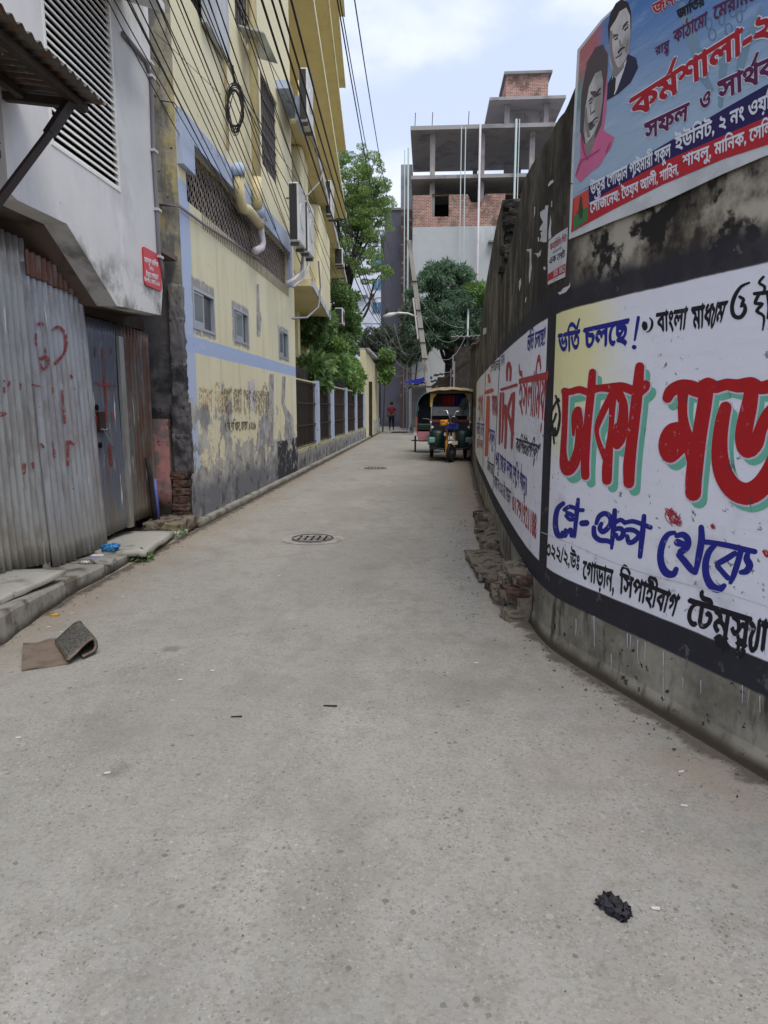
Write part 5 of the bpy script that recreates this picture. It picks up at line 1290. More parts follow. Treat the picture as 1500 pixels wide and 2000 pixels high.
SH = [[(950, 295), (985, 290), (975, 400), (970, 560), (965, 700), (930, 705), (885, 690), (905, 640), (895, 600), (920, 575), (885, 570), (890, 540), (925, 480), (895, 420), (890, 370), (920, 345), (945, 335)],
      [(985, 600), (1000, 480), (1008, 400), (1018, 480), (1012, 560), (1018, 650), (985, 680)], [(735, 785), (795, 775), (792, 900), (798, 990), (780, 1130), (768, 1170), (765, 1060), (775, 900), (770, 810), (745, 800)],
      [(820, 830), (870, 825), (905, 785), (895, 850), (865, 875), (850, 840)], [(655, 1140), (675, 1100), (680, 1160), (660, 1250), (652, 1200)], [(725, 1330), (740, 1310), (735, 1360), (722, 1380)],
      [(980, 60), (1005, 20), (1040, 5), (1040, 35), (1010, 60), (985, 85)], [(825, 310), (836, 305), (835, 380), (822, 430)], [(925, 980), (950, 975), (955, 1005), (935, 1015)], [(865, 645), (880, 650), (878, 700), (866, 690)],
      [(1018, 240), (1026, 245), (1025, 310), (1014, 310)], [(252, 1665), (290, 1655), (285, 1720), (250, 1740)], [(1088, 1265), (1120, 1255), (1150, 1215), (1210, 1190), (1230, 1150), (1225, 1200), (1180, 1260), (1110, 1290)]]
pp_ = None
for i, s_ in enumerate(SH):
    o = poly('paper_shred', R4(*s_), M['banner_white'], rw, 0.008, 4.0)

# ------------------------------------------------------------------ remains of brick masonry at the wall foot
def masonry(lab, ya, yb_, width, h0, h1, off, seed):
    rs_ = random.Random(seed); p, n_ = wall_pt((ya + yb_) / 2)
    t = thing('brick_rubble', lab, 'rubble', (p[0], (ya + yb_) / 2, 0), 'broken brick remains at the foot of the boundary wall')
    def at(y, o_): q, nn_ = wall_pt(y); return q[0] + nn_[0] * o_, q[1] + nn_[1] * o_
    L = int((yb_ - ya) / .10)
    core = MB()
    V = []
    for i in range(L * 2 + 1):
        y = ya + (yb_ - ya) * i / (L * 2); f = math.sin(math.pi * (.12 + .76 * i / (L * 2))); H_ = (h0 + (h1 - h0) * i / (L * 2)) * (.75 + .25 * f) + .02 * mnoise.noise(Vector((y * 9, seed, 0)))
        for (o_, z) in ((off - .02, 0), (off - .02, H_ * .9), (off + width * .5, H_), (off + width * .92, H_ * .75), (off + width, -.01)):
            x_, y_ = at(y, o_ + .02 * mnoise.noise(Vector((y * 11, z * 9, seed)))); V.append((x_, y_, z))
    F_ = [(i * 5 + j, i * 5 + j + 1, (i + 1) * 5 + j + 1, (i + 1) * 5 + j) for i in range(L * 2) for j in range(4)] + [(0, 1, 2, 3, 4), tuple((L * 2) * 5 + j for j in range(5))]
    core.add(V, F_); core.build('mortar_bed', M['moss_rubble'], t)
    y = ya + .05
    while y < yb_ - .03:
        f = (y - ya) / (yb_ - ya); H_ = h0 + (h1 - h0) * f
        for c_ in range(max(1, int(H_ / .075))):
            z = .035 + c_ * .078
            if rs_.random() < .12 and c_ > 0: continue
            x_, y_ = at(y + rs_.uniform(-.02, .02), off + width * (.80 if c_ * .078 < H_ * .6 else .5) + rs_.uniform(-.02, .015)); m = MB()
            m.rough((x_, y_, z), (rs_.uniform(.11, .2), rs_.uniform(.10, .14), rs_.uniform(.06, .075)), seed=rs_.randint(0, 999), amp=.22, n=3, fr=4, rot=rs_.uniform(-.3, .3) + .2, tilt=rs_.uniform(-.12, .12), round_=.12)
            m.build('brick', M['moss_rubble' if rs_.random() < .7 else 'brick_broken'], t)
        y += .125
masonry('long low line of mossy broken bricks at the wall foot, farthest from the camera', 6.5, 8.3, .15, .12, .20, -.02, 3)
masonry('tall broken brick stump against the wall under the black divider', 4.3, 4.85, .12, .34, .30, -.02, 5)
masonry('low crumbled brick heap between the tall brick stump and the paving slab', 4.65, 5.2, .19, .12, .08, -.02, 8)
p, n_ = wall_pt(5.75)
lump('paving_slab', (p[0] - .16, 5.75, 0.045), (0.30, 1.0, 0.04), 'flat broken paving slab leaning at the wall foot', 'slab', 'moss_rubble', seed=52, amp=.4, n=20, fr=5, rot=.06, round_=.03, tilt=.01)
# strip of dirt lying along the wall foot and along the left kerb
def dirt_mat():
    k = NT('drifted_dirt'); k.l(k.mix(k.noise(6.0, 6, .6), lin(74, 66, 56), lin(112, 100, 86)), k.b.inputs['Base Color']); k.b.inputs['Roughness'].default_value = 1
    uv = k.n('ShaderNodeUVMap'); sp = k.n('ShaderNodeSeparateXYZ'); k.l(uv.outputs[0], sp.inputs[0])
    k.l(k.rng(k.math('ADD', k.noise(9.0, 8, .7, 8), k.math('MULTIPLY', sp.outputs[0], -.75)), .12, .34, (0, .55)), k.b.inputs['Alpha']); return k.mat
M['dirt'] = dirt_mat()
def dirt_strip(fn, ys, lab):
    V = []; UV = []
    for y in ys:
        a, b = fn(y); V += [(a[0], a[1], .004), (b[0], b[1], .004)]
    F_ = [(2 * i, 2 * i + 1, 2 * i + 3, 2 * i + 2) for i in range(len(ys) - 1)]
    o = meshobj('dirt', V, F_, M['dirt']); uvl = o.data.uv_layers.new(name='uv')
    for li, lp in enumerate(o.data.loops): uvl.data[li].uv = (float(lp.vertex_index % 2), 0)
    return props(o, lab, kind='structure')
def _wf(y): p, n_ = wall_pt(y); return p, (p[0] + n_[0] * .22, p[1] + n_[1] * .22)
dirt_strip(_wf, np.linspace(.5, 22, 120), 'drift of dark dirt along the foot of the boundary wall')
dirt_strip(lambda y: ((-2.5 if y < 3.6 else -2.66, y), (-2.30 if y < 3.6 else -2.46, y)), np.linspace(2, 36, 100), 'drift of dark dirt along the left kerb')
# ================================================================== FAR END OF THE LANE
def bx(name, x0, x1, y0, y1, z0, z1, mat, parent):
    m = MB(); m.box(x0, x1, y0, y1, z0, z1); return m.build(name, M[mat], parent)
# ---- unfinished concrete building
ub = thing('unfinished_building', 'unfinished concrete and brick building with open upper floors and a rooftop brick tank room', 'building', (3, 42, 0))
bx('wall', -1.0, 12, 42.0, 52, 0, 12.05, 'cement_wall', ub)
WHs = [(0.14, 1.14, 12.63, 13.9), (4.45, 6.0, 12.45, 13.9)]
m = MB()
def front(mb, pts, holes, y0, y1):
    t = MB(); facade_poly(t, pts, holes, y0, y1); mb.add([(v[1], v[0], v[2]) for v in t.v], t.f)
front(m, [(-1.0, 12.05), (12, 12.05), (12, 13.85), (4.4, 13.85), (3.6, 13.85), (3.3, 13.85), (3.0, 13.4), (2.45, 13.4), (2.25, 13.85), (-1.0, 13.85)], WHs, 42.25, 42.0)
m.build('brick_wall', M['brick'], ub)
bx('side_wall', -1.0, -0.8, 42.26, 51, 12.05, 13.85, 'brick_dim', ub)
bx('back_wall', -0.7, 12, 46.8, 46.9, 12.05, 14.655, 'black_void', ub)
bx('slab', -1.1, 12, 41.7, 47, 14.66, 14.86, 'raw_soffit', ub)
bx('slab', -1.15, 12, 41.6, 48.6, 17.3, 17.52, 'raw_soffit', ub)
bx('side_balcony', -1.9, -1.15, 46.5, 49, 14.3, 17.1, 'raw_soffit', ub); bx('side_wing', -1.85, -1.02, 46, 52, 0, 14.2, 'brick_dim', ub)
for x in (-0.0, 2.9, 5.8, 8.8):
    for y in (42.1, 48.2):
        bx('column', x, x + 0.30, y, y + 0.3, 12.05 if y < 43 and x > .1 else 12.05, 17.3, 'raw_concrete', ub)
bx('parapet_strip', -1.0, 12, 42.3, 42.5, 14.87, 15.0, 'raw_concrete', ub)
bx('stair_wall', 4.9, 5.6, 47.5, 47.7, 14.87, 17.3, 'raw_soffit', ub)
for xs in (-0.9, 0.1, 2.2, 3.4, 5.3): 
    m = MB(); m.tube([(xs, 41.9, 17.5), (xs + 0.03, 41.9, 18.35)], 0.022, 4); m.build('rebar', M['rebar'], ub)
for (px, r) in ((-1.35, .05), (-1.22, .08)):
    pass
for (px, r, zt, zb, mt) in ((907, .032, 17.35, 0, 'steel_pipe'), (899, .03, 17.4, 0, 'steel_pipe'), (935, .07, 17.5, 0, 'pvc_white'), (1004, .07, 17.7, 0, 'steel_pipe'), (1010, .03, 17.7, 0, 'steel_pipe'), (797, .055, 16.3, 0, 'steel_pipe'), (790, .03, 16.2, 0, 'steel_pipe')):
    x = AY(px, 400, 41.5)[0]; m = MB(); m.tube([(x, 41.5, zb), (x, 41.5, zt)], r, 6); m.build('drain_pipe', M[mt], ub, smooth=True)
# rooftop room
bx('roof_slab', 3.6, 8.2, 44.4, 49, 19.95, 20.12, 'raw_soffit', ub)
bx('roof_slab', 4.55, 7.5, 45.4, 48.6, 21.85, 22.0, 'raw_concrete', ub)
m = MB(); m.box(4.7, 7.3, 45.6, 48.4, 20.55, 21.85); m.build('tank_room', M['brick'], ub)
bx('tank_base', 4.7, 7.3, 45.6, 48.4, 20.12, 20.5, 'raw_concrete', ub)
for x in (4.6, 7.0): bx('column', x, x + .3, 45.0, 45.3, 17.52, 19.95, 'raw_concrete', ub)
bx('stair_room', 4.95, 6.9, 46, 48, 17.52, 19.95, 'raw_soffit', ub)
# a covered little window in the cement wall
w_ = MB(); w_.box(3.75, 4.7, 41.96, 41.995, 9.6, 10.9); w_.build('window', M['white_paint'], ub)
bx('sunshade', 3.5, 4.9, 41.5, 41.99, 11.05, 11.15, 'raw_concrete', ub)

# ---- grey slab building left of it and the white apartment block behind
gb = thing('grey_tower', 'narrow windowless dark grey apartment tower beside the unfinished building', 'building', (-2.6, 50, 0))
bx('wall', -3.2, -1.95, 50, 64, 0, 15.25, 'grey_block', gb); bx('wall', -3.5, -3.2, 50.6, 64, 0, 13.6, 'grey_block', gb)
bx('roof_band', -3.25, -1.9, 49.9, 64, 15.25, 15.4, 'raw_concrete', gb)
wbk = thing('white_building', 'white apartment building with blue-tinted windows behind the feathery tree', 'building', (-6.5, 70, 0))
bx('wall', -10.5, -3.6, 70, 80, 0, 19.5, 'white_block', wbk)
for z in (10.2, 12.75, 15.3, 17.7): bx('floor_band', -10.5, -3.6, 69.97, 69.999, z - .35, z - .3, 'grey_block', wbk)
for i, z in enumerate((10.95, 13.25, 15.6)):
    for x0, x1 in ((-5.68, -4.7), (-8.6, -6.95)):
        if x0 < -8 and i != 1: continue
        fr = bx('window', x0 - .05, x1 + .05, 69.93, 69.99, z - .05, z + 1.05, 'aluminium', wbk)
        xm = (x0 + x1) / 2
        bx('pane', x0, xm - .03, 69.90, 69.925, z, z + 1.0, 'glass_blue', fr); bx('pane', xm + .03, x1, 69.90, 69.925, z, z + 1.0, 'glass_blue', fr)
bx('balcony', -8.2, -6.2, 69.2, 69.9, 12.6, 14.2, 'white_block', wbk)
t = thing('air_conditioner', 'tiny air conditioner on the white building wall above its lowest visible window', 'air conditioner', (-5.6, 69.6, 12.3)); m = MB(); m.box(-.35, .35, -.2, .2, 0, .5); m.build('casing', M['ac_white'], t, absolute=False); m = MB(); m.disc((0, -.21, .25), (0, 1, 0), .18, .02, 12); m.build('fan_guard', M['ac_dark'], t, absolute=False)

# ---- dark blue-grey block closing the lane
db = thing('dark_building', 'dark blue-grey building with roller shutter closing the end of the lane', 'building', (-1, 55, 0))
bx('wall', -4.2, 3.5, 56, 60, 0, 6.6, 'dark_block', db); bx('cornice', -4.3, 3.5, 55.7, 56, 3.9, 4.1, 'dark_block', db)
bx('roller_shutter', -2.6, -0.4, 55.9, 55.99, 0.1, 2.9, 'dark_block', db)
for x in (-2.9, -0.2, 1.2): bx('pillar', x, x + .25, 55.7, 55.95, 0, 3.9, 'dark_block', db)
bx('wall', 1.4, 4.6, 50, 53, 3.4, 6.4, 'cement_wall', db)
# grey boundary wall at the bend
lw = thing('lane_wall', 'low grey curved wall with faded posters where the lane bends', 'wall', (-0.9, 44, 0))
m = MB(); P = [(-1.35, 47), (-1.15, 43.5), (-0.4, 41.5), (1.2, 40.5)]
for a, b in zip(P, P[1:]): m.hexa([(a[0], a[1], 0), (b[0], b[1], 0), (b[0] + .1, b[1] + .2, 0), (a[0] + .1, a[1] + .2, 0)], [(a[0], a[1], 2.6), (b[0], b[1], 2.6), (b[0] + .1, b[1] + .2, 2.6), (a[0] + .1, a[1] + .2, 2.6)])
m.build('wall', M['raw_concrete'], lw)
bx('door', -0.95, -0.72, 42.8, 42.85, 0.6, 2.2, 'glass_dark', lw)

# ---- tin shacks behind the bikes
def shack(nm, lab, x0, x1, y0, y1, h, roofz0, roofz1, wallm, roofm, over=.3):
    t = thing(nm, lab, 'shack', ((x0 + x1) / 2, y0, 0))
    m = MB(); m.box(x0, x1, y0, y1, 0, h); m.build('wall', M[wallm], t)
    m = MB(); m.grid(lambda u, v: (x0 - over + (x1 - x0 + 2 * over) * u, y0 - over + (y1 - y0) * v, roofz0 + (roofz1 - roofz0) * u + .02 * math.sin(u * 60) + .04 * mnoise.noise(Vector((u * 6, v * 4, x0)))), 60, 8)
    o = m.build('roof', M[roofm], t); s = o.modifiers.new('t', 'SOLIDIFY'); s.thickness = .03
    return t
t = shack('tin_shack', 'low tin shack with a blue tarpaulin edge beside the leaning pole', -0.9, 0.6, 38, 40, 2.55, 2.62, 3.0, 'raw_concrete', 'tin_d')
shack('tin_shack', 'brown timber shack with a tin roof rising behind the far end of the boundary wall', 1.35, 3.0, 19.5, 22, 3.3, 3.15, 4.1, 'wood_dark', 'tin_rust', .15)
t2 = shack('tin_shack', 'pale-roofed shack behind the three-wheeler canopy', 0.5, 2.6, 34, 36, 2.9, 3.05, 3.45, 'wood_dark', 'tin_a', .2)
t3 = shack('tin_shack', 'raised brown shack with a white sheet edge under the mango tree', 1.3, 3.0, 33, 35, 4.3, 4.75, 4.85, 'rust_sheet', 'tin_a', .2)
m = MB(); m.bar((0.2, 31.8, 2.35), (1.9, 30.5, 3.5), .1, .12); props(m.build('roof_beam', M['wood_dark']), 'dark sloping beam above the three-wheeler canopy', 'beam')
m = MB(); m.bar((1.15, 30, 0), (1.15, 30, 3.4), .08, .08); m.bar((1.0, 30.2, 0), (1.02, 30.2, 3.1), .05, .05); m.build('post', M['pvc_grey'], t2)
blue = simple('blue_tarpaulin', lin(40, 52, 190), .5)
m = MB(); m.grid(lambda u, v: (-1.25 + 1.5 * u, 37.35 + .8 * v, 2.62 + .28 * u + .25 * v + .06 * math.sin(u * 9) * (1 - v) + .08 * mnoise.noise(Vector((u * 5, v * 3, 2)))), 24, 8)
props(m.build('tarpaulin', blue, smooth=True), 'blue tarpaulin draped over the low shack roof left of the leaning pole', 'tarpaulin')
m = MB()
for k in range(7): m.rough((-1.2 + k * .26, 37.3, 2.55 + .03 * math.sin(k * 2)), (.3, .2, .1), seed=k, amp=.5, n=2)
props(m.build('roof_weights', M['slab']), 'row of pale rags and stones weighing down the tarpaulin edge', 'weights', kind='stuff')

# ---- leaning concrete pole with street lamp and cable nest
pl = thing('utility_pole', 'leaning square concrete utility pole festooned with cables', 'utility pole', (0.28, 28, 0))
def polept(t): return Vector((0.35 - 1.15 * t, 28, 8.0 * t))
m = MB(); a = polept(-.02); b = polept(1.0)
m.hexa([(a.x - .13, 27.87, a.z), (a.x + .13, 27.87, a.z), (a.x + .13, 28.13, a.z), (a.x - .13, 28.13, a.z)], [(b.x - .085, 27.92, b.z), (b.x + .085, 27.92, b.z), (b.x + .085, 28.08, b.z), (b.x - .085, 28.08, b.z)])
bevel(m.build('shaft', M['pole'], pl), .02)
for z in (.28, .42, .5, .57, .66, .8):
    c = polept(z); m = MB(); m.box(c.x - .135 + .04 * z, c.x + .135 - .04 * z, 27.86, 28.14, c.z, c.z + .03); m.build('pole_band', M['rust_dark'], pl)
c = polept(.63)
m = MB(); m.tube([c + Vector((-.1, -.1, 0)), c + Vector((-.45, -.15, .12)), c + Vector((-.85, -.2, .14)), c + Vector((-1.25, -.22, .02))], [.03, .04, .05, .03], 6); m.build('lamp_arm', M['pvc_white'], pl)
m = MB(); m.tube([c + Vector((-.95, -.2, .12)), c + Vector((-1.2, -.22, .06)), c + Vector((-1.45, -.24, -.02))], [.05, .09, .05], 8); m.build('lamp_head', M['ac_white'], pl, smooth=True)
m = MB(); m.bar(polept(.72) + Vector((-.14, -.15, 0)), polept(.52) + Vector((-.16, -.15, 0)), .06); m.build('conduit', M['pvc_white'], pl)

# second slim pole with small lamp shade, left
p2 = thing('utility_pole', 'slim dark steel pole with a small box, before the dark tower', 'utility pole', (-2.6, 39, 0))
m = MB(); m.tube([(-2.6, 39, 0), (-2.3, 39, 7.3)], .05, 8); m.build('shaft', M['iron'], p2)
m = MB(); m.box(-2.42, -2.3, 38.9, 39.0, 6.6, 6.9); m.build('box', M['ac_dark'], p2)
# white post right of the mango tree
m = MB(); m.tube([(1.95, 34.5, 0), (1.97, 34.5, 6.3)], .055, 8); props(m.build('white_post', M['steel_pipe'], smooth=True), 'thin pale vertical post in front of the mango tree, right', 'post')

# ================================================================== VEGETATION
def leaves(name, centres, n, size, mat, parent, aspect=0.4, droop=0.3, seed=0, fold=True):
    """n leaf blades spread through ellipsoidal clumps: centres = [(x,y,z, rx,ry,rz, weight)]"""
    rs = np.random.RandomState(seed); w_ = np.array([c[6] for c in centres], float); w_ /= w_.sum()
    ci = rs.choice(len(centres), n, p=w_); C_ = np.array([c[:6] for c in centres])[ci]
    u = rs.normal(size=(n, 3)); u /= np.linalg.norm(u, axis=1)[:, None]; r = rs.uniform(0.35, 1.0, n) ** 0.5
    P = C_[:, :3] + u * r[:, None] * C_[:, 3:6]
    d = u + rs.normal(size=(n, 3)) * 0.7; d[:, 2] -= droop; d /= np.linalg.norm(d, axis=1)[:, None]
    s = np.cross(d, rs.normal(size=(n, 3))); s /= np.linalg.norm(s, axis=1)[:, None]
    L = size * rs.uniform(.6, 1.3, n); Wd = L * aspect
    nrm = np.cross(d, s)
    a = P; b = P + d * (L * .5)[:, None] + s * (Wd * .5)[:, None] + nrm * (L * .06)[:, None]; c = P + d * L[:, None]; e = P + d * (L * .5)[:, None] - s * (Wd * .5)[:, None] + nrm * (L * .06)[:, None]
    V = np.stack([a, b, c, e], 1).reshape(-1, 3)
    off = wloc(parent) if parent else Vector((0, 0, 0)); V = V - np.array(off)
    me = bpy.data.meshes.new(name); me.vertices.add(4 * n); me.vertices.foreach_set('co', V.astype(np.float32).ravel())
    me.loops.add(4 * n); me.loops.foreach_set('vertex_index', np.arange(4 * n)); me.polygons.add(n); me.polygons.foreach_set('loop_start', np.arange(n) * 4)
    me.polygons.foreach_set('loop_total', np.full(n, 4)); me.update(calc_edges=True); me.materials.append(M[mat])
    o = bpy.data.objects.new(name, me); COL.objects.link(o)
    if parent: o.parent = parent
    return o
def clumps(c, rad, n, cr, seed, flat=1.0):
    rs = random.Random(seed); out = []
    for i in range(n):
        while True:
            p = Vector((rs.uniform(-1, 1), rs.uniform(-1, 1), rs.uniform(-1, 1)))
            if 0.25 < p.length < 1: break
        s = cr * rs.uniform(.6, 1.35); out.append((c[0] + p.x * rad[0], c[1] + p.y * rad[1], c[2] + p.z * rad[2], s, s, s * flat, s * s))
    return out
def limb(m, a, b, r0, r1, seed, n=7, wob=.12):
    a = Vector(a); b = Vector(b); pts = []; L = (b - a).length
    for i in range(n + 1):
        t = i / n; p = a.lerp(b, t) + Vector(mnoise.noise_vector(Vector((t * 2.3, seed, 0)))) * wob * L * math.sin(math.pi * t); pts.append(p)
    m.tube(pts, [r0 + (r1 - r0) * i / n for i in range(n + 1)], 6); return pts
# feathery tree beyond the yellow building
ft = thing('tree', 'tall feathery light green tree with bare dark branches beyond the yellow building', 'tree', (-4.6, 35, 0))
m = MB(); base = Vector((-4.7, 35, 0)); fork = Vector((-4.3, 35, 7.0)); limb(m, base, fork, .26, .18, 1)
rs = random.Random(4); tips = []
for i in range(11):
    tip = Vector((rs.uniform(-5.6, -2.0), 35 + rs.uniform(-1.2, 1.2), rs.uniform(9.3, 13.4))); q = limb(m, fork + Vector((rs.uniform(-.1, .1), 0, rs.uniform(-1.5, 1.0))), tip, .11, .02, i + 3, wob=.1)
    for k in range(4):
        s_ = q[rs.randint(3, 6)]; e_ = s_ + Vector((rs.uniform(-.9, .9), rs.uniform(-.8, .8), rs.uniform(.2, 1.1))); limb(m, s_, e_, .035, .01, i * 7 + k, 4); tips.append(e_)
limb(m, (-4.2, 34.6, 4.6), (-2.45, 34.4, 7.9), .09, .03, 77); limb(m, (-3.3, 34.5, 6.2), (-2.3, 34.4, 7.7), .05, .015, 78)
m.build('trunk', M['bark'], ft, smooth=True)
cl = [(p.x, p.y, p.z, .36, .36, .2, .12) for p in tips] + clumps((-3.5, 35, 12.2), (1.75, 1.3, 1.9), 100, .30, 9, .55) + clumps((-3.2, 35, 10.5), (1.4, 1.2, 1.6), 40, .26, 10, .55)
leaves('crown', cl, 62000, .095, 'leaf_feather', ft, .42, .1, 2)
leaves('crown', clumps((-2.6, 34.5, 8.3), (1.3, .8, .9), 30, .2, 19, .5), 6000, .10, 'leaf_feather', ft, .42, .1, 3)
# bushy tree behind it, just past the building
bt = thing('tree', 'dense mid-green tree rising behind the fence, below the feathery tree', 'tree', (-3.9, 27.5, 0))
m = MB(); limb(m, (-3.9, 27.5, 0), (-3.9, 27.5, 4.5), .15, .08, 5)
for k in range(5): limb(m, (-3.9, 27.5, 3.0), (-3.9 + random.uniform(-.8, .8), 27.5, 5 + random.uniform(-.3, 1)), .06, .015, 30 + k)
m.build('trunk', M['bark'], bt, smooth=True)
cl = clumps((-3.55, 27.6, 4.7), (.75, 1.2, 1.9), 60, .26, 21, .7)
leaves('crown', cl, 15000, .15, 'leaf_bush', bt, .42, .5, 5)
# hedge spilling over the fence
for i, (cx, cy, cz, rx, ry, rz, n_, nc, lab) in enumerate(((-3.0, 22.3, 2.95, .42, 1.9, .60, 13000, 20, 'leafy bush with pale flowers spilling over the middle of the iron fence'), (-2.95, 17.6, 2.35, .3, .9, .35, 1500, 7, 'small loose shrub behind the first fence bay'),
                                       (-3.0, 26.5, 2.6, .4, 2.4, .7, 9000, 16, 'trailing yellow-green shrub over the last fence bays'), (-3.25, 20.0, 3.7, .5, 1.4, .55, 6000, 10, 'darker bush climbing under the balcony'))):
    t = thing('bush', lab, 'bush', (cx, cy, 0)); m = MB()
    for k in range(4): limb(m, (cx - .2, cy + (k - 1.5) * ry * .4, .2), (cx, cy + (k - 1.5) * ry * .5, cz), .03, .01, 50 + k + i * 9)
    m.build('stem', M['bark'], t)
    leaves('foliage', clumps((cx, cy, cz), (rx, ry, rz), nc * 3, .17, 40 + i, .7), n_, .15 if i != 1 else .26, 'leaf_lime' if i in (0, 2) else 'leaf_bush', t, .38, .4, 60 + i)
# creeper mass at the gatehouse corner
t = thing('creeper', 'dusty creeper mass hanging over the gatehouse coping and cables', 'creeper', (-2.4, 37, 0))
m = MB(); limb(m, (-2.9, 37, 3.9), (-2.1, 36.5, 5.0), .07, .02, 91); limb(m, (-2.9, 36, 3.9), (-3.4, 35.8, 5.2), .08, .03, 92); m.build('stem', M['bark'], t)
leaves('foliage', clumps((-2.5, 37, 4.7), (1.1, 1.2, .9), 22, .38, 71), 12000, .15, 'leaf_dull', t, .5, .5, 71)
leaves('foliage', clumps((-2.15, 35.5, 3.5), (.35, .6, .9), 8, .22, 72), 2600, .18, 'leaf_lime', t, .5, .5, 72)
t = thing('creeper', 'dark creeper mass behind the cable nest by the leaning pole', 'creeper', (-0.9, 40, 0))
m = MB(); limb(m, (-1.0, 41, 0), (-.9, 41, 6), .08, .03, 93); m.build('stem', M['bark'], t)
leaves('foliage', clumps((-.9, 41, 5.8), (.9, .6, 1.8), 22, .42, 73), 5000, .24, 'leaf_dull', t, .5, .6, 73)
# mango tree
mt = thing('mango_tree', 'large dark green mango tree with drooping leaves right of the leaning pole', 'tree', (1.0, 36, 0))
m = MB(); limb(m, (1.0, 36.3, 0), (1.1, 36.3, 4.2), .24, .2, 7)
for k, e_ in enumerate(((-.6, 36, 6.5), (.6, 36, 7.5), (2.2, 36, 7.2), (3.0, 36, 6.2), (1.6, 35.2, 5.6), (-.3, 35.5, 5.0))): limb(m, (1.1, 36.3, 3.6 + .15 * k), e_, .12, .03, 60 + k)
m.build('trunk', M['bark'], mt, smooth=True)
cl = clumps((.7, 36, 7.7), (1.9, 1.2, 1.1), 50, .34, 81, .6) + clumps((1.5, 35.3, 6.2), (1.7, 1.0, 1.2), 50, .34, 82, .6) + clumps((-.6, 36.5, 5.2), (.6, .6, 1.5), 26, .32, 83, .6) + clumps((1.2, 35.0, 5.2), (2.0, .7, .9), 30, .32, 85, .6) + clumps((2.6, 35.5, 5.6), (.8, .7, 1.2), 16, .32, 86, .6)
leaves('crown', cl, 46000, .25, 'leaf_mango', mt, .24, .9, 8)
leaves('crown', clumps((2.5, 35.6, 7.2), (.6, .6, .5), 9, .4, 84, .8), 4500, .25, 'leaf_lime', mt, .24, .8, 9)
# ================================================================== ELECTRIC THREE-WHEELER (faces the camera, -Y)
VM = {'green': simple('dark_green_body_paint', lin(22, 50, 44), .35, var=.12, dirt=.25), 'mint': simple('pale_mint_panel', lin(120, 158, 148), .5, dirt=.2), 'canopy': simple('beige_canopy_cloth', lin(160, 146, 120), .9, dirt=.4),
      'canopy_in': simple('brown_canopy_lining', lin(96, 80, 58), .9), 'tyre': simple('black_tyre', lin(34, 33, 34), .85), 'rim': simple('grey_wheel_rim', lin(120, 118, 116), .4, .5), 'amber': simple('orange_fork_cover', lin(204, 138, 34), .45, dirt=.2),
      'blue': simple('blue_plastic_box', lin(36, 62, 168), .4), 'chrome': simple('chrome', lin(200, 202, 206), .18, .9), 'lamp': simple('lamp_glass', lin(206, 208, 206), .1, spec=.7), 'seat': simple('black_seat_vinyl', lin(26, 26, 32), .5),
      'red': simple('red_cloth', lin(170, 48, 56), .8), 'bluecloth': simple('blue_cloth', lin(40, 56, 150), .8), 'yellow': simple('yellow_trim', lin(190, 160, 70), .6), 'silver': simple('silver_panel', lin(112, 114, 120), .4, .4, dirt=.2),
      'frame': simple('black_steel_frame', lin(38, 38, 42), .45, .3), 'plate': simple('number_plate', lin(196, 198, 200), .5), 'pinkcloth': simple('flowered_pink_panel', lin(176, 120, 128), .7, var=.4, scale=14), 'maroon': simple('maroon_panel', lin(104, 44, 56), .6),
      'hood': simple('rickshaw_hood_cloth', lin(34, 36, 44), .6), 'hoodwhite': simple('pale_hood_cover', lin(190, 196, 204), .5, dirt=.25), 'teal': simple('teal_hood_band', lin(70, 130, 136), .5), 'orange': simple('orange_hood_trim', lin(196, 92, 60), .6)}
def wheel(parent, c, r, w, axis=(1, 0, 0), spokes=0, hub=.05, name='wheel'):
    """tyre as the part, rim (and hub) as sub-parts"""
    m = MB(); m.ring((0, 0, 0), axis, r - w / 2, w / 2, 28, 8); t = m.build(name, VM['tyre'], parent, smooth=True, absolute=False); t.location = c
    m = MB()
    if spokes:
        m.ring((0, 0, 0), axis, r - w - .006, .010, 28, 5); a = Vector(axis).normalized(); u = a.orthogonal().normalized(); v = a.cross(u)
        for i in range(spokes):
            an = 2 * math.pi * i / spokes; m.tube([a * .02 * (1 if i % 2 else -1), (u * math.cos(an) + v * math.sin(an)) * (r - w)], .0025, 3, caps=False)
        m.disc((0, 0, 0), axis, hub * .6, .08, 10)
    else:
        m.disc((0, 0, 0), axis, r - w * .85, w * .5, 20); m.disc((0, 0, 0), axis, hub, w * 1.3, 12)
    m.build('rim', VM['rim'], t, absolute=False)
    return t
def part(m, name, mat, parent, **k): return m.build(name, VM[mat] if isinstance(mat, str) else mat, parent, absolute=False, **k)
tw = thing('electric_three_wheeler', 'dark green battery three-wheeler taxi with beige canopy and orange front fork', 'three-wheeler', (0.60, 17.0, 0))
fwh = wheel(tw, (.02, .28, .25), .25, .11); fwh.rotation_euler.z = R(-26)
m = MB(); m.tube([(-.085, .20, .30), (-.10, .34, .88), (-.06, .38, 1.02)], .03, 8); o = part(m, 'fork', 'amber', tw, smooth=True)
m = MB(); m.box(-.135, -.075, .17, .27, .18, .56); part(m, 'fork_cover', 'amber', tw)
m = MB()
for k in range(6): m.ring((-.097, .275 + .01 * k, .60 + .035 * k), (0, .1, 1), .035, .008, 12, 4)
part(m, 'fork_spring', 'rust' if False else 'frame', tw)
m = MB(); m.tube([(.10, .26, .40), (.10, .36, .92)], .014, 6)
for k in range(7): m.ring((.10, .28 + .012 * k, .50 + .04 * k), (0, .1, 1), .03, .007, 12, 4)
part(m, 'fork_spring', 'yellow', tw)
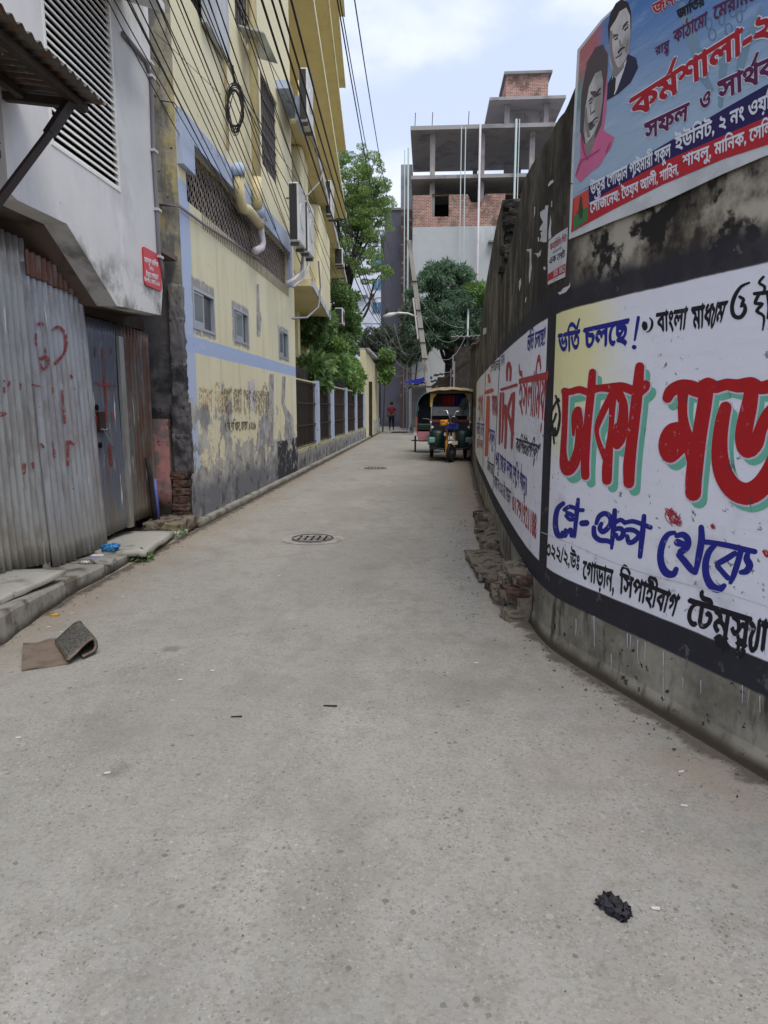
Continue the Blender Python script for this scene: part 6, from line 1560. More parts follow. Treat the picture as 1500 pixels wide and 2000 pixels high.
m = MB(); m.grid(lambda u, v: (.14 * (u - .5) * 1.1 + .0, .12 + .34 * v, .56 + .03 * math.sin(v * 3) - .02 * (2 * u - 1) ** 2), 6, 8); part(m, 'front_mudguard', 'silver', tw, smooth=True)
m = MB(); m.box(.03, .17, .03, .05, .47, .56); pl_ = part(m, 'number_plate', 'plate', tw)
m = MB(); m.box(-.16, .19, .20, .46, .86, 1.0); part(m, 'front_box', 'blue', tw); bevel(tw.children[-1], .02)
m = MB(); m.disc((.06, .155, 1.09), (0, 1, 0), .10, .11, 18); part(m, 'headlight', 'chrome', tw, smooth=True)
m = MB(); m.disc((.06, .098, 1.09), (0, 1, 0), .085, .01, 18); part(m, 'headlight_glass', 'seat', tw)
m = MB(); m.tube([(-.32, .50, 1.27), (-.22, .42, 1.33), (-.10, .38, 1.32), (-.04, .36, 1.17), (0, .38, 1.06), (.08, .36, 1.17), (.14, .38, 1.30), (.25, .42, 1.31), (.33, .50, 1.25)], .013, 6); part(m, 'handlebar', 'chrome', tw, smooth=True)
m = MB(); m.rough((-.18, .16, 1.02), (.18, .12, .12), seed=3, amp=.3, n=3); part(m, 'orange_cloth', 'amber', tw, smooth=True)
for sx in (-1, 1):
    # bulging side pods of the body, beside the wheel
    m = MB()
    def pod(u, v, sx=sx):
        x0, x1 = (.16, .53); x = x0 + (x1 - x0) * u; z = .34 + .46 * v; y = .58 - .10 * math.sin(math.pi * min(1, u * .9 + .1)) * math.sin(math.pi * (v * .8 + .1))
        return (sx * x, y, z - .05 * u * (1 - v))
    m.grid(pod, 8, 8); m.hexa([(sx * .16, .6, .34), (sx * .54, .6, .34), (sx * .54, 2.1, .34), (sx * .16, 2.1, .34)], [(sx * .16, .6, .82), (sx * .54, .6, .82), (sx * .54, 2.1, .72), (sx * .16, 2.1, .72)])
    part(m, 'side_body', 'green', tw, smooth=False)
    m = MB(); m.box(sx * .56 - .03, sx * .56 + .03, .9, 2.4, .42, .62); part(m, 'step_panel', 'mint' if sx < 0 else 'frame', tw)
    m = MB(); m.rough((sx * .47, .52, .56), (.16, .06, .14), seed=8 + sx, amp=.25, n=3) ; part(m, 'torn_mudguard', 'mint' if sx < 0 else 'silver', tw, smooth=True)
    wheel(tw, (sx * .47, 1.95, .24), .24, .10)
    m = MB(); m.tube([(sx * .50, .56, .80), (sx * .50, .58, 1.30), (sx * .46, .72, 1.74), (sx * .40, .8, 1.84)], .018, 6); part(m, 'canopy_post', 'chrome', tw, smooth=True)
    m = MB(); m.tube([(sx * .50, 2.3, .7), (sx * .48, 2.3, 1.84)], .018, 6); part(m, 'canopy_post', 'frame', tw)
    # printed plastic side curtain gathered at the front posts
    m = MB(); m.grid(lambda u, v, sx=sx: (sx * (.50 - .16 * u * (1 - v) ** .5 - .10 * (1 - v) * 0), .60 + .1 * u + .02 * math.sin(v * 14), 1.25 + .58 * v - .0 * u), 5, 12) if False else m.add([(sx * .53, .62, 1.84), (sx * .28, .62, 1.84), (sx * .44, .62, 1.66), (sx * .505, .61, 1.42), (sx * .535, .62, 1.42)], [(0, 1, 2, 3, 4)])
    part(m, 'side_curtain', 'yellow' if sx < 0 else 'canopy', tw)
    m = MB(); m.disc((sx * .47, .50, .90), (0, 1, 0), .032, .05, 12); part(m, 'indicator_lamp', 'lamp', tw)
    m = MB(); m.disc((sx * .51, .56, 1.03), (0, 1, 0), .025, .03, 10); part(m, 'side_lamp', 'lamp', tw)
m = MB(); m.box(-.54, .54, .62, .66, .78, 1.02); part(m, 'front_panel', 'frame', tw)
m = MB(); m.box(-.50, -.05, .60, .615, 1.02, 1.09); m.box(.2, .5, .60, .615, 1.02, 1.09); part(m, 'front_trim', 'maroon', tw)
m = MB(); m.box(-.50, .50, .70, .73, 1.19, 1.42); part(m, 'windscreen_bar', 'silver', tw)
m = MB(); m.box(-.46, .46, .80, 1.15, 1.00, 1.08); bevel(part(m, 'driver_seat', 'seat', tw), .02)
m = MB(); m.box(-.46, .46, 1.2, 1.28, 1.08, 1.5); bevel(part(m, 'driver_backrest', 'seat', tw), .02)
m = MB(); m.box(-.50, .50, 1.5, 2.25, .72, .95); part(m, 'passenger_bench', 'seat', tw)
m = MB(); m.box(-.50, .50, 2.2, 2.28, .9, 1.84); part(m, 'back_panel', 'hood', tw)
for x0, x1, c_ in ((-.28, -.20, 'maroon'), (-.18, -.08, 'red'), (-.07, .12, 'red'), (.14, .32, 'bluecloth')):
    m = MB(); m.grid(lambda u, v: (x0 + (x1 - x0) * u, 1.18 + .02 * math.sin(u * 12), 1.48 + .24 * v), 5, 3); part(m, 'hanging_cloth', c_, tw)
m = MB()
def can(u, v): return (-.58 + 1.16 * u, .45 + 2.0 * v, 1.86 + .09 * math.sin(math.pi * u) * .6 + .03 * math.sin(math.pi * v) + .012 * mnoise.noise(Vector((u * 5, v * 5, 0))))
m.grid(can, 16, 12)
for u in (0, 1): m.grid(lambda a, b, u=u: (can(u, a)[0], can(u, a)[1], can(u, a)[2] - .07 * b), 12, 2)
m.grid(lambda a, b: (can(a, 0)[0], can(a, 0)[1] - .02 * b, can(a, 0)[2] - .06 * b - .01 * math.sin(a * 20)), 16, 2)
part(m, 'canopy', 'canopy', tw, smooth=True)
m = MB(); m.grid(lambda u, v: (can(u, v)[0] * .97, can(u, v)[1] + .01, can(u, v)[2] - .03), 8, 6); part(m, 'canopy_lining', 'canopy_in', tw)
m = MB(); m.box(-.55, .55, .55, .60, 1.76, 1.86); part(m, 'canopy_valance', 'canopy_in', tw)
m = MB(); m.tube([(.33, .5, 1.28), (.40, .5, 1.55)], .008, 5); m.disc((.36, .5, 1.56), (0, 1, 0), .09, .02, 14); m.disc((.34, .52, 1.45), (0, 1, 0), .12, .02, 14); part(m, 'mirror', 'frame', tw)
m = MB(); m.tube([(-.55, .52, .40), (-.3, .42, .34), (.3, .42, .34), (.58, .5, .40)], .016, 6); m.tube([(-.54, 2.3, .35), (.54, 2.3, .35)], .02, 6); m.box(-.3, .3, .6, 2.2, .30, .36); part(m, 'chassis', 'frame', tw)
m = MB(); m.grid(lambda u, v: (.50 + .10 * u, .50 + .02 * v, .46 + .16 * v + .06 * u), 3, 3); m.tube([(.47, .55, .42), (.56, .5, .50), (.60, .5, .70)], .012, 5); part(m, 'bent_bumper', 'silver', tw)

# ================================================================== CYCLE RICKSHAW behind it
rk = thing('cycle_rickshaw', 'cycle rickshaw with a raised dark hood parked behind the three-wheeler', 'rickshaw', (0.09, 21.3, 0))
for sx in (-1, 1):
    wheel(rk, (sx * .47, .1, .36), .36, .045, spokes=28)
    m = MB(); m.grid(lambda u, v, sx=sx: (sx * .47 + (-.05 + .10 * u), .1 - .40 * math.cos(math.pi * (.12 + .6 * v)), .37 + .41 * math.sin(math.pi * (.12 + .6 * v))), 3, 14); part(m, 'mudguard', 'silver', rk, smooth=True)
m = MB(); m.tube([(-.60, .1, .36), (.6, .1, .36)], .018, 8); part(m, 'axle', 'frame', rk)
wheel(rk, (.05, -1.55, .36), .36, .045, spokes=28)
m = MB(); m.tube([(.05, -1.55, .36), (.05, -1.42, .75), (.05, -1.32, 1.0)], .016, 6); m.tube([(.05, -1.4, .8), (.05, -.9, .4), (.05, 0, .36)], .016, 6); m.tube([(.05, -1.4, .85), (.05, -.75, .75), (.05, 0, .6)], .016, 6); m.tube([(.05, -.9, .4), (.05, -.75, .85)], .014, 6); part(m, 'cycle_frame', 'frame', rk)
m = MB(); m.tube([(-.22, -1.2, 1.08), (-.12, -1.32, 1.08), (.05, -1.33, 1.02), (.22, -1.32, 1.08), (.32, -1.2, 1.08)], .012, 6); part(m, 'handlebar', 'chrome', rk)
m = MB(); m.box(-.02, .12, -.85, -.62, .86, .91); bevel(part(m, 'saddle', 'seat', rk), .02)
m = MB(); m.hexa([(-.38, -.35, .40), (.38, -.35, .40), (.38, .45, .45), (-.38, .45, .45)], [(-.40, -.35, .62), (.40, -.35, .62), (.40, .5, .75), (-.40, .5, .75)]); part(m, 'body_box', 'maroon', rk)
m = MB(); m.box(-.38, .38, -.37, -.352, .36, .66); part(m, 'front_panel', 'pinkcloth', rk)
m = MB(); m.box(-.40, .40, -.2, .3, .75, .90); bevel(part(m, 'seat', 'green', rk), .03)
m = MB(); m.box(-.40, .40, .3, .38, .88, 1.3); part(m, 'backrest', 'hood', rk)
m = MB(); m.box(-.36, .36, -.55, -.36, .36, .39); part(m, 'footrest', 'frame', rk)
def hood(u, v):      # arched hood, folding frame: u across, v from front rim to back
    a = math.pi * u; fx = .43; top = 1.86 - .02 * v
    x = -fx * math.cos(a); z = 1.12 + (top - 1.12) * math.sin(a) ** .62
    y = -.42 + .86 * v - .10 * math.sin(a) * (1 - v)
    if v > .8: z -= .25 * (v - .8) / .2 * math.sin(a)
    return (x, y, z)
m = MB(); m.grid(lambda u, v: hood(u, v), 24, 10); o = part(m, 'hood', 'hood', rk, smooth=True); s = o.modifiers.new('t', 'SOLIDIFY'); s.thickness = .012
m = MB(); m.grid(lambda u, v: tuple(c_ * k_ + d_ for c_, k_, d_ in zip(hood(.14 + .72 * u, .0 + .75 * v), (1.03, 1, 1), (0, -.01, .016))), 14, 8); part(m, 'hood_cover', 'hoodwhite', rk, smooth=True)
m = MB(); m.tube([hood(i / 24, 0.0) for i in range(25)], .016, 6); part(m, 'hood_rim', 'teal', rk, smooth=True)
m = MB(); m.tube([hood(i / 24, .12) for i in range(1, 8)], .022, 6); m.tube([hood(i / 24, .12) for i in range(17, 24)], .022, 6); part(m, 'hood_trim', 'orange', rk, smooth=True)
m = MB(); m.grid(lambda u, v: (-.36 + .72 * u, .38, .9 + .85 * v), 2, 2); part(m, 'hood_back', 'hood', rk)
m = MB(); m.tube([(-.44, -.42, .62), (-.44, -.42, 1.15)], .014, 6); m.tube([(.44, -.42, .62), (.44, -.42, 1.15)], .014, 6); part(m, 'arm_post', 'orange', rk)
m = MB(); m.disc((-.52, -.3, .98), (0, 1, 0), .045, .04, 12); part(m, 'side_lamp', 'rim', rk)

# ================================================================== PERSON walking away at the end of the lane
def skin_chain(name, nodes, edges, root, mat, parent, sub=2):
    me = bpy.data.meshes.new(name); me.from_pydata([n[:3] for n in nodes], edges, []); me.update(); me.materials.append(mat)
    o = bpy.data.objects.new(name, me); COL.objects.link(o); o.parent = parent
    sk = o.modifiers.new('skin', 'SKIN'); sk.use_smooth_shade = True
    if not me.skin_vertices: 
        bpy.context.view_layer.objects.active = o
    lay = me.skin_vertices[0].data if me.skin_vertices else None
    if lay:
        for i, n in enumerate(nodes): lay[i].radius = (n[3], n[4] if len(n) > 4 else n[3]); lay[i].use_root = (i == root)
    s = o.modifiers.new('sub', 'SUBSURF'); s.levels = sub; s.render_levels = sub
    return o
skinm = simple('brown_skin', lin(116, 78, 58), .6); hairm = simple('black_hair', lin(18, 16, 16), .7); shirtm = simple('dark_red_shirt', lin(104, 24, 40), .85); trouserm = simple('black_trousers', lin(24, 24, 30), .85)
pe = thing('person', 'person in dark red shirt and black trousers walking away far down the lane', 'person', (-2.22, 41.5, 0))
def nd(*a): return a
# body: one continuous figure
N_ = [(0, 0, .93, .14, .11), (0, -.01, 1.12, .13, .10), (0, -.02, 1.32, .16, .11), (0, -.01, 1.46, .06, .06), (0, .01, 1.55, .055, .06), (0, .02, 1.63, .085, .095), (0, .02, 1.70, .07, .08),
      (-.09, 0, .88, .09, .1), (-.10, .08, .50, .055, .06), (-.10, -.06, .10, .035, .04), (-.11, .06, .035, .035, .03),
      (.09, 0, .88, .09, .1), (.10, .16, .50, .055, .06), (.10, .30, .12, .035, .04), (.11, .38, .06, .035, .03),
      (-.17, 0, 1.40, .055, .06), (-.24, -.02, 1.13, .04, .045), (-.25, .06, .90, .03, .033), (-.25, .10, .80, .028, .018),
      (.17, 0, 1.40, .055, .06), (.24, -.02, 1.13, .04, .045), (.25, .07, .91, .03, .033), (.25, .12, .81, .028, .018)]
E_ = [(0, 1), (1, 2), (2, 3), (3, 4), (4, 5), (5, 6), (0, 7), (7, 8), (8, 9), (9, 10), (0, 11), (11, 12), (12, 13), (13, 14), (2, 15), (15, 16), (16, 17), (17, 18), (2, 19), (19, 20), (20, 21), (21, 22)]
bd = bpy.data.meshes.new('body')
def make_skin(name, nodes, edges, mat, sub=2):
    bm = bmesh.new(); lay = bm.verts.layers.skin.verify(); vs = []
    for i, n in enumerate(nodes):
        v = bm.verts.new(n[:3]); v[lay].radius = (n[3], n[4]); v[lay].use_root = (i == 0); vs.append(v)
    for a, b in edges: bm.edges.new((vs[a], vs[b]))
    me = bpy.data.meshes.new(name); bm.to_mesh(me); bm.free(); me.materials.append(mat)
    o = bpy.data.objects.new(name, me); COL.objects.link(o); o.parent = pe
    k = o.modifiers.new('skin', 'SKIN'); k.use_smooth_shade = True
    s = o.modifiers.new('sub', 'SUBSURF'); s.levels = sub; s.render_levels = sub
    return o
make_skin('body', N_, E_, skinm)
sn = [(0, 0, .90, .165, .13), (0, -.01, 1.12, .15, .12), (0, -.02, 1.34, .18, .13), (0, -.01, 1.43, .08, .08), (-.18, 0, 1.40, .07, .075), (-.25, -.02, 1.18, .06, .065), (.18, 0, 1.40, .07, .075), (.25, -.02, 1.18, .06, .065)]
make_skin('shirt', sn, [(0, 1), (1, 2), (2, 3), (2, 4), (4, 5), (2, 6), (6, 7)], shirtm)
tn = [(0, 0, .95, .15, .12), (-.09, 0, .86, .10, .11), (-.10, .08, .50, .075, .08), (-.10, -.05, .14, .06, .065), (.09, 0, .86, .10, .11), (.10, .16, .50, .075, .08), (.10, .28, .16, .06, .065)]
make_skin('trousers', tn, [(0, 1), (1, 2), (2, 3), (0, 4), (4, 5), (5, 6)], trouserm)
m = MB(); m.rough((0, 0.0, 1.67), (.19, .2, .17), seed=2, amp=.06, n=4, round_=.9); o = m.build('hair', hairm, pe, smooth=True, absolute=False)
m = MB(); m.box(-.15, -.07, -.06, .16, 0, .04); m.box(.07, .15, .24, .44, .02, .06); m.build('sandals', hairm, pe, absolute=False)
pe.rotation_euler.z = 0
# ================================================================== WIRES
def sagwire(P, Q, sag, r, n=14, jit=0):
    P = Vector(P); Q = Vector(Q); pts = []
    for i in range(n + 1):
        t = i / n; p = P.lerp(Q, t); p.z -= sag * 4 * t * (1 - t); pts.append(p)
    m = MB(); m.tube(pts, r, 5); return m
def wire(P, Q, sag, r, mat, lab, grp):
    o = sagwire(P, Q, sag, r).build('overhead_wire', M[mat], smooth=True); return props(o, lab, 'wire', grp)
FAR = AY(757, 640, 33.8)
LBW = 'black overhead wire slanting down the lane in front of the yellow building'
rsw = random.Random(21); WR = []
for i in range(19):        # (start px, distance) -> (end px, distance), sag, radius
    f = i / 18; x0 = 222 + 262 * f + rsw.uniform(-7, 7); ex = 520 + 175 * f + rsw.uniform(-14, 14); ey = 500 + 110 * math.sin(f * 2.2) + rsw.uniform(-25, 25); ye = 13 + 16 * f
    WR.append(((x0, -10), 5.3 + 1.2 * f, (ex, ey), ye, rsw.uniform(.02, .12) * ye / 10, rsw.choice((.005, .006, .007))))
WR += [((205, -10), 5.2, (372, 300), 8.2, .03, .005), ((384, -10), 6.2, (455, 150), 8, .0, .006), ((392, -10), 6.2, (457, 150), 8, .0, .006), ((455, 150), 8, (640, 420), 24, .2, .007), ((455, 152), 8, (657, 480), 25, .4, .007),
 ((300, 60), 7.4, (432, 186), 8.2, .0, .003), ((300, 112), 7.4, (610, 500), 20, .25, .006), ((300, 150), 7.4, (575, 520), 18, .2, .005), ((462, -10), 6.6, (668, 380), 26, .1, .005),
 ((508, -10), 7, (757, 640), 33.8, .9, .013), ((528, -10), 7, (757, 642), 33.8, .7, .012), ((543, -10), 7, (758, 648), 33.8, .5, .012), ((566, -10), 7.5, (760, 640), 33.8, .7, .013)]
for (a, ya, b, yb2, sg_, r_) in WR:
    wire(AY(a[0], a[1], ya), AY(b[0], b[1], yb2), sg_, r_, 'cable', LBW if r_ < .01 else 'thick black power cable crossing the undersides of the yellow balconies', 'overhead wires in front of the yellow building' if r_ < .01 else 'thick power cables')
for (a, ya, b, yb2, sg_, r_) in (((657, -10), 9, (770, 560), 40, .6, .010), ((662, -10), 9, (766, 500), 38, .6, .008), ((691, -10), 9, (775, 430), 40, .8, .009)):
    wire(AY(a[0], a[1], ya), AY(b[0], b[1], yb2), sg_, r_, 'cable', 'thin black overhead wire against the open sky, right of the balconies', 'overhead wires against the sky')
# service cables at the leaning pole
rs = random.Random(12)
for i in range(20):
    t0 = rs.uniform(.36, .74); a = polept(t0) + Vector((-.12, -.12, 0)); e = AY(rs.choice((690, 720, 745, 752, 758, 770)) + rs.uniform(-6, 6), rs.uniform(585, 720), rs.uniform(28, 34))
    wire(a, e, rs.uniform(.35, 1.1), .009, 'cable_grey' if i % 3 == 0 else 'cable', 'pale grey service cable sagging left from the leaning concrete pole' if i % 3 == 0 else 'black service cable sagging left from the leaning concrete pole', 'service cables at the leaning pole')
for i, (px, py) in enumerate(((905, 640), (905, 650), (910, 655))):
    wire(polept(.72 - .08 * i) + Vector((.1, -.1, 0)), AY(px, py, 30), .3 + .4 * i, .009, 'cable_grey', 'pale cable running right from the leaning pole in front of the mango tree', 'cables right of the leaning pole')
wire(polept(.52), AY(748, 760, 30), .2, .012, 'cable_grey', 'pale cable dropping from the leaning pole to the far gatehouse corner', 'service cables at the leaning pole')
# coil hanging from the wires
cc = AY(459, 212, 8.6); cx_ = thing('cable_coil', 'tangled coil of black cable hanging before the yellow wall', 'cable coil', cc)
for i in range(13):
    m = MB(); a0 = rs.uniform(-.15, .15); sx_, sz_ = rs.uniform(.07, .14), rs.uniform(.18, .32)
    m.tube([(cc[0] + sx_ * math.cos(t) + a0 * .15 * math.sin(2 * t), cc[1] + .03 * math.sin(t + i) + .02 * math.cos(i * 2), cc[2] + sz_ * math.sin(t) + rs.uniform(-.006, .006)) for t in np.linspace(0, 2 * math.pi, 26)[:-1]], .0055, 5, close=True)
    m.build('cable_loop', M['cable'], cx_)
m = MB(); m.tube([cc + (0, 0, .27), cc + (-.01, 0, .48)], .01, 5); m.build('tie', M['cable'], cx_)
# hanging loop on the building
m = MB(); P_ = [AX(x, y, -2.35) for x, y in ((560, 387), (600, 382), (625, 355), (632, 325), (620, 300))]; m.tube(P_, .018, 6)
props(m.build('looped_cable', M['cable_grey'], smooth=True), 'grey flexible cable looping below the second balcony slab', 'cable')
m = MB(); P_ = [on_edge(x, y, -.05) for x, y in ((622, 510), (626, 560), (622, 600), (600, 620), (572, 622))]; m.tube(P_, .02, 6)
props(m.build('looped_cable', M['cable_grey'], smooth=True), 'grey cable looping under the lowest balcony slab edge', 'cable')

# ================================================================== faded lettering on the yellow wall, number plate and gate marks
def xmap(X0): return lambda x, y: AX(x, y, X0)
def worn(name, col, lo, hi, base_alpha=1.0):
    k = NT(name); k.b.inputs['Base Color'].default_value = (*col, 1); k.b.inputs['Roughness'].default_value = .9
    k.l(k.math('MULTIPLY', k.rng(k.noise(26.0, 5, .65, 2), lo, hi), base_alpha), k.b.inputs['Alpha']); return k.mat
FB = worn('flaked_brown_lettering', lin(128, 106, 84), .44, .54, .8); FD = worn('flaked_dark_lettering', lin(70, 62, 56), .36, .46, .9); FO = worn('flaked_orange_lettering', lin(176, 140, 96), .44, .56, .6)
text('faded_lettering', 'ঢাকা িজ.', [(388, 800), (440, 806), (440, 768), (388, 758)], FO, yb, 0, .03, xmap(-2.742))
text('faded_lettering', 'ঃআ জা েগ পহািড়', [(432, 808), (526, 806), (526, 768), (432, 760)], FB, yb, 0, .05, xmap(-2.741))
text('faded_lettering', 'ং িব শি খান, ঢাকা ১২১৯', [(440, 842), (500, 838), (500, 823), (440, 826)], FD, yb, 0, .03, xmap(-2.742))
def cement_patch():
    k = NT('cement_patch'); k.l(k.mix(k.rng(k.noise(5.0, 8, .68, 4), .36, .64), lin(128, 127, 130), lin(186, 183, 178)), k.b.inputs['Base Color']); k.b.inputs['Roughness'].default_value = .9
    k.l(k.rng(k.noise(7.0, 8, .7, 8), .40, .46), k.b.inputs['Alpha']); return k.mat
CPM = cement_patch()
PW = worn('flaked_white_patch', lin(206, 204, 206), .42, .50)
def flat_poly(name, P, mat, parent, mapper):
    ar = sum(P[i][0] * P[(i + 1) % len(P)][1] - P[(i + 1) % len(P)][0] * P[i][1] for i in range(len(P)))
    if ar < 0: P = P[::-1]
    V, Fc = union_mesh([P], mapper); return meshobj(name, V, Fc, mat, parent)
flat_poly('whitewash_patch', [(484, 745), (498, 740), (500, 775), (498, 800), (486, 802)], PW, yb, xmap(-2.7435))
for P in ([(527, 730), (535, 731), (534, 870), (524, 872), (500, 880), (505, 830), (520, 800)], [(552, 735), (558, 735), (556, 790), (572, 815), (574, 850), (566, 875), (556, 850), (558, 815), (550, 785)], [(502, 555), (506, 555), (507, 600), (511, 625), (508, 657), (502, 655), (502, 625)]):
    flat_poly('cement_patch', P, CPM, yb, xmap(-2.744))
text('plate_lettering', 'আবদুল মািলক', [(282, 511), (309, 522), (309, 513), (282, 502)], M['white_paint'], sg, 0, .03, xmap(-2.732))
text('plate_lettering', '৩৭২', [(292, 527), (300, 530), (300, 522), (292, 520)], M['white_paint'], sg, 0, .03, xmap(-2.732))
text('plate_lettering', 'উত<ত>র েগাড়ান', [(285, 539), (309, 547), (309, 538), (285, 530)], M['white_paint'], sg, 0, .03, xmap(-2.732))
text('plate_lettering', 'িখলগাঁও, ঢাকা ১২১৯', [(282, 549), (312, 559), (312, 551), (282, 542)], M['white_paint'], sg, 0, .03, xmap(-2.732))
GR = worn('red_spray_on_tin', lin(138, 44, 40), .36, .52, .85)
def gmap(u, v):
    p = AX(u, v, -3.06)
    for k in range(3):
        if p[1] < 5.12: X_ = -3.073 + .05 * (1 - (p[2] - .2) / 2.5)
        elif p[1] < 5.98: X_ = -3.058 + .08 * (1 - (p[2] - .12) / 2.37)
        else: X_ = -3.082
        p = AX(u, v, X_)
    return p
def gstrokes(S): 
    L = []
    for s in S: L += stroke_loops(s)
    L = [[(p[0] / 3.75, 420 + p[1] / 3.75) for p in l] for l in L]
    V, Fc = union_mesh(L, gmap); return meshobj('spray_mark', V, Fc, GR, gate)
gstrokes([[(275, 800, 10), (300, 795, 12), (318, 800, 8)], [(265, 870, 6), (262, 930, 8), (270, 960, 4)], [(385, 840, 10), (430, 820, 12), (475, 870, 12), (485, 950, 12), (465, 1020, 10), (405, 1085, 14)], [(300, 1050, 16), (345, 1045, 14), (350, 1100, 10), (315, 1130, 10), (298, 1080, 8)], [(330, 985, 8), (338, 1010, 6)]])
gstrokes([[(30, 1215, 8), (32, 1300, 8)], [(72, 1225, 12), (60, 1250, 6)], [(10, 1460, 20), (40, 1455, 10)], [(150, 1240, 8), (150, 1280, 5)], [(230, 1240, 5), (290, 1255, 7)], [(455, 1290, 10), (462, 1400, 9), (475, 1520, 10)], [(495, 1660, 12), (498, 1830, 10)], [(515, 1665, 16), (540, 1680, 8)], [(385, 1660, 6), (400, 1760, 8)], [(178, 1830, 14), (176, 1890, 12)], [(240, 1820, 12), (245, 1850, 8)], [(385, 1270, 7), (385, 1300, 5)], [(520, 1180, 12), (528, 1190, 8)], [(300, 1680, 10), (320, 1700, 8)], [(400, 1755, 12), (402, 1770, 10)]])
gstrokes([[(690, 1225, 5), (760, 1245, 7), (850, 1250, 5)], [(768, 1180, 6), (775, 1300, 8), (780, 1520, 7)], [(700, 960, 5), (700, 1040, 5)], [(750, 985, 5), (752, 1050, 5)], [(815, 980, 5), (812, 1020, 4)], [(712, 1450, 16), (712, 1530, 16)], [(810, 1690, 10), (815, 1830, 10)], [(822, 1450, 7), (828, 1500, 6)]])

# ================================================================== MANHOLES, MAT, LITTER
def manhole(cx, cy, r, lab):
    t = thing('manhole_cover', lab, 'manhole cover', (cx, cy, 0), 'manhole covers in the lane')
    m = MB(); N = 40
    rim = [(cx + r * 1.45 * (1 + .06 * mnoise.noise(Vector((math.cos(a) * 2, math.sin(a) * 2, cy)))) * math.cos(a), cy + r * 1.35 * math.sin(a), .004) for a in np.linspace(0, 2 * math.pi, N + 1)[:-1]]
    m.add(rim + [(cx, cy, .008)], [(i, (i + 1) % N, N) for i in range(N)]); m.build('concrete_collar', M['slab_road'], t)
    m = MB(); m.tube([(cx, cy, .0), (cx, cy, .013)], r, 40); m.build('cover', M['manhole'], t)
    for s in (-1, 1):
        for k in range(5):
            a = MB(); x = cx + (-r * .6 + r * .3 * k); y = cy + s * r * .28; a.box(x - .012, x + .012, y - .05, y + .05, .0133, .0145); a.build('slot', M['black_void'], t)
    m = MB(); m.ring((cx, cy, .012), (0, 0, 1), r * .93, .008, 40, 4); m.build('rim_ring', M['rust_dark'], t)
M['manhole'] = paint('manhole_cast', lin(110, 108, 106), [(lin(150, 146, 138), [('n', 12.0, 5, .45, .65, 2)])], bump=60, bstr=.6)
M['slab_road'] = paint('collar_concrete', lin(158, 152, 142), [(lin(134, 128, 120), [('n', 8.0, 6, .45, .65, 2)])], bump=50, bstr=.4)
manhole(-1.22, 6.97, .23, 'round slotted manhole cover, nearer the camera, in the middle of the lane'); manhole(-1.2, 15.4, .27, 'round manhole cover farther down the lane beyond the first one')
m = MB(); m.rough((-1.57, 37.8, .03), (.9, .7, .04), seed=4, amp=.3, n=4); props(m.build('dark_rag', M['rust_dark']), 'small dark flattened rag lying far down the lane', 'rag')

# folded door mat
dm = thing('door_mat', 'folded grey-brown door mat lying on the lane at lower left', 'door mat', (-2.1, 3.5, 0))
matb = paint('mat_backing', lin(118, 104, 92), [(lin(96, 84, 74), [('n', 9.0, 5, .45, .65, 2)])], bump=40, bstr=.3, bdist=.004)
matt = paint('mat_pile', lin(100, 98, 90), [(lin(58, 56, 52), [('n', 70.0, 4, .40, .62, 2)]), (lin(150, 146, 136), [('n', 120.0, 3, .58, .7, 6)])], bump=120, bstr=1.0, bdist=.01)
A_, B_, C_, D_ = G(42, 1312), G(46, 1264), G(112, 1250), G(134, 1298)
m = MB(); m.grid(lambda u, v: tuple((Vector(A_) * (1 - u) * (1 - v) + Vector(D_) * u * (1 - v) + Vector(C_) * u * v + Vector(B_) * (1 - u) * v) + Vector((0, 0, .012 + .006 * math.sin(u * 7 + v * 2) + .01 * (1 - u) * v))), 14, 8)
o = m.build('flat_half', matb, dm); s = o.modifiers.new('t', 'SOLIDIFY'); s.thickness = .010
n0 = Vector(G(134, 1300)); n1 = Vector(G(110, 1262)); n2 = Vector(G(188, 1278))
e1 = (n1 - n0); e2 = (n2 - n0); e2.z = 0
m = MB()
def fold(u, v):      # u along the fold direction, v across: lies flat, rises and curls over
    prof = [(0, .018), (.25, .038), (.5, .062), (.75, .082), (.92, .085), (1.0, .062), (1.0, .03), (.92, .010), (.75, .006), (.5, .004)]
    f = u * (len(prof) - 1); i = min(int(f), len(prof) - 2); t = f - i; t = t * t * (3 - 2 * t) if False else t
    a = prof[i][0] * (1 - t) + prof[i + 1][0] * t; h = prof[i][1] * (1 - t) + prof[i + 1][1] * t
    p = n0 + e2 * a + e1 * v; return (p.x, p.y, h + .012 + .004 * math.sin(v * 6))
m.grid(fold, 36, 10); o = m.build('folded_half', matt, dm, smooth=True); s = o.modifiers.new('t', 'SOLIDIFY'); s.thickness = .012; s.offset = 1
m = MB(); m.tube([Vector(fold(i / 30, 0)) + Vector((0, 0, .004)) for i in range(31)], .008, 6); m.tube([Vector(fold(0, i / 10)) + Vector((0, 0, .004)) for i in range(11)], .008, 6); m.build('bound_edge', matb, dm, smooth=True)

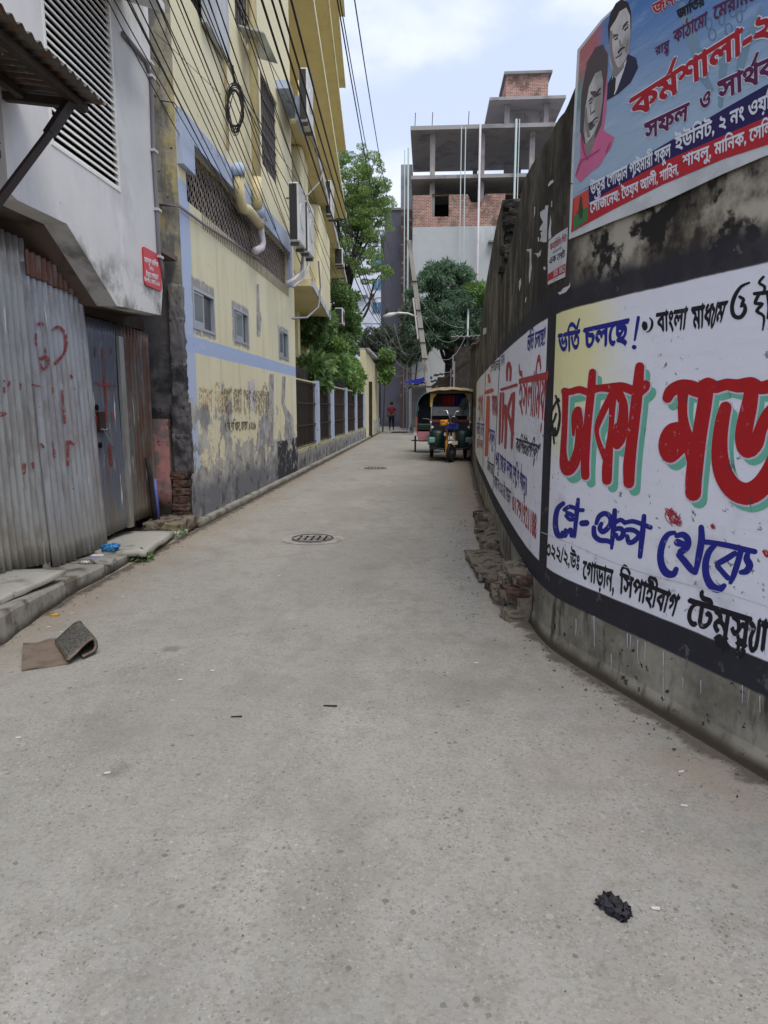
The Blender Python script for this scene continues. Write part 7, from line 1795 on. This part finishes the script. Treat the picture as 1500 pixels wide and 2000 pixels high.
def scrap(name, px, py, size, mat, lab, cat='litter', grp=None, z=0.0, h=.35, seed=1, amp=.5, rot=0):
    p = G(px, py, z); m = MB(); m.rough((0, 0, size * h * .35), (size, size * .6, size * h), seed=seed, amp=amp, n=7, fr=6, rot=rot)
    o = m.build(name, mat if not isinstance(mat, str) else M[mat], smooth=True, absolute=False); o.location = p; return props(o, lab, cat, grp)
blk = simple('black_rag_cloth', lin(44, 42, 48), .8, var=.3, scale=30)
scrap('crumpled_rag', 1199, 1778, .078, blk, 'crumpled black rag on the lane at lower right', 'rag', h=.34, seed=17, amp=.75, rot=-.9)
p = G(1196, 1770)
wp = simple('white_paper', lin(210, 208, 204), .8); bp = simple('blue_plastic_bag', lin(60, 140, 200), .4); yp = simple('yellow_wrapper', lin(196, 160, 70), .6); lp = simple('lilac_plastic', lin(150, 140, 200), .5); dk = simple('dark_twig', lin(40, 34, 30), .9)
scrap('plastic_bag', 216, 1072, .13, bp, 'crumpled light blue plastic bag on the ledge', 'plastic bag', z=.13, seed=3, h=.35)
scrap('paper_scrap', 190, 1086, .10, wp, 'white paper scrap on the ledge beside the blue bag', z=.09, seed=4, h=.12); scrap('plastic_scrap', 190, 1094, .10, lp, 'white and lilac plastic scrap below the white paper on the ledge', z=.09, seed=6, h=.15)
scrap('plastic_scrap', 166, 1100, .07, wp, 'small white plastic scrap at the left of the litter on the ledge', z=.1, seed=8, h=.3)
scrap('wrapper', 107, 1203, .05, yp, 'tiny yellow wrapper at the foot of the kerb block', seed=9, h=.3)
def flat(name, px, py, l, w, ang, mat, lab, cat='litter', grp=None):
    c = G(px, py, .003); m = MB(); a = Vector((math.cos(ang), math.sin(ang), 0)) * l / 2; b = Vector((-math.sin(ang), math.cos(ang), 0)) * w / 2; C0 = Vector(c)
    m.hexa([C0 - a - b, C0 + a - b, C0 + a + b, C0 - a + b], [C0 - a - b + Vector((0, 0, .004)), C0 + a - b + Vector((0, 0, .006)), C0 + a + b + Vector((0, 0, .005)), C0 - a + b + Vector((0, 0, .003))])
    return props(m.build(name, mat), lab, cat, grp)
flat('twig', 645, 1379, .065, .007, -.05, dk, 'short dark twig in the middle of the lane', 'twig'); flat('twig', 462, 1400, .05, .005, .1, dk, 'thinner dark twig left of the longer one', 'twig')
gl = 'tiny pale scrap of paper lying loose on the lane'
for (x, y, a_) in ((36, 1441, .1), (415, 1310, .1), (352, 1328, .4), (1280, 1775, -.1), (1336, 1574, -.3), (1330, 1508, .3), (210, 1510, .2), (930, 1295, .1), (545, 1125, .2), (760, 1070, .1), (540, 960, .3), (240, 1165, .2), (120, 1235, .1), (95, 1225, .5), (140, 1198, .3)):
    flat('paper_scrap', x, y, .022, .007, a_, wp, gl, 'litter', 'tiny pale paper scraps on the lane')
# grit along both edges
def grit(n_, seed, fn, lab):
    rs_ = random.Random(seed); m = MB()
    for i in range(n_):
        x, y, s = fn(rs_); V = [(x + s * rs_.uniform(-1, 1), y + s * rs_.uniform(-1, 1), s * rs_.uniform(0, .9)) for k in range(4)]; m.add(V, [(0, 1, 2), (0, 2, 3), (0, 3, 1), (1, 3, 2)])
    return props(m.build('grit', M['kerb']), lab, kind='stuff')
def ge(r):
    y = r.uniform(2.5, 30); return (-2.64 + abs(r.gauss(0, .09)) + (.1 if y < 3.7 else 0), y, r.uniform(.003, .012))
def gr_(r):
    y = r.uniform(2.0, 22); p, n_ = wall_pt(y); o_ = .03 + abs(r.gauss(0, .12)) + (.25 if 4.2 < y < 8.4 else 0); return (p[0] + n_[0] * o_, p[1] + n_[1] * o_, r.uniform(.003, .012))
grit(1500, 3, ge, 'loose grit and crumbs along the left kerb'); grit(1500, 4, gr_, 'loose grit and crumbs along the foot of the boundary wall')
grit(1100, 6, lambda r: (r.uniform(-2.4, 1.0), 1.2 + abs(r.gauss(0, 3.5)), r.uniform(.0015, .0045)), 'scattered fine grit over the lane')
# weeds
t = thing('weed', 'small green weed growing at the end of the concrete kerb blocks', 'plant', (-2.62, 5.9, 0)); m = MB(); m.tube([(-2.62, 5.9, 0), (-2.6, 5.9, .08)], .004, 4); m.build('stem', M['leaf_bush'], t)
leaves('leaf', [(-2.60, 5.85, .05, .07, .09, .05, 1)], 90, .05, 'leaf_bush', t, .4, .1, 5)
t = thing('weed', 'patch of moss and weed under the mossy broken slab', 'plant', (-2.70, 7.1, 0)); leaves('leaf', [(-2.66, 6.95, .06, .05, .12, .03, 1)], 160, .025, 'leaf_bush', t, .5, .1, 6)
# torn strip of paper stuck on the tin gate foot and board under it
m = MB(); m.hexa([AX(218, 1098, -3.02), AX(250, 1095, -3.02), AX(250, 1092, -3.03), AX(218, 1095, -3.03)], [AX(222, 1075, -3.06), AX(246, 1072, -3.06), AX(246, 1070, -3.07), AX(222, 1073, -3.07)]) if False else m.box(-3.06, -3.05, 5.0, 5.1, .1, .34)
props(m.build('board_offcut', M['slab']), 'small pale board offcut standing under the first tin sheet', 'board')
